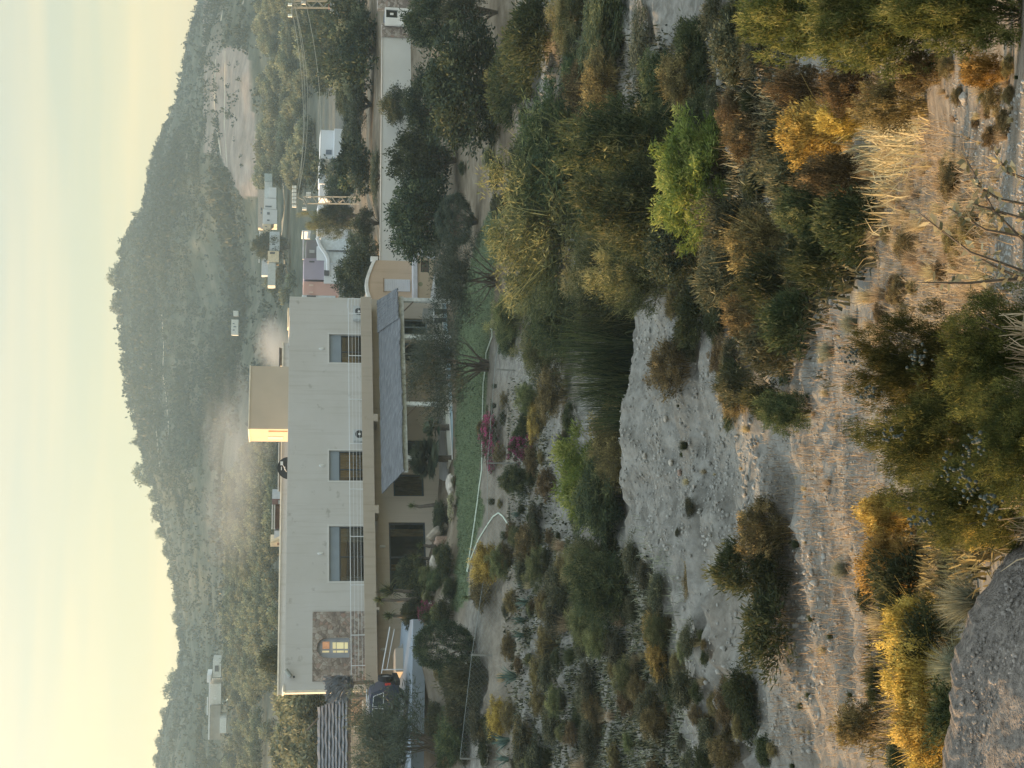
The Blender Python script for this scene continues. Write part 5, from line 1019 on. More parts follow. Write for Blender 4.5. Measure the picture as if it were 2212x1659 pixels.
# ================================================================== rocks
ROCKM = M('pale_limestone', (.40, .36, .30), .95, .3, 2.5, .8, 6)
REDR = M('reddish_boulder', (.30, .21, .16), .95, .3, 2.5, .8, 6)
def rockmesh(seed, V0=SV3, F0=SF3, amp=.3, sharp=1.0):
    g = np.random.default_rng(seed); V = V0.copy(); k = g.normal(size=(9, 3)) * 1.6; ph = g.uniform(0, 6, 9)
    r = 1 + amp * sum(np.sin(V @ k[i] * (1 + i * .55) + ph[i]) / (1 + i * .6) for i in range(9)) * .5
    for _ in range(5):      # chipped planes
        n = unit(g.normal(size=3)); c = g.uniform(.62, .85); d = V @ n; r = np.where(d * r > c, c / np.maximum(d, .2) * sharp + r * (1 - sharp), r)
    return mesh_np('rock', V * r[:, None], F0, None, False)
RK = [rockmesh(i) for i in range(6)]
for i, me in enumerate(RK): me.materials.append(REDR if i == 5 else ROCKM)
def rock(i, base, sx, sz, label, group=None, name='boulder', sy=None, rot=None):
    o = link(name, RK[i % 6]); o.location = (float(base[0]), float(base[1]), float(base[2]) + sz * .2); o.scale = (sx * .4, (sy or sx) * .4, sz * .42); o.rotation_euler = (0, 0, i * 1.7 if rot is None else rot)
    return tag(o, label, name.replace('_', ' '), group)
def rbox(i, k, x0, x1, y0, y1, label, Y=None, group=None):
    (x0, y0), (x1, y1) = D(k, x0, y0), D(k, x1, y1); ym = (y0 + y1) / 2; b = G(x1, ym) if Y is None else GY(x1, ym, Y); return rock(i, b, (y1 - y0) * b[1] / F_PX, (x1 - x0) * b[1] / F_PX, label, group)
BR = 'boulders along the lawn edge'
rbox(0, 'f', 1620, 1745, 430, 730, 'palest flat boulder between the palm and the lawn', 68.5, BR)
rbox(5, 'f', 1570, 1740, 1000, 1120, 'reddish boulder behind the driftwood log', 68, BR)
rbox(1, 'f', 1570, 1680, 1150, 1390, 'long grey boulder in the middle of the row', 67.6, BR)
rbox(5, 'f', 1630, 1745, 1330, 1500, 'brownish red boulder near the left end of the row', 67, BR)
rbox(2, 'f', 1610, 1710, 1490, 1600, 'small pale boulder beside the brownish red one', 66.5, BR)
rbox(3, 'g', 1735, 1850, 60, 130, 'whitish boulder second from the left end of the row', 65.5, BR)
rbox(4, 'g', 1720, 1810, 130, 250, 'last whitish boulder at the left end of the row', 64.8, BR)
rbox(2, 'g', 1515, 1610, 15, 100, 'round pale stone half buried in the garden shrubs', 67.5)
rbox(3, 'm', 595, 775, 255, 400, 'big standing pinkish stone at the right end of the lawn', 77)
# driftwood log
p0 = P(*D('t', 1270, 320), 68.6); p1 = P(*D('t', 1590, 70), 68.6); mb = MB(); mb.tube([p0, (p0 + p1) / 2 + (0, 0, .05), p1], [.2, .27, .22], 9)
o = mb.build('driftwood_log', M('grey_driftwood', (.30, .26, .21), .95, .3, 3, .6, 20), None, p0); tag(o, 'thick grey driftwood log leaning among the boulders', 'log')
# ================================================================== stairs, ramp, driveway by the left end
DR = [D('g', 1465, 520), D('g', 1470, 980), D('g', 1480, 1300), D('g', 1150, 1300), D('g', 1345, 980), D('g', 1345, 800), D('g', 1380, 600)]
m_ = MB(); q0 = [P(c[0], c[1], 0 + Y) for c, Y in zip([D('g', 1470, 440), D('g', 1480, 1660), D('g', 1385, 1660), D('g', 1350, 560)], (64.5, 61, 66.5, 69.3))]
for q_ in q0: q_[2] = -6.25
q0 = [np.array([-11.4, 65.6, -6.5]), np.array([-19.5, 62.5, -6.2]), np.array([-18.0, 71, -6.05]), np.array([-12.2, 69.5, -6.3])]
N_ = 14; g = [[(1-u)*(1-v)*q0[0] + u*(1-v)*q0[1] + u*v*q0[2] + (1-u)*v*q0[3] for v in np.linspace(0, 1, 6)] for u in np.linspace(0, 1, N_)]
for i in range(N_ - 1):
    for j in range(5): m_.quad(g[i][j], g[i+1][j], g[i+1][j+1], g[i][j+1])
for i in range(N_ - 1): m_.quad(g[i][0], g[i][0] - (0, 0, .6), g[i+1][0] - (0, 0, .6), g[i+1][0])
m_.quad(g[0][0], g[0][5], g[0][5] - (0, 0, .6), g[0][0] - (0, 0, .6))
o = m_.build('driveway', M('pale_blue_concrete', (.23, .27, .31), .8, .12, 1.2)); o['kind'] = 'structure'
SFm = Frame(HF.pt(0, -2.4, 0), HF.ex)
st = empty('garden_stairs', SFm.pt(3.2, 0, -7.5), 'concrete stair with white handrail running down beneath the balcony', 'stairs')
c0, c1 = SFm.hit(*D('g', 1345, 800)), SFm.hit(*D('g', 1380, 400))
mb = MB(); aL, aR = c0[0], c1[0]
ns = 9
for i in range(ns):
    a0 = aL + 1.1 + (aR - aL - 1.1) * i / ns; a1 = aL + 1.1 + (aR - aL - 1.1) * (i + 1) / ns; SFm.box(mb, a0, a1, 0, 1.2, -9.4, -5.9 - .17 * (i + 1))
mb.build('steps', M('grey_concrete', (.30, .31, .30), .9, .15, 2), st)
mb = MB(); SFm.box(mb, aL - .1, aL + 1.095, -.02, 1.25, -8, -5.9); mb.build('landing', M('beige_landing', (.42, .37, .31), .9, .1, 1), st)
hr = [SFm.hit(*D('g', x, y)) for x, y in ((1190, 835), (1215, 690), (1250, 500), (1268, 400))]; hr2 = [SFm.hit(*D('g', x, y)) for x, y in ((1240, 800), (1275, 600), (1310, 420))]
mb = MB(); mb.tube([SFm.pt(a, -.02, z) for a, z in hr], .03, 6); mb.tube([SFm.pt(a, -.02, z) for a, z in hr2], .02, 6)
hrl = mb.build('handrail', STEEL, st)
mb = MB(); p_ = SFm.hit(*D('g', 1200, 800)); mb.tube([SFm.pt(p_[0], -.02, p_[1]), SFm.pt(p_[0], -.02, p_[1] - 1.45)], .03, 6); mb.build('post', STEEL, hrl)
# ================================================================== parked off-roader (rear to the right, spare wheel on the tail)
CZ = -6.25; cr_ = P(*D('g', 1390, 850), 66); cx, cyy = cr_[0], 66.0
NAVY = M('navy_paint', (.025, .035, .075), .35, .1, 2, spec=.6); BLK = M('black_rubber', (.018, .018, .02), .75, .2, 8); CGL = M('car_glass', (.03, .04, .05), .12, .05, 2, spec=.9)
HW = .92
car = empty('parked_car', (cx - 2.2, cyy, CZ), 'dark blue boxy car with a spare wheel on its tail, half hidden by the conifer', 'car')
def CP(a, n, z): return np.array([cx - .28 - a, cyy + n, CZ + z])          # a metres forward from the tail
sec = [(.0, .38, .95), (.04, .95, 1.05)]
prof = [(0, .42), (0, .98), (.1, 1.12), (.38, 1.72), (.75, 1.80), (2.3, 1.78), (3.0, 1.2), (4.15, 1.05), (4.4, .85), (4.42, .4)]
mb = MB(); n = len(mb.v)
for s_ in (-HW, HW):
    for a, z in prof:
        ins = .14 * max(0, (z - 1.05) / .75); mb.v.append(tuple(CP(a, s_ * (1 - ins), z)))
K = len(prof); mb.f.append(tuple(range(K))[::-1]); mb.f.append(tuple(range(K, 2 * K)))
for i in range(K): mb.f.append((i, (i + 1) % K, K + (i + 1) % K, K + i))
mb.build('body', NAVY, car)
def cpanel(nm, pts, mat, side=-1, out=.012, par=car):
    m = MB(); q_ = []
    for a, z in pts:
        ins = .14 * max(0, (z - 1.05) / .75); q_.append(CP(a, side * (HW * (1 - ins) + out), z))
    m.quad(*q_); bk_ = [p + np.array([0, .01, 0]) for p in q_]
    for i in range(len(q_)): m.quad(q_[i], q_[(i+1) % len(q_)], bk_[(i+1) % len(q_)], bk_[i])
    return m.build(nm, mat, par)
for pts in (((.34, 1.16), (.52, 1.62), (1.0, 1.66), (1.0, 1.16)), ((1.1, 1.16), (1.1, 1.66), (1.9, 1.66), (1.9, 1.16)), ((2.0, 1.16), (2.0, 1.66), (2.35, 1.64), (2.75, 1.2))):
    f = cpanel('side_window', pts, CGL)
    mb = MB(); ring = [CP(a, -(HW * (1 - .14 * max(0, (z - 1.05) / .75)) + .02), z) for a, z in pts]; mb.tube(ring + [ring[0]], .018, 4); mb.build('chrome_trim', STEEL, f)
mb = MB(); mb.quad(CP(-.01 + .16, -.6, 1.2), CP(-.01 + .16, .6, 1.2), CP(.345, .55, 1.64), CP(.345, -.55, 1.64)); mb.build('rear_window', CGL, car)
mb = MB(); mb.tube([CP(.5, -.62, 1.86), CP(2.2, -.62, 1.86)], .025, 6); mb.tube([CP(.5, .62, 1.86), CP(2.2, .62, 1.86)], .025, 6); mb.build('roof_rail', STEEL, car)
for s_ in (-1, 1):
    mb = MB(); c = CP(-.02, s_ * .78, .95); mb.box(c[0] - .03, c[0] + .05, c[1] - .1, c[1] + .1, c[2] - .13, c[2] + .13); mb.build('tail_light', M('red_lens', (.7, .05, .04), .3, .1, 2), car)
mb = MB(); c = CP(-.1, 0, .5); mb.box(c[0] - .1, c[0] + .12, c[1] - .9, c[1] + .9, c[2] - .12, c[2] + .12); mb.build('bumper', BLK, car)
def wheel(cen, axis, r, wd, parent, nm='wheel'):
    ax = np.array(axis, float); mb = MB(); pr = [(-wd/2, r * .62), (-wd/2, r * .93), (-wd*.36, r), (wd*.36, r), (wd/2, r * .93), (wd/2, r * .62)]; n = 22
    a = unit(np.cross(ax, (0, 0, 1))) ; b = np.cross(ax, a)
    for i in range(n):
        for (x, rr) in pr: t = 2 * math.pi * i / n; mb.v.append(tuple(cen + ax * x + rr * (a * math.cos(t) + b * math.sin(t))))
    k = len(pr)
    for i in range(n):
        for j in range(k - 1): mb.f.append((i*k+j, i*k+j+1, ((i+1) % n)*k+j+1, ((i+1) % n)*k+j))
    w_ = mb.build(nm, BLK, parent)
    mb = MB(); disc(mb, cen + ax * wd * .3, r * .62, ax, 18, 0, wd * .6); mb.build('rim', M('steel_rim', (.35, .36, .38), .4), w_)
for a in (.85, 3.5):
    for s_ in (-.8, .8): wheel(CP(a, s_, .37), (0, 1, 0), .37, .24, car)
wheel(CP(-.16, 0, 1.0), (1, 0, 0), .38, .24, car, 'spare_wheel')
# ================================================================== thatched shade roof, lower left
THA = M('grey_thatch', (.13, .14, .155), .95, .3, 3, .6, 18)
TY = 68.0
b0 = P(*D('g', 890, 1660), TY); root = empty('thatched_shelter', (b0[0] + 3, TY + 1, -6.2), 'thatched shade roof on wooden poles above the parked car', 'shelter')
hr_, hl_ = 1080, 1800
rows = 9; mb = MB()
for r_i in range(rows):                       # overlapping bundles running along the roof, each a bulging course
    x0 = 885 - (885 - 600) * r_i / rows; x1 = 885 - (885 - 600) * (r_i + 1.25) / rows
    ya = 1050 + r_i * 12; K = 26; A_ = []; B_ = []; Cc = []
    for i in range(K + 1):
        y = ya + (1820 - ya) * i / K; wob = 2.5 * math.sin(y * .03 + r_i * 1.9) + rng.uniform(-2.5, 2.5)
        Yd = TY + r_i * .55
        A_.append(P(*D('g', x0 + wob, y), Yd)); B_.append(P(*D('g', (x0 * .6 + x1 * .4) + wob, y), Yd - .10)); Cc.append(P(*D('g', x1 + wob, y), Yd + .6))
    for i in range(K):
        mb.quad(A_[i], A_[i+1], B_[i+1], B_[i]); mb.quad(B_[i], B_[i+1], Cc[i+1], Cc[i])
        mb.quad(A_[i], A_[i] + (0, .3, 0), A_[i+1] + (0, .3, 0), A_[i+1])
mb.build('thatch', THA, root)
mb = MB(); g3 = random.Random(4)
for i in range(420):                          # bound tuft at the ridge end
    y = g3.uniform(850, 1120); x = g3.uniform(0, 1); p = D('g', 620 + (870 - 620) * x + (1000 - y) * -.25 * (y < 1000) + 40, y); q_ = D('g', 770 + 150 * x + g3.uniform(-20, 20), g3.uniform(845, 940) if y < 1000 else y - 120)
    a_ = P(*p, TY + g3.uniform(-.3, .6)); b_ = P(*q_, TY + g3.uniform(-.5, .2)); 
    s_ = np.array([.02, 0, .02]); mb.quad(a_ - s_, a_ + s_, b_ + s_ * .5, b_ - s_ * .5)
mb.build('ridge_tuft', THA, root)
mb = MB(); lo = [D('g', 900, 1050), D('g', 900, 1800)]
for i in range(300):
    y = 1050 + 750 * g3.random(); a_ = P(*D('g', 880, y), TY - .05); b_ = P(*D('g', g3.uniform(893, 908), y + g3.uniform(-5, 5)), TY - .1); s_ = np.array([.025, 0, 0]); mb.quad(a_ - s_, a_ + s_, b_ + s_, b_ - s_)
mb.build('eave_fringe', M('brown_eave', (.13, .09, .07), .95), root)
for (x0, y0, x1, y1, r) in ((885, 1052, 1500, 1050, .1), (890, 925, 1120, 912, .09), (880, 1030, 1060, 1050, .05), (895, 1165, 1025, 1065, .05), (600, 1250, 495, 1365, .05)):
    mb = MB(); mb.tube([P(*D('g', x0, y0), TY), P(*D('g', x1, y1), TY if x1 < 1400 else 67)], r, 6); mb.build('pole' if x1 > 1100 else 'brace', WOOD, root)
# deck and white screen behind the car
DF = Frame(P(800, 1500, 78) * (1, 1, 0), (1, .1)); r_ = DF.rect('g', 900, 1022, 960, 1330)
o = empty('deck_screen', DF.pt((r_[0] + r_[1]) / 2, 0, r_[2]), 'brown slatted deck screen with white rails under the thatched roof', 'fence')
mb = MB(); n = 9
for i in range(n):
    z0 = r_[2] + .1 + (r_[3] - r_[2] - .1) * i / n; mb2 = DF.box(mb, r_[0] + .05, r_[1] - .05, 0, .03, z0, z0 + (r_[3] - r_[2]) / n * .8)
mb.build('slat_panel', M('brown_slats', (.36, .26, .19), .8, .2, 3), o)
mb = MB(); DF.box(mb, r_[0], r_[1], -.05, -.003, r_[2], r_[2] + .09); mb.build('rail', WHITE, o)
for a in (r_[0], r_[1] - .08): mb = MB(); DF.box(mb, a, a + .08, -.1, -.052, r_[2] - 1.5, r_[3]); mb.build('post', WHITE, o)
# ================================================================== chain-link fence
def fence_line(pts, label, hgt=1.75):
    root = empty('chain_link_fence', pts[0][0], label, 'fence')
    mb = MB()
    for (b, t) in pts: 
        m = MB(); m.tube([b - (0, 0, .3), t], .035, 6); m.build('post', M('grey_fence_post', (.22, .22, .20), .6, .2, 4), root)
    m, N, L, b_ = newmat('wire')
    for i in range(len(pts) - 1):
        (b0, t0), (b1, t1) = pts[i], pts[i+1]; ln = np.linalg.norm(b1 - b0); n = int(ln / .19)
        for k in range(-9, n):
            for sgn in (1, -1):
                u0, u1 = k / n, (k + 9) / n
                if sgn < 0: u0, u1 = u1, u0
                v0, v1 = 0., 1.
                def clip(u0, v0, u1, v1):
                    if u0 == u1: return None
                    for lim, s in ((0, 1), (1, -1)):
                        if s * (u0 - lim) < 0: f = (lim - u0) / (u1 - u0); u0, v0 = lim, v0 + (v1 - v0) * f
                        if s * (u1 - lim) < 0: f = (lim - u0) / (u1 - u0); u1, v1 = lim, v0 + (v1 - v0) * f
                    return u0, v0, u1, v1
                if (u0 < 0 and u1 < 0) or (u0 > 1 and u1 > 1): continue
                c = clip(u0, v0, u1, v1); u0, v0, u1, v1 = c
                p = lambda u, v: (b0 + (b1 - b0) * u) * (1 - v) + (t0 + (t1 - t0) * u) * v
                a, c_ = p(u0, v0), p(u1, v1); s = np.array([0, 0, .003]); mb.quad(a - s, a + s, c_ + s, c_ - s)
        mb.tube([t0, t1], .008, 4)
    mb.build('wire_mesh', M('galvanised_wire', (.26, .29, .28), .6, .1, 4), root)
def fp(k, xt, yt, xb, yb, Y):
    b = P(*D(k, xb, yb), Y); t = P(*D(k, xt, yt), Y); return (b, t)
fence_line([fp('o', 205, 1590, 440, 1600, 53), fp('o', 290, 838, 600, 850, 52), fp('n', 400, 1285, 620, 1290, 52.5), fp('n', 405, 596, 720, 598, 53), fp('m', 825, 1298, 1100, 1318, 54), fp('m', 900, 763, 1020, 768, 60), fp('l', 970, 1040, 1120, 1048, 63), fp('l', 1180, 533, 1370, 540, 61), fp('l', 1145, 12, 1335, 18, 59)], 'sagging chain-link fence on thin posts running below the lawn')
# ================================================================== hoses
def hose(pts, label, r=.03):
    w_ = [G(*D(k, x, y)) + (0, 0, .04) for k, x, y in pts]; o0 = w_[0]; mb = MB(); mb.tube(w_, r, 5); o = mb.build('hose', M('pale_hose', (.55, .62, .52), .6), None, o0); tag(o, label, 'hose')
hose([('m', 800, 1005), ('m', 812, 1012), ('m', 812, 1060), ('m', 770, 1180), ('m', 765, 1280), ('m', 750, 1400), ('m', 745, 1600), ('n', 378, 100), ('n', 374, 300), ('n', 370, 500), ('n', 370, 640), ('n', 352, 760), ('n', 338, 880), ('n', 320, 1010), ('n', 295, 1180), ('n', 262, 1380), ('n', 265, 1385), ('n', 290, 1285), ('n', 345, 1150), ('n', 400, 1060), ('n', 450, 985), ('n', 490, 957), ('n', 525, 985), ('n', 560, 1040), ('n', 605, 1065), ('n', 625, 1120), ('n', 645, 1190)], 'pale green hose lying along the lawn and looping onto the dirt', .03)
hose([('k', 1375, 280), ('k', 1255, 380), ('k', 1225, 460), ('k', 1130, 565), ('k', 1125, 640), ('k', 1095, 740), ('k', 1035, 835)], 'thin pale pipe winding through the olive grove behind the villa', .22)
hose([('k', 1050, 880), ('k', 1000, 900), ('k', 1005, 960)], 'short pale pipe end above the winding pipe', .2)
hose([('k', 990, 1090), ('k', 955, 1155), ('k', 870, 1190)], 'pale pipe climbing to the long white hillside house', .2)
# ================================================================== pylons and wires
LAT = M('pale_steel_lattice', (.30, .31, .28), .6, .1, 4); CER = M('white_insulator', (.85, .86, .82), .4)
def pylon(Y, xb, yb, xt, yt, w_, arm, label, arms):
    b = P(xb, yb, Y); t = P(xt, yt, Y); root = empty('power_pylon', b, label, 'pylon', 'steel lattice power pylons'); s = w_ / 2
    for dx in (-s, s):
        for dy in (-s * .6, s * .6):
            mb = MB(); mb.tube([b + (dx, dy, -2), t + (dx, dy, 0)], .045, 4); mb.build('leg', LAT, root)
    mb = MB(); n = 14
    for i in range(n):
        z0 = b + (t - b) * i / n; z1 = b + (t - b) * (i + 1) / n
        for dy in (-s * .6, s * .6): mb.tube([z0 + (-s, dy, 0), z1 + (s, dy, 0)] if i % 2 else [z0 + (s, dy, 0), z1 + (-s, dy, 0)], .025, 4)
    mb.build('bracing', LAT, root)
    for (xa, y0, y1, ins) in arms:
        a0 = P(xa, y0, Y); a1 = P(xa, y1, Y); mb = MB(); mb.tube([a0, a1], .07, 5); mb.tube([t, (a0 + a1) / 2], .05, 4); arm_ = mb.build('crossarm', LAT, root)
        for yi in ins:
            p = P(xa - 2, yi, Y); mb = MB()
            for k in range(3): mb.tube([p + (0, 0, -.1 + .16 * k), p + (0, 0, .03 + .16 * k)], [.16, .16], 8)
            mb.build('insulator', CER, arm_)
    return t
Yp = 150
pylon(Yp, 797, 432, 655, 432, .75, 1, 'lattice pylon in front of the white houses, with a row of white insulators', [(640, 402, 447, (404, 412, 420, 428, 436, 445)), (671, 418, 425, (418, 424)), (662, 436, 452, (451,))])
pylon(Yp + 3, 819, 9, 632, 9, .75, 1, 'lattice pylon at the right edge of the picture', [(631, -6, 36, (10, 34)), (660, 2, 8, (4, 7))])
def wire(p, q_, sag, label, r=.028):
    mb = MB(); pts = []
    for i in range(25): t = i / 24; v = p + (q_ - p) * t; v = v - np.array([0, 0, sag * 4 * t * (1 - t)]); pts.append(v)
    mb.tube(pts, r, 5); o = mb.build('power_line', M('pale_wire', (.36, .37, .32), .5), None, p); tag(o, label, 'cable', 'wires between the pylons')
for i, (x0, y0, x1, y1, s_) in enumerate(((636, 10, 642, 408, 1.0), (637, 12, 643, 424, 1.25), (633, 34, 642, 440, .9))):
    wire(P(x0, y0, Yp + 3), P(x1, y1, Yp), s_ , ['upper pylon wire, leftmost in the picture', 'middle pylon wire of the top bundle', 'lowest wire of the top bundle'][i])
wire(P(660, 6, Yp + 3), P(692, 330, Yp + 2), .6, 'single lower wire running from the right-edge pylon to the white house roof')
wire(P(692, 330, Yp + 2), P(671, 424, Yp), .3, 'short lower wire rising from the white house roof to the pylon')
# ================================================================== far buildings
def bld(name, Y, parts, label, cat='house', ang=0.0, deep=6.0, group=None, grp=None):
    """parts: (part name, crop, x0, x1, y0, y1, material, push forward)"""
    k, x0, x1, y0, y1 = parts[0][1:6]; c = P(*D(k, x1, (y0 + y1) / 2), Y)
    fr = Frame((c[0], c[1], 0), (math.cos(R(ang)), math.sin(R(ang)))); root = empty(name, c, label, cat, group); host = None
    for i, (nm, k, x0, x1, y0, y1, mat, fw) in enumerate(parts):
        a0, a1, z0, z1 = fr.rect(k, x0, x1, y0, y1, -fw); mb = MB()
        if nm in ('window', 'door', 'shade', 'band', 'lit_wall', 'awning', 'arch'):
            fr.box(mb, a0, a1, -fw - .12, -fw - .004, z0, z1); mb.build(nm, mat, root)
        else:
            fr.box(mb, a0, a1, -fw + .001 * i, -fw + (deep if nm != 'parapet' else .4), z0 - (0 if nm in ('parapet', 'upper_block', 'ledge') else 2.5 if Y < 300 else .5), z1); mb.build(nm, mat, root)
    return root
HW1 = M('white_limewash', (.66, .68, .70), .9, .05, .3); HG = M('shaded_grey', (.10, .10, .11), .9); HB = M('grey_brown_render', (.20, .19, .20), .9, .08, .4); LAV = M('lavender_render', (.36, .32, .40), .9, .06, .3); PNK = M('salmon_render', (.58, .36, .31), .9, .06, .3); WN = M('window_dark', (.12, .14, .17), .6); CRM = M('cream_lit_render', (.72, .60, .42), .9); GRW = M('grey_stone_wall', (.30, .29, .26), .95, .15, .5)  # lit cream and shaded grey put sunlight and shade into the colour
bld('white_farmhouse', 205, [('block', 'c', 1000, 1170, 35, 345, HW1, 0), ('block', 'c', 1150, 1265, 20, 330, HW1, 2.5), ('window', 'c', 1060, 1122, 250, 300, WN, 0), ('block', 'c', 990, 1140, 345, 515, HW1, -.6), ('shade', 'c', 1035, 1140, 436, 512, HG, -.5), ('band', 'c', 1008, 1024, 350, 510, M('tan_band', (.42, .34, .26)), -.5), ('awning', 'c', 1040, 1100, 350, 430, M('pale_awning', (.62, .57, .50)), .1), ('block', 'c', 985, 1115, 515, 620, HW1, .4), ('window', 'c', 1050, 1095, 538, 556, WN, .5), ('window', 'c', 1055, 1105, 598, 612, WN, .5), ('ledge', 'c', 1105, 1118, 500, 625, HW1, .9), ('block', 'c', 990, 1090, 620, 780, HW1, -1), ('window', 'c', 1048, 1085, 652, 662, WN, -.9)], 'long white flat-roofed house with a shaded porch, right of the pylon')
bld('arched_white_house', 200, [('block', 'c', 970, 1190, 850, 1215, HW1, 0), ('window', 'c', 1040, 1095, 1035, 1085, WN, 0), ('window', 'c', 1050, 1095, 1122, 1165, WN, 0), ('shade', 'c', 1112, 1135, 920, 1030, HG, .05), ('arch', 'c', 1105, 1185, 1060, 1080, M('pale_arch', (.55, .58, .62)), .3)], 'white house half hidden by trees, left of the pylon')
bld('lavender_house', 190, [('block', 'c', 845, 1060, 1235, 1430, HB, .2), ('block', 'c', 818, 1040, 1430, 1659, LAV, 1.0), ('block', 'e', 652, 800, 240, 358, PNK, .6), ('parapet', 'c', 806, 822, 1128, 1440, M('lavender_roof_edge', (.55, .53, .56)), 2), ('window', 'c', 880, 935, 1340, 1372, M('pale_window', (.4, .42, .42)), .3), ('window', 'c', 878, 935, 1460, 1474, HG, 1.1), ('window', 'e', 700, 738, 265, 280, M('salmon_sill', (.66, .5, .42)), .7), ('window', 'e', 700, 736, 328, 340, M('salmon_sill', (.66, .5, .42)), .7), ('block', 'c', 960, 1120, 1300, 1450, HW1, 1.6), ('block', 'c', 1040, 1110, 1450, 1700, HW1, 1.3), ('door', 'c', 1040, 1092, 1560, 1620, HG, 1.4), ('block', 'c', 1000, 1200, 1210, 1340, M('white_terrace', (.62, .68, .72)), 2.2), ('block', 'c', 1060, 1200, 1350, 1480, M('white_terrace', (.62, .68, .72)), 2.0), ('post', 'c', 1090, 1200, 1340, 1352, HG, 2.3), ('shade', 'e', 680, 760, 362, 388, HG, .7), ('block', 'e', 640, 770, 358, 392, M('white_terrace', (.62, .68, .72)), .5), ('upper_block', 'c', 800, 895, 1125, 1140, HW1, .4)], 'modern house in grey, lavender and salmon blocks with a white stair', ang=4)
# stair ramp of the lavender house
pr_ = [P(*D('c', x, y), 187.4) for x, y in ((990, 1205), (1020, 1290), (1075, 1370), (1110, 1440), (1110, 1560))]
mb = MB(); mb.tube([p + (0, 0, .3) for p in pr_], .28, 5); o = mb.build('stair_wall', HW1, None, pr_[0]); tag(o, 'white stair parapet stepping down in front of the lavender house', 'wall')
bld('terraced_white_house', 330, [('block', 'z', 165, 310, 525, 700, HW1, 0), ('block', 'z', 165, 235, 700, 905, CRM, .5), ('block', 'z', 180, 300, 395, 520, HW1, .3), ('window', 'z', 215, 248, 560, 588, WN, 0), ('window', 'z', 215, 245, 648, 662, WN, 0), ('band', 'z', 195, 270, 485, 500, WN, .4), ('window', 'z', 190, 215, 728, 735, WN, .6), ('window', 'z', 190, 215, 790, 797, WN, .6), ('block', 'z', 235, 300, 265, 390, HW1, 0), ('block', 'z', 185, 250, 200, 390, M('dull_white', (.5, .53, .52)), -2), ('block', 'z', 185, 250, 100, 195, M('grey_white', (.36, .42, .42)), -2)], 'large terraced white house, widest of the village on the slope', ang=3, deep=8)
bld('white_house_with_yard', 322, [('block', 'z', 245, 340, 790, 1015, M('blue_white', (.52, .57, .62)), 0), ('window', 'z', 275, 310, 935, 950, WN, 0), ('block', 'z', 225, 330, 1020, 1150, M('cream_lit_render', (.72, .60, .42)), 1), ('shade', 'z', 250, 310, 1035, 1055, HG, 1.1), ('block', 'z', 225, 290, 1155, 1430, M('dull_white', (.5, .53, .52)), .5)], 'white house with a cream framed porch and long yard wall', ang=3)
bld('upper_white_house', 345, [('parapet', 'z', 118, 128, 785, 1160, HW1, 0), ('block', 'z', 125, 210, 790, 890, M('dull_white', (.5, .53, .52)), -2), ('block', 'z', 150, 225, 1110, 1310, M('blue_white', (.52, .57, .62)), -1), ('window', 'z', 180, 210, 1125, 1150, WN, -.9)], 'low white house behind the cream framed porch')
bld('terrace_wall', 350, [('block', 'z', 110, 165, 290, 745, M('pinkish_terrace', (.42, .38, .34)), 0), ('window', 'z', 140, 160, 505, 540, WN, 0), ('window', 'z', 140, 155, 555, 578, WN, 0)], 'long pinkish terrace wall behind the large terraced white house', 'wall')
bld('lone_white_house', 420, [('block', 'i', 1500, 1552, 880, 1030, M('hazy_white', (.6, .62, .60)), 0), ('window', 'i', 1515, 1533, 915, 925, WN, 0), ('window', 'i', 1522, 1550, 945, 955, WN, 0), ('window', 'i', 1515, 1533, 977, 987, WN, 0), ('block', 'i', 1520, 1550, 795, 840, M('hazy_white', (.6, .62, .60)), 0)], 'lone white house with three dark openings on the slope above the smoke')
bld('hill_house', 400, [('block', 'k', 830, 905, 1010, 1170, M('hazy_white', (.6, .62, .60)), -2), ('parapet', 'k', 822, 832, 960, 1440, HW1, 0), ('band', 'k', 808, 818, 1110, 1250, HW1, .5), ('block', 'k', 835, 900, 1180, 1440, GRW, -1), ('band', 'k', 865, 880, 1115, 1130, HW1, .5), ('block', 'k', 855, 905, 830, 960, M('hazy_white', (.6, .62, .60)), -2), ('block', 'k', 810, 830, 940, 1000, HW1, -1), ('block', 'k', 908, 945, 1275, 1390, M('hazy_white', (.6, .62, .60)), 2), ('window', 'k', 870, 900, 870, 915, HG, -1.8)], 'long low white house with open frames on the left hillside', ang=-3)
bld('maroon_white_house', 130, [('block', 'x', 395, 720, 255, 355, M('blue_white', (.52, .57, .62)), 0), ('block', 'x', 395, 720, 360, 480, M('maroon_render', (.24, .15, .14), .9), -.3), ('window', 'x', 530, 635, 385, 465, M('pale_pane', (.45, .48, .48)), -.2), ('upper_block', 'x', 385, 410, 490, 1020, M('off_white_wall', (.62, .62, .60)), .3), ('upper_block', 'x', 430, 460, 490, 1020, M('off_white_wall', (.62, .62, .60)), .2), ('block', 'x', 462, 740, 500, 1010, M('maroon_render', (.24, .15, .14), .9), -.5), ('shade', 'x', 560, 680, 520, 1000, M('dull_glass', (.2, .22, .22), .3), -.4), ('block', 'x', 440, 740, 1050, 1270, M('blue_white', (.52, .57, .62)), .2), ('block', 'x', 355, 740, 1290, 1395, CRM, .8), ('window', 'x', 505, 635, 1310, 1362, M('brown_arch', (.26, .17, .12)), .9)], 'white and maroon house with an arched dark window behind the villa roof')
pr_ = [P(*D('x', x, y), 128.5) for x, y in ((375, 1290), (520, 1230), (660, 1160))]
mb = MB(); mb.tube(pr_, .2, 6); o = mb.build('sloping_gable', M('cream_lit_render', (.72, .60, .42)), None, pr_[0]); tag(o, 'sloping cream gable edge of the maroon and white house', 'gable')
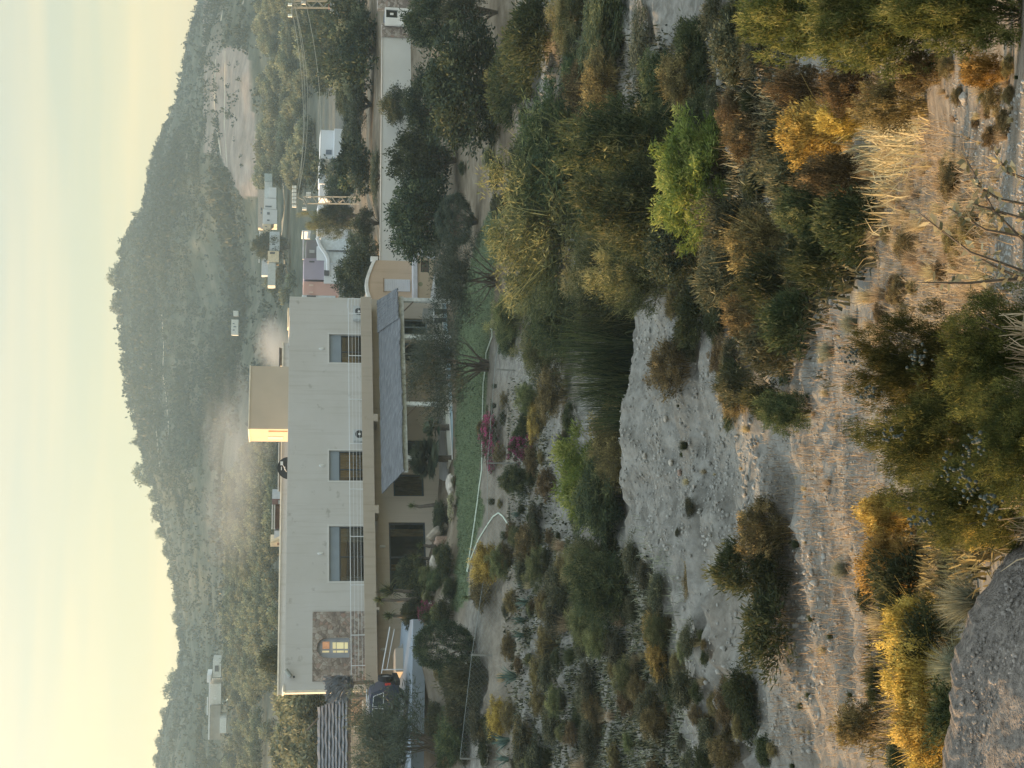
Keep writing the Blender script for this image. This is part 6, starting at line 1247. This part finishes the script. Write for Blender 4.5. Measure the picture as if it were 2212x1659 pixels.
bld('brown_rear_wall', 110, [('block', 'j', 1718, 1830, 600, 1070, M('brown_rubble', (.30, .27, .23), .95, .2, 1.5), 0), ('parapet', 'j', 1708, 1716, 600, 1070, M('white_coping', (.8, .78, .74)), .1), ('window', 'j', 1740, 1770, 680, 725, HG, 0)], 'brown wall with white coping showing behind the satellite dish', 'wall')
bld('rear_block', 115, [('block', 'e', 450, 560, 820, 975, M('grey_rear', (.42, .40, .37), .9), 0), ('window', 'e', 475, 508, 850, 893, WN, 0), ('parapet', 'e', 440, 450, 815, 980, HG, .3)], 'small grey building with one window beside the roof tower', 'outbuilding')
bld('hill_shed', 520, [('block', 'a', 1090, 1112, 215, 300, M('hazy_white', (.6, .62, .60)), 0)], 'narrow white shed beneath the quarry\'s right end', 'shed')
bld('far_shed', 520, [('block', 'a', 1090, 1100, 140, 185, M('hazy_white', (.6, .62, .60)), 0)], 'tiny white shed right of the narrow white shed', 'shed')
bld('vehicle_shed', 160, [('block', 'b', 1110, 1215, 0, 110, M('grey_tin', (.25, .28, .31), .5), 0), ('parapet', 'b', 1108, 1205, 108, 138, HW1, .8), ('band', 'b', 1085, 1104, 50, 100, M('red_stripe', (.4, .10, .08)), .1)], 'grey vehicle, built as a shed with a bright white end panel, at the right edge', 'shed')  # shed shape standing in for a pickup or trailer
bld('rear_block', 100, [('block', 'e', 515, 620, 470, 640, CRM, 0)], 'cream lit block peeping over the villa\'s right roof edge', 'outbuilding')  # rear parapet strip built as a block, its sunlight put into the cream
# small far poles and blanket
# ================================================================== groves
g_ = random.Random(11)
def clear(x, y): 
    for (a, b, c, d) in ((685, 770, 190, 345), (650, 760, 400, 650), (555, 615, 395, 590)):
        if a < x < b and c < y < d: return False
    return True
cntt = 0
def far_tree(key, xb, y, hm, wm, label, cat, grp, Ymin=90):
    b = G(xb, y, Ymin); return plant(key, b, wm, hm, label, cat, grp)
OG = 'olive trees in rows behind the villa roof'
row = 0; x = 612.0
while x > 500 and cntt < 215:
    y = 955 + (row % 2) * 11
    while y < 1500:
        lim = 500 + 55 * max(0, (1060 - y) / 105)
        if x > lim and not (x > 590 and y > 1480) and g_.random() < .96:
            b = G(x + g_.uniform(-3, 3), y + g_.uniform(-5, 5), 130); s = g_.uniform(.85, 1.2); w_ = 3.9 * s
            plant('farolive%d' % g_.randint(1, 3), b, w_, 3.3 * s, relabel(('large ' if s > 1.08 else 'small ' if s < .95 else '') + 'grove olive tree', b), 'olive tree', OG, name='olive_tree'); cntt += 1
        y += 21 + 12 * (x - 500) / 110
    x -= 13 - 5 * (612 - x) / 110; row += 1
LG = 'olive trees beyond the thatched roof'
for i in range(70):
    y = g_.uniform(1485, 1665); x = g_.uniform(500, 735)
    if 590 < x < 668 and y > 1492 and x > 575 + (1659 - y) * .1: 
        if g_.random() < .8: continue
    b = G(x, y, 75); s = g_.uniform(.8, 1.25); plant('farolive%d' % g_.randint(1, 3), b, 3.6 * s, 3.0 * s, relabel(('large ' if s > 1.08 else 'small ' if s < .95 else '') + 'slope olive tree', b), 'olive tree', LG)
VG = 'trees scattered across the valley at the right'
vt = 0
for i in range(1500):
    if vt >= 250: break
    y = g_.uniform(-15, 640) ; x = g_.uniform(575, 818)
    if not clear(x, y) or (y > 480 and x < 600) or (x < 640 and g_.random() < .4) or (y > 640): continue
    b = G(x, y, 99); 
    if b[1] < 99: continue
    dark = x > 690 and g_.random() < .6; s = g_.uniform(.75, 1.25); w0 = np.interp(b[1], [99, 200, 350], [2.3, 3.3, 4.6]) * (1.25 if dark else 1)
    top = proj(b[0], b[1], b[2] + w0 * .9)[0]
    if any(c0 < x_ < d0 and a0 < y < b0 for x_ in (top,) for (c0, d0, a0, b0) in ((680, 765, 190, 345), (650, 755, 400, 640), (548, 612, 395, 590))): continue
    if g_.random() < .5 and vn(np.array([x * .035]), np.array([y * .02]), 3)[0] < .5: continue
    plant(('farpine%d' if dark else 'farolive%d') % g_.randint(1, 3), b, w0 * s, w0 * .82 * s, relabel('dark leafy tree' if dark else 'grey-green tree', b), 'tree', VG if not dark else 'dark trees in the valley', name='field_tree'); vt += 1
# larger named trees behind the garden wall
for (k_, x0, x1, y0, y1, Y, lb_) in (('olive1', 757, 822, 18, 92, 108, 'tree above the garden wall nearest the gate hut, sunlit tips'), ('olive2', 755, 822, 62, 158, 107, 'broad tree over the garden wall with a dark trunk gap'), ('olive3', 750, 812, 170, 285, 110, 'broad tree over the middle of the garden wall'), ('dark1', 740, 800, 95, 175, 130, 'dark tree filling the gap behind the garden wall'), ('dark2', 748, 800, 290, 350, 125, 'dark tree behind the wall, right of the pylon'), ('dark3', 702, 780, 383, 440, 165, 'dark tree at the pylon\'s right foot'), ('dark1', 690, 775, 440, 492, 165, 'dark tree at the pylon\'s left foot'), ('olive1', 745, 822, 520, 606, 105, 'brown-green tree rising behind the peach annex'), ('olive2', 765, 818, 450, 515, 108, 'pale olive tree left of the pylon'), ('dark2', 722, 790, 560, 640, 125, 'dark tree between the annex gable and the salmon block'), ('yell1', 665, 705, 455, 500, 175, 'yellowish round tree left of the pylon'), ('dark3', 738, 790, 255, 330, 150, 'dark tree in front of the long white house'), ('dark1', 725, 790, 150, 250, 150, 'dark tree in front of the long white house\'s right end')):
    pbox(k_, x0, x1, y0, y1, lb_, TR, Y=Y)
pbox('dark1', 545, 595, 505, 560, 'dark tree between the houses of the village', TR, Y=325)
pbox('dark2', 560, 615, 1395, 1450, 'rounded dark bush just behind the villa roof', TR, Y=120)
# trees standing against the sky on the ridge
for i, (x, y, w_, h_, kd) in enumerate(((246, 600, 46, 26, 0), (250, 662, 52, 24, 0), (262, 640, 18, 12, 1), (268, 690, 16, 12, 1), (278, 745, 20, 14, 0), (283, 800, 26, 16, 0), (285, 835, 20, 12, 0), (292, 870, 22, 14, 1), (300, 905, 26, 12, 1), (312, 955, 22, 16, 1), (300, 1022, 58, 32, 0), (322, 1040, 30, 20, 0), (340, 1072, 34, 22, 0), (350, 1108, 46, 26, 0), (368, 1150, 34, 22, 0), (378, 1190, 32, 14, 0), (392, 1240, 40, 14, 0), (396, 1290, 34, 14, 0), (400, 1330, 40, 18, 0), (402, 1370, 34, 14, 0), (396, 1420, 36, 14, 0), (386, 1462, 42, 24, 0), (384, 1490, 40, 26, 0), (362, 1540, 34, 18, 0), (350, 1600, 30, 14, 0), (346, 1640, 30, 14, 0), (300, 480, 16, 10, 1), (316, 440, 14, 8, 0), (330, 380, 14, 8, 0), (348, 310, 14, 9, 1), (360, 270, 14, 8, 1), (372, 235, 18, 10, 0), (384, 200, 16, 10, 0), (392, 160, 12, 10, 1), (300, 462, 14, 16, 1), (258, 575, 20, 12, 0), (262, 545, 18, 10, 0))):
    vs = np.interp(y, [q_[1] for q_ in SKYL], [q_[0] for q_ in SKYL]); b = P(vs + 5, y, 795); px = 795 / F_PX; b[2] -= 1
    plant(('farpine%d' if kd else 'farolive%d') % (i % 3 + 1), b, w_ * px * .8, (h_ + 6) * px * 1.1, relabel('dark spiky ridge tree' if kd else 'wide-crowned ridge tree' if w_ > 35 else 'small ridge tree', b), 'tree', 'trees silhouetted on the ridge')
# ================================================================== hillside scrub: uncountable
g = np.random.default_rng(77)
n = 24000; yd_ = g.uniform(-30, 1690, n); Yv = 330 + 470 * g.random(n) ** .8; t_ = (829.5 - yd_) / F_PX * 1.0; X_ = t_ * Yv; Zv = H(X_, Yv)
xd_, yy_ = proj(X_, Yv, Zv); dens = fbm(X_ * .012, Yv * .012, 31, 4); qz = inpoly(xd_, yy_, [D('a', 830, 410), D('a', 900, 330), D('a', 1060, 370), D('a', 1120, 950), D('a', 1140, 1420), D('a', 1020, 1440), D('a', 870, 1150)])
vis_house = (xd_ > 552) & (yy_ > 395) & (yy_ < 600)
kp = ((dens > -.03) | (g.random(n) < .2)) & ~(qz & (g.random(n) < .93)) & ~vis_house & ~((xd_ > 535) & (yy_ < 960) & (g.random(n) < .65)) & ~((xd_ > 500) & (yy_ > 955) & (yy_ < 1480))
X_, Yv, Zv = X_[kp], Yv[kp], Zv[kp]; n = len(X_); m_l = 9; ci = np.repeat(np.arange(n), m_l); sz = g.uniform(.6, 1.8, n) * (1 + .8 * (dens[kp] > .12))
p = np.stack([X_, Yv, Zv + sz * .5], 1)[ci] + g.normal(size=(n * m_l, 3)) * (sz[ci] * .42)[:, None] * (1, 1, .7)
dr = unit(g.normal(size=p.shape) + (0, 0, .6)); sd = unit(np.cross(dr, g.normal(size=p.shape))); L_q = (sz[ci] * .75)[:, None]
V = np.stack([p, p + dr * L_q * .5 + sd * L_q * .35, p + dr * L_q, p + dr * L_q * .5 - sd * L_q * .35], 1).reshape(-1, 3)
me = mesh_np('hillside_scrub', V, np.arange(len(V)).reshape(-1, 4), np.repeat(np.clip(g.random(n)[ci] * .7 + .2, 0, 1), 4)); o = link('hillside_scrub', me, LM['scrub'] if False else leafmat('hill_scrub_leaves', [(0, (.014, .024, .018)), (.5, (.030, .042, .030)), (1, (.066, .076, .052))])); tag(o, 'dark scrub covering the hillsides', 'scrub', kind='stuff')
# tracks cut across the hills
def track(pts, wpx, name, mat):
    mb = MB(); a_ = []
    fine = []
    for i in range(len(pts) - 1):
        for s in range(6): fine.append((pts[i][0] + (pts[i+1][0] - pts[i][0]) * s / 6, pts[i][1] + (pts[i+1][1] - pts[i][1]) * s / 6))
    fine.append(pts[-1])
    for (x, y) in fine:
        c = G(x, y, 130); w_ = wpx * (1 + .5 * math.sin(x * .7 + y * .23)) * c[1] / F_PX; z1 = H(c[0], c[1] + w_ * .5)[0]; a_.append((np.array([c[0], c[1], c[2] + .5]), np.array([c[0], c[1] + w_ * .8, max(z1, c[2] + w_ * .6) + .5]), ))
    for i in range(len(a_) - 1): mb.quad(a_[i][0], a_[i+1][0], a_[i+1][1], a_[i][1])
    o = mb.build(name, mat); o['kind'] = 'structure'
TM = M('hill_track_earth', (.42, .38, .30), .95, .3, .1); TM2 = M('orange_field_edge', (.55, .42, .28), .95, .3, .2)
track([D('i', 710, 260), D('i', 715, 500), D('i', 740, 600), D('i', 720, 800), D('i', 735, 950), D('i', 740, 1150), D('i', 748, 1400), D('i', 752, 1650), D('j', 510, 100), D('j', 520, 300), D('j', 545, 500), D('j', 565, 700), D('j', 575, 830)], 3.5, 'hill_track', TM)
track([D('i', 840, 780), D('i', 850, 950), D('i', 860, 1150), D('i', 850, 1400), D('j', 640, 180), D('j', 660, 400), D('j', 655, 570)], 2.5, 'lower_hill_track', TM)
track([D('a', 840, 430), D('a', 830, 800), D('a', 880, 1130)], 3, 'quarry_rim', TM); track([D('a', 908, 370), D('a', 905, 900), D('a', 925, 1240)], 2.5, 'quarry_bench', TM)
track([D('c', 615, 560), D('c', 640, 850), D('c', 600, 1200), D('c', 640, 1500), D('c', 690, 1650)], 4.5, 'field_road', TM2)
track([D('a', 880, 150), D('a', 890, 60), D('a', 1040, 30), D('a', 1045, 0)], 3, 'slope_track', TM)
# ================================================================== mid-slope scatter
SD = {'green': 'dark green bush', 'scrub': 'brown-green bush', 'rust': 'dry russet bush', 'tuft': 'green grass tuft', 'grass': 'dry grass tuft', 'willow': 'deep green bush', 'yell': 'yellow-green bush'}
SG = {'willow': ('', 'deep green gully bushes'), 'yell': ('', 'yellow-green gully bushes'), 'green': ('small dark green bush on the pale slope', 'small dark green bushes on the slope'), 'scrub': ('small brown-green bush on the pale slope', 'small brown-green bushes on the slope'), 'rust': ('small dry russet bush on the pale slope', 'small dry russet bushes on the slope'), 'tuft': ('green grass tuft on the pale slope', 'green grass tufts on the slope'), 'grass': ('dry grass tuft on the pale slope', 'dry grass tufts on the slope')}
g_ = random.Random(23)
ZONES = [
 ([(915, 1075), (985, 1075), (985, 1330), (890, 1340), (870, 1240)], 26, (26, 62), ('green', 'willow', 'yell', 'tuft', 'green')),
 ([(2010, 120), (2200, 120), (2200, 330), (2100, 330)], 34, (16, 46), ('grass', 'grass', 'rust', 'tuft')),
 ([(1500, 0), (1680, 0), (1640, 170), (1500, 150)], 14, (50, 110), ('green', 'scrub', 'willow')),
 ([(1890, 240), (1880, 700), (1960, 900), (2120, 640), (2200, 400), (2060, 330)], 110, (28, 75), ('grass', 'grass', 'grass', 'grass', 'rust')),
 ([(1200, 60), (1480, 120), (1640, 180), (1500, 330), (1250, 330)], 16, (50, 120), ('green', 'scrub', 'willow', 'willow', 'rust')),
 ([(1060, 260), (1160, 260), (1180, 560), (1080, 560)], 14, (30, 70), ('green', 'yell', 'scrub')),
 ([(1400, 300), (1500, 300), (1640, 800), (1480, 800)], 24, (50, 110), ('scrub', 'green', 'rust')),
 ([(1640, 300), (1800, 300), (1880, 560), (1720, 600)], 16, (60, 110), ('green', 'scrub', 'rust')),  # (polygon in picture units, count, size px range, kinds)
 ([(1090, 1130), (1090, 1659), (1500, 1659), (1560, 1400), (1380, 1180)], 150, (22, 75), ('green', 'scrub', 'rust', 'scrub', 'yell', 'tuft', 'rust', 'grass')),
 ([(1500, 1480), (1500, 1659), (1700, 1659), (1640, 1480)], 22, (30, 80), ('green', 'scrub', 'rust')),
 ([(1390, 900), (1500, 640), (1640, 900), (1620, 1180), (1400, 1150)], 18, (10, 40), ('green', 'tuft', 'scrub', 'grass')),
 ([(1040, 820), (1140, 820), (1140, 1200), (1050, 1200)], 16, (16, 36), ('green', 'rust', 'tuft')),
 ([(1140, 840), (1350, 880), (1350, 1240), (1140, 1200)], 34, (22, 60), ('rust', 'scrub', 'green')),
 ([(940, 1440), (1050, 1440), (1090, 1659), (960, 1659)], 30, (24, 60), ('scrub', 'rust', 'green')),
 ([(1060, 180), (1180, 180), (1250, 640), (1080, 660)], 26, (20, 50), ('green', 'scrub', 'tuft')),
 ([(1480, 180), (1640, 180), (1660, 420), (1500, 560)], 24, (30, 80), ('scrub', 'green', 'rust', 'tuft')),
 ([(1700, 700), (1850, 700), (1850, 1659), (1700, 1659)], 34, (12, 34), ('grass', 'tuft', 'grass')),
 ([(1500, 500), (1700, 500), (1760, 800), (1600, 880)], 14, (50, 90), ('scrub', 'green', 'rust')),
 ([(2020, 130), (2200, 130), (2200, 330), (2060, 330)], 12, (26, 60), ('grass', 'rust', 'grass')),
 ([(1870, 1130), (2060, 1130), (2060, 1640), (1900, 1640)], 30, (35, 80), ('green', 'tuft', 'grass', 'tuft'))]
for poly, cnt_, (s0, s1), kinds in ZONES:
    xs = [q_[0] for q_ in poly]; ys_ = [q_[1] for q_ in poly]; k = 0; tries = 0
    while k < cnt_ and tries < cnt_ * 30:
        tries += 1; x = g_.uniform(min(xs), max(xs)); y = g_.uniform(min(ys_), max(ys_))
        if not inpoly(np.array([x]), np.array([y]), poly)[0]: continue
        b = G(x, y); s = (s0 + (s1 - s0) * g_.random() ** 1.6) * b[1] / F_PX; kd = g_.choice(kinds); lb_, gp_ = SG[kd]
        plant('%s%d' % (kd, g_.randint(1, 3)), b, s * (1.25 if kd not in ('grass', 'tuft') else .75), s * .7 * g_.uniform(.8, 1.2), relabel(('tiny ' if s * F_PX / b[1] < s0 + (s1 - s0) * .12 else 'large ' if s * F_PX / b[1] > s0 + (s1 - s0) * .5 else 'small ') + SD[kd], b), 'bush' if kd in ('green', 'scrub', 'rust', 'willow', 'yell') else 'grass tuft', gp_); k += 1
# ================================================================== dry grass and ground litter: uncountable
def litter(name, mat, poly, n, L, W, lean, seed, label, clump=.5, dens_scale=1.2, yb=None):
    g = np.random.default_rng(seed); xs = [q_[0] for q_ in poly]; ys_ = [q_[1] for q_ in poly]
    # sample over world ground uniformly inside the picture polygon
    x = g.uniform(min(xs), max(xs), n * 3); y = g.uniform(min(ys_), max(ys_), n * 3); k = inpoly(x, y, poly); x, y = x[k], y[k]
    if yb is None and name != 'lawn_grass': x = x + g.normal(size=len(x)) * 14; y = y + g.normal(size=len(y)) * 26
    gx = np.linspace(min(xs), max(xs), 40); gy = np.linspace(min(ys_), max(ys_), 30); GP = np.array([[G(a, b)[1] for b in gy] for a in gx])
    fi = np.clip((x - gx[0]) / (gx[1] - gx[0]), 0, 38.99); fj = np.clip((y - gy[0]) / (gy[1] - gy[0]), 0, 28.99); i = fi.astype(int); j = fj.astype(int); fi -= i; fj -= j
    Yg = np.exp((np.log(GP[i, j]) * (1-fi) + np.log(GP[i+1, j]) * fi) * (1-fj) + (np.log(GP[i, j+1]) * (1-fi) + np.log(GP[i+1, j+1]) * fi) * fj)
    X_ = (829.5 - y) / F_PX * Yg; dn = fbm(X_ * dens_scale, Yg * dens_scale, seed, 3) + .25 * clump; k = g.random(len(X_)) < np.clip(.5 + dn * 3 * clump, .03, 1); X_, Yg = X_[k][:n], Yg[k][:n]; m = len(X_)
    Z_ = H(X_, Yg); a = g.uniform(0, 6.283, m); ln = np.abs(g.normal(size=m)) * lean; ll = L * g.uniform(.35, 1, m) ; h = np.stack([np.cos(a), np.sin(a), np.zeros(m)], 1); s = unit(np.stack([-np.sin(a), np.cos(a), np.zeros(m)], 1) + h * g.uniform(-1, 1, m)[:, None]) * W * .5
    b = np.stack([X_, Yg, Z_ - .01], 1); c = b + h * (ll * .5 * np.sin(ln * .5))[:, None] + np.array([0, 0, 1]) * (ll * .5 * np.cos(ln * .5))[:, None]; e_ = c + h * (ll * .5 * np.sin(ln * 1.3))[:, None] + np.array([0, 0, 1]) * (ll * .5 * np.cos(ln * 1.3))[:, None]
    V = np.stack([b - s, b + s, c + s * .8, c - s * .8, e_ + s * .3, e_ - s * .3], 1).reshape(-1, 3); o_ = np.arange(m)[:, None] * 6
    F_ = np.concatenate([o_ + [0, 1, 2, 3], o_ + [3, 2, 4, 5]]); me = mesh_np(name, V, F_, np.repeat(g.random(m), 6)); o = link(name, me, LM[mat]); tag(o, label, 'grass', kind='stuff')
litter('dry_grass', 'dry', [(1900, 240), (1880, 420), (1890, 700), (1920, 960), (2230, 1180), (2230, 640), (2140, 600), (2140, 330), (2010, 220)], 14000, .10, .0045, .9, 3, 'tangled dry golden grass on the near slope', 2.2, 2.6)
litter('sparse_dry_grass', 'dry', [(1640, 1100), (1640, 1659), (2060, 1659), (1980, 1300), (1900, 1000), (1880, 700), (1780, 620), (1680, 900)], 9000, .14, .006, .8, 2, 'thin dry grass on the grey path slope', .9, 2.5)
litter('bank_grass', 'greyt', [(1110, 830), (1110, 1700), (1500, 1700), (1450, 1200), (1200, 1150), (1180, 830)], 9000, .24, .014, .9, 3, 'thin brownish grass on the bank by the agaves', .8, 2.0)
litter('bank_undergrowth', 'scrub', [(1100, 840), (1100, 1700), (1480, 1700), (1400, 1250), (1200, 1150), (1180, 840)], 22000, .16, .05, .9, 13, 'low brown-green undergrowth on the bank by the agaves', .5, 2.4)
litter('gully_undergrowth', 'scrub', [(1180, 60), (1700, 60), (1900, 500), (1700, 760), (1480, 640), (1480, 300), (1250, 300)], 26000, .16, .035, .9, 14, 'low undergrowth between the gully bushes', .5, 2.0)
litter('near_undergrowth', 'rust', [(1880, 1100), (1880, 1659), (2070, 1659), (2060, 1300), (2200, 1150)], 12000, .10, .012, .9, 15, 'low dry undergrowth among the golden broom', 1.5, 2.0)
litter('thicket_grass', 'scrub' if False else 'dry', [(1480, 160), (1480, 420), (1700, 600), (1900, 500), (2000, 200), (1640, 160)], 5000, .25, .011, .7, 6, 'straw between the thicket bushes', .8, .6)
litter('lawn_grass', 'green', [(q_[0], q_[1]) for q_ in LAWN], 30000, .09, .02, .7, 4, 'short green lawn grass', .1, .4)
# pebbles and stones
def pebbles(name, poly, n, r0, r1, seed, label, mat):
    g = np.random.default_rng(seed); xs = [q_[0] for q_ in poly]; ys_ = [q_[1] for q_ in poly]; x = g.uniform(min(xs), max(xs), n * 2); y = g.uniform(min(ys_), max(ys_), n * 2); k = inpoly(x, y, poly); x, y = x[k][:n], y[k][:n]
    gx = np.linspace(min(xs), max(xs), 40); gy = np.linspace(min(ys_), max(ys_), 30); GP = np.array([[G(a, b)[1] for b in gy] for a in gx])
    i = np.clip(((x - gx[0]) / (gx[1] - gx[0])), 0, 38).astype(int); j = np.clip(((y - gy[0]) / (gy[1] - gy[0])), 0, 28).astype(int); Yg = GP[i, j] * g.uniform(.97, 1.03, len(x)); X_ = (829.5 - y) / F_PX * Yg; Z_ = H(X_, Yg)
    r = r0 + (r1 - r0) * g.random(len(x)) ** 4; B = IV[None] * (1 + .35 * g.uniform(-1, 1, (len(x), 12, 1))) * r[:, None, None] * g.uniform(.6, 1.2, (len(x), 1, 3)); V = (B + np.stack([X_, Yg, Z_ + r * .25], 1)[:, None]).reshape(-1, 3); F_ = (IF_[None] + 12 * np.arange(len(x))[:, None, None]).reshape(-1, 3)
    me = mesh_np(name, V, F_); o = link(name, me, mat); tag(o, label, 'stones', kind='stuff')
PB = M('pale_pebbles', (.27, .26, .232), .95, .3, 1.5)
pebbles('pebbles', [(1365, 640), (1355, 1000), (1400, 1200), (1660, 1200), (1620, 880), (1480, 640)], 5000, .008, .045, 1, 'pale pebbles strewn on the eroded slope', PB)
pebbles('slope_stones', [(1120, 840), (1120, 1640), (1800, 1659), (1800, 1150), (1350, 1100), (1340, 860)], 3000, .01, .045, 2, 'loose pale stones on the left bank', PB)
pebbles('path_gravel', [(1660, 700), (1660, 1659), (1900, 1659), (1880, 700)], 6000, .005, .018, 3, 'fine gravel on the grey path', PB)
pebbles('near_gravel', [(2020, 100), (2230, 100), (2230, 660), (2140, 620), (2110, 330)], 2600, .0015, .009, 5, 'loose gravel on the near ground beneath the acacia', PB)
# crest stones
for i, (x, y, s_) in enumerate(((1452, 1000, 26), (1440, 905, 18), (1395, 985, 20), (1560, 905, 16), (1500, 1050, 14), (1470, 1020, 20))):
    b = G(x, y); rock(i, b, s_ * b[1] / F_PX, s_ * .6 * b[1] / F_PX, ['largest flat stone on the pebble slope', 'oval stone near the pebble crest', 'pale stone right on the pebble crest', 'stone lowest on the pebble slope', 'small stone left of the others on the pebble slope', 'reddish stone beside the largest flat one'][i], 'bigger stones on the pebble slope', 'stone')
for i, (k_, x, y, s_) in enumerate((('p', 1860, 600, 44), ('p', 1350, 440, 14), ('o', 665, 945, 10), ('o', 1300, 1290, 34), ('l', 1240, 420, 12))):
    b = G(*D(k_, x, y)); rock(i, b, s_ * b[1] / F_PX, s_ * .6 * b[1] / F_PX, ['pale flat stone in the grass near the acacia', 'white stone under the acacia edge', 'small white stone on the left bank', 'grey rounded rock on the left bank', 'white stone beside the hedge'][i], None, 'stone')
# ================================================================== near grey rock, lower left of the upright view (picture's lower right)
edge = [(2245, 1170), (2200, 1205), (2140, 1290), (2105, 1350), (2075, 1420), (2062, 1500), (2055, 1580), (2050, 1680), (2048, 1760)]
mb = MB(); rows_ = []
for i in range(160):
    u = i / 159 * (len(edge) - 1); k = min(int(u), len(edge) - 2); f = u - k; x = edge[k][0] + (edge[k+1][0] - edge[k][0]) * f; y = edge[k][1] + (edge[k+1][1] - edge[k][1]) * f
    x0_ = x; x += 22 * float(fbm(np.array([u * 2.1]), np.array([3.3]), 4, 4)[0]) * 2
    Yc = 3.35; c = P(x, y, Yc); r_ = [c + np.array([0, 1.0, -1.6]), c + np.array([0, .45, -.55]), c + np.array([0, .16, -.07])]
    r_.append(c)
    for j in range(1, 60):
        q_ = P(x0_ + (x - x0_) * math.exp(-j / 5) + j * 6, y + 2, Yc - j * .014); q_ = q_ + np.array([0, 0, .032 * float(fbm(np.array([i * .055 + 3]), np.array([j * .1]), 8, 5)[0])]); r_.append(q_)
    rows_.append(r_)
V = np.array(rows_).reshape(-1, 3); nc = len(rows_[0]); idx = np.arange(len(V)).reshape(160, nc); Fq = np.stack([idx[:-1, :-1], idx[:-1, 1:], idx[1:, 1:], idx[1:, :-1]], -1).reshape(-1, 4)
c0 = V.mean(0); me = mesh_np('rock_outcrop', V - c0, Fq, None, True)
o = link('rock_outcrop', me, M('grey_conglomerate', (.20, .175, .15), .95, .5, 45, 1.0, 120), None, c0); tag(o, 'large flat grey rock with gravelly surface at the bottom left foreground', 'rock')
def rockpebbles():
    g = np.random.default_rng(12); n = 1500; x = g.uniform(2060, 2230, n * 3); y = g.uniform(1200, 1700, n * 3); ex = np.interp(y, [q[1] for q in edge], [q[0] for q in edge]); k = x > ex + 12; x, y, ex = x[k][:n], y[k][:n], ex[k][:n]
    jj = (x - ex) / 6; C = np.array([P(a, b, 3.35 - j * .014) for a, b, j in zip(x, y, jj)]); r = .0015 + .007 * g.random(len(x)) ** 5
    B = IV[None] * (1 + .35 * g.uniform(-1, 1, (len(x), 12, 1))) * r[:, None, None] * g.uniform(.6, 1.2, (len(x), 1, 3)); V = (B + C[:, None]).reshape(-1, 3); F_ = (IF_[None] + 12 * np.arange(len(x))[:, None, None]).reshape(-1, 3)
    o = link('rock_grit', mesh_np('rock_grit', V, F_), M('rock_grit', (.19, .17, .15), .95, .4, 8)); tag(o, 'grit and small stones stuck on the grey rock', 'stones', kind='stuff')
rockpebbles()
# ================================================================== haze and smoke
mb = MB(); mb.box(-3800, 3800, -60, 1500, -62, 112); hz = mb.build('haze', None); hz['kind'] = 'stuff'; hz['label'] = 'thin evening haze filling the valley'
m, N, L, b_ = newmat('haze_air'); N.remove(b_); v = N.new('ShaderNodeVolumePrincipled'); v.inputs['Color'].default_value = (.58, .84, 1.0, 1); v.inputs['Density'].default_value = .00042; v.inputs['Anisotropy'].default_value = .05; L.new(v.outputs[0], N['Material Output'].inputs['Volume']); hz.data.materials.append(m)

def smoke(x0, x1, y0, y1, Y, dep, dens, label, seed, thr=.45):
    c = P((x0 + x1) / 2, (y0 + y1) / 2, Y); r = np.array([(y1 - y0) / 2, 0, (x1 - x0) / 2]) * Y / F_PX; r[1] = dep
    me = mesh_np('smoke', SV2, SF2); o = link('smoke', me); o.location = tuple(c); o.scale = tuple(r); o['kind'] = 'stuff'; o['label'] = label
    m, N, L, b = newmat('smoke_plume'); N.remove(b); v = N.new('ShaderNodeVolumePrincipled'); v.inputs['Color'].default_value = (.86, .93, 1.0, 1); L.new(v.outputs[0], N['Material Output'].inputs['Volume'])
    tc = N.new('ShaderNodeTexCoord'); ln = N.new('ShaderNodeVectorMath'); ln.operation = 'LENGTH'; L.new(tc.outputs['Object'], ln.inputs[0])
    geo = N.new('ShaderNodeNewGeometry'); mp = N.new('ShaderNodeMapping'); mp.inputs['Scale'].default_value = (.035, .05, .085); mp.inputs['Location'].default_value = (seed, seed, 0); L.new(geo.outputs['Position'], mp.inputs[0])
    n = N.new('ShaderNodeTexNoise'); n.inputs['Scale'].default_value = 1.3; n.inputs['Detail'].default_value = 7; n.inputs['Distortion'].default_value = .8; n.inputs['Roughness'].default_value = .65; L.new(mp.outputs[0], n.inputs['Vector'])
    s = N.new('ShaderNodeMapRange'); s.inputs[1].default_value = 0.1; s.inputs[2].default_value = 1; s.inputs[3].default_value = 0; s.inputs[4].default_value = .5; L.new(ln.outputs['Value'], s.inputs[0])
    d = N.new('ShaderNodeMath'); d.operation = 'SUBTRACT'; L.new(n.outputs['Fac'], d.inputs[0]); L.new(s.outputs[0], d.inputs[1])
    q = N.new('ShaderNodeMapRange'); q.inputs[1].default_value = thr - .25; q.inputs[2].default_value = thr + .2; q.inputs[3].default_value = 0; q.inputs[4].default_value = dens; L.new(d.outputs[0], q.inputs[0]); L.new(q.outputs[0], v.inputs['Density'])
    me.materials.append(m)
smoke(535, 650, 660, 840, 215, 8, .2, 'dense white smoke rising behind the villa roof', 3, .42)
smoke(400, 620, 720, 1180, 235, 16, .045, 'pale smoke cloud drifting over the roof tower', 8, .42)
smoke(400, 590, 900, 1300, 250, 18, .022, 'thin smoke veil spread over the olive grove', 15, .40)
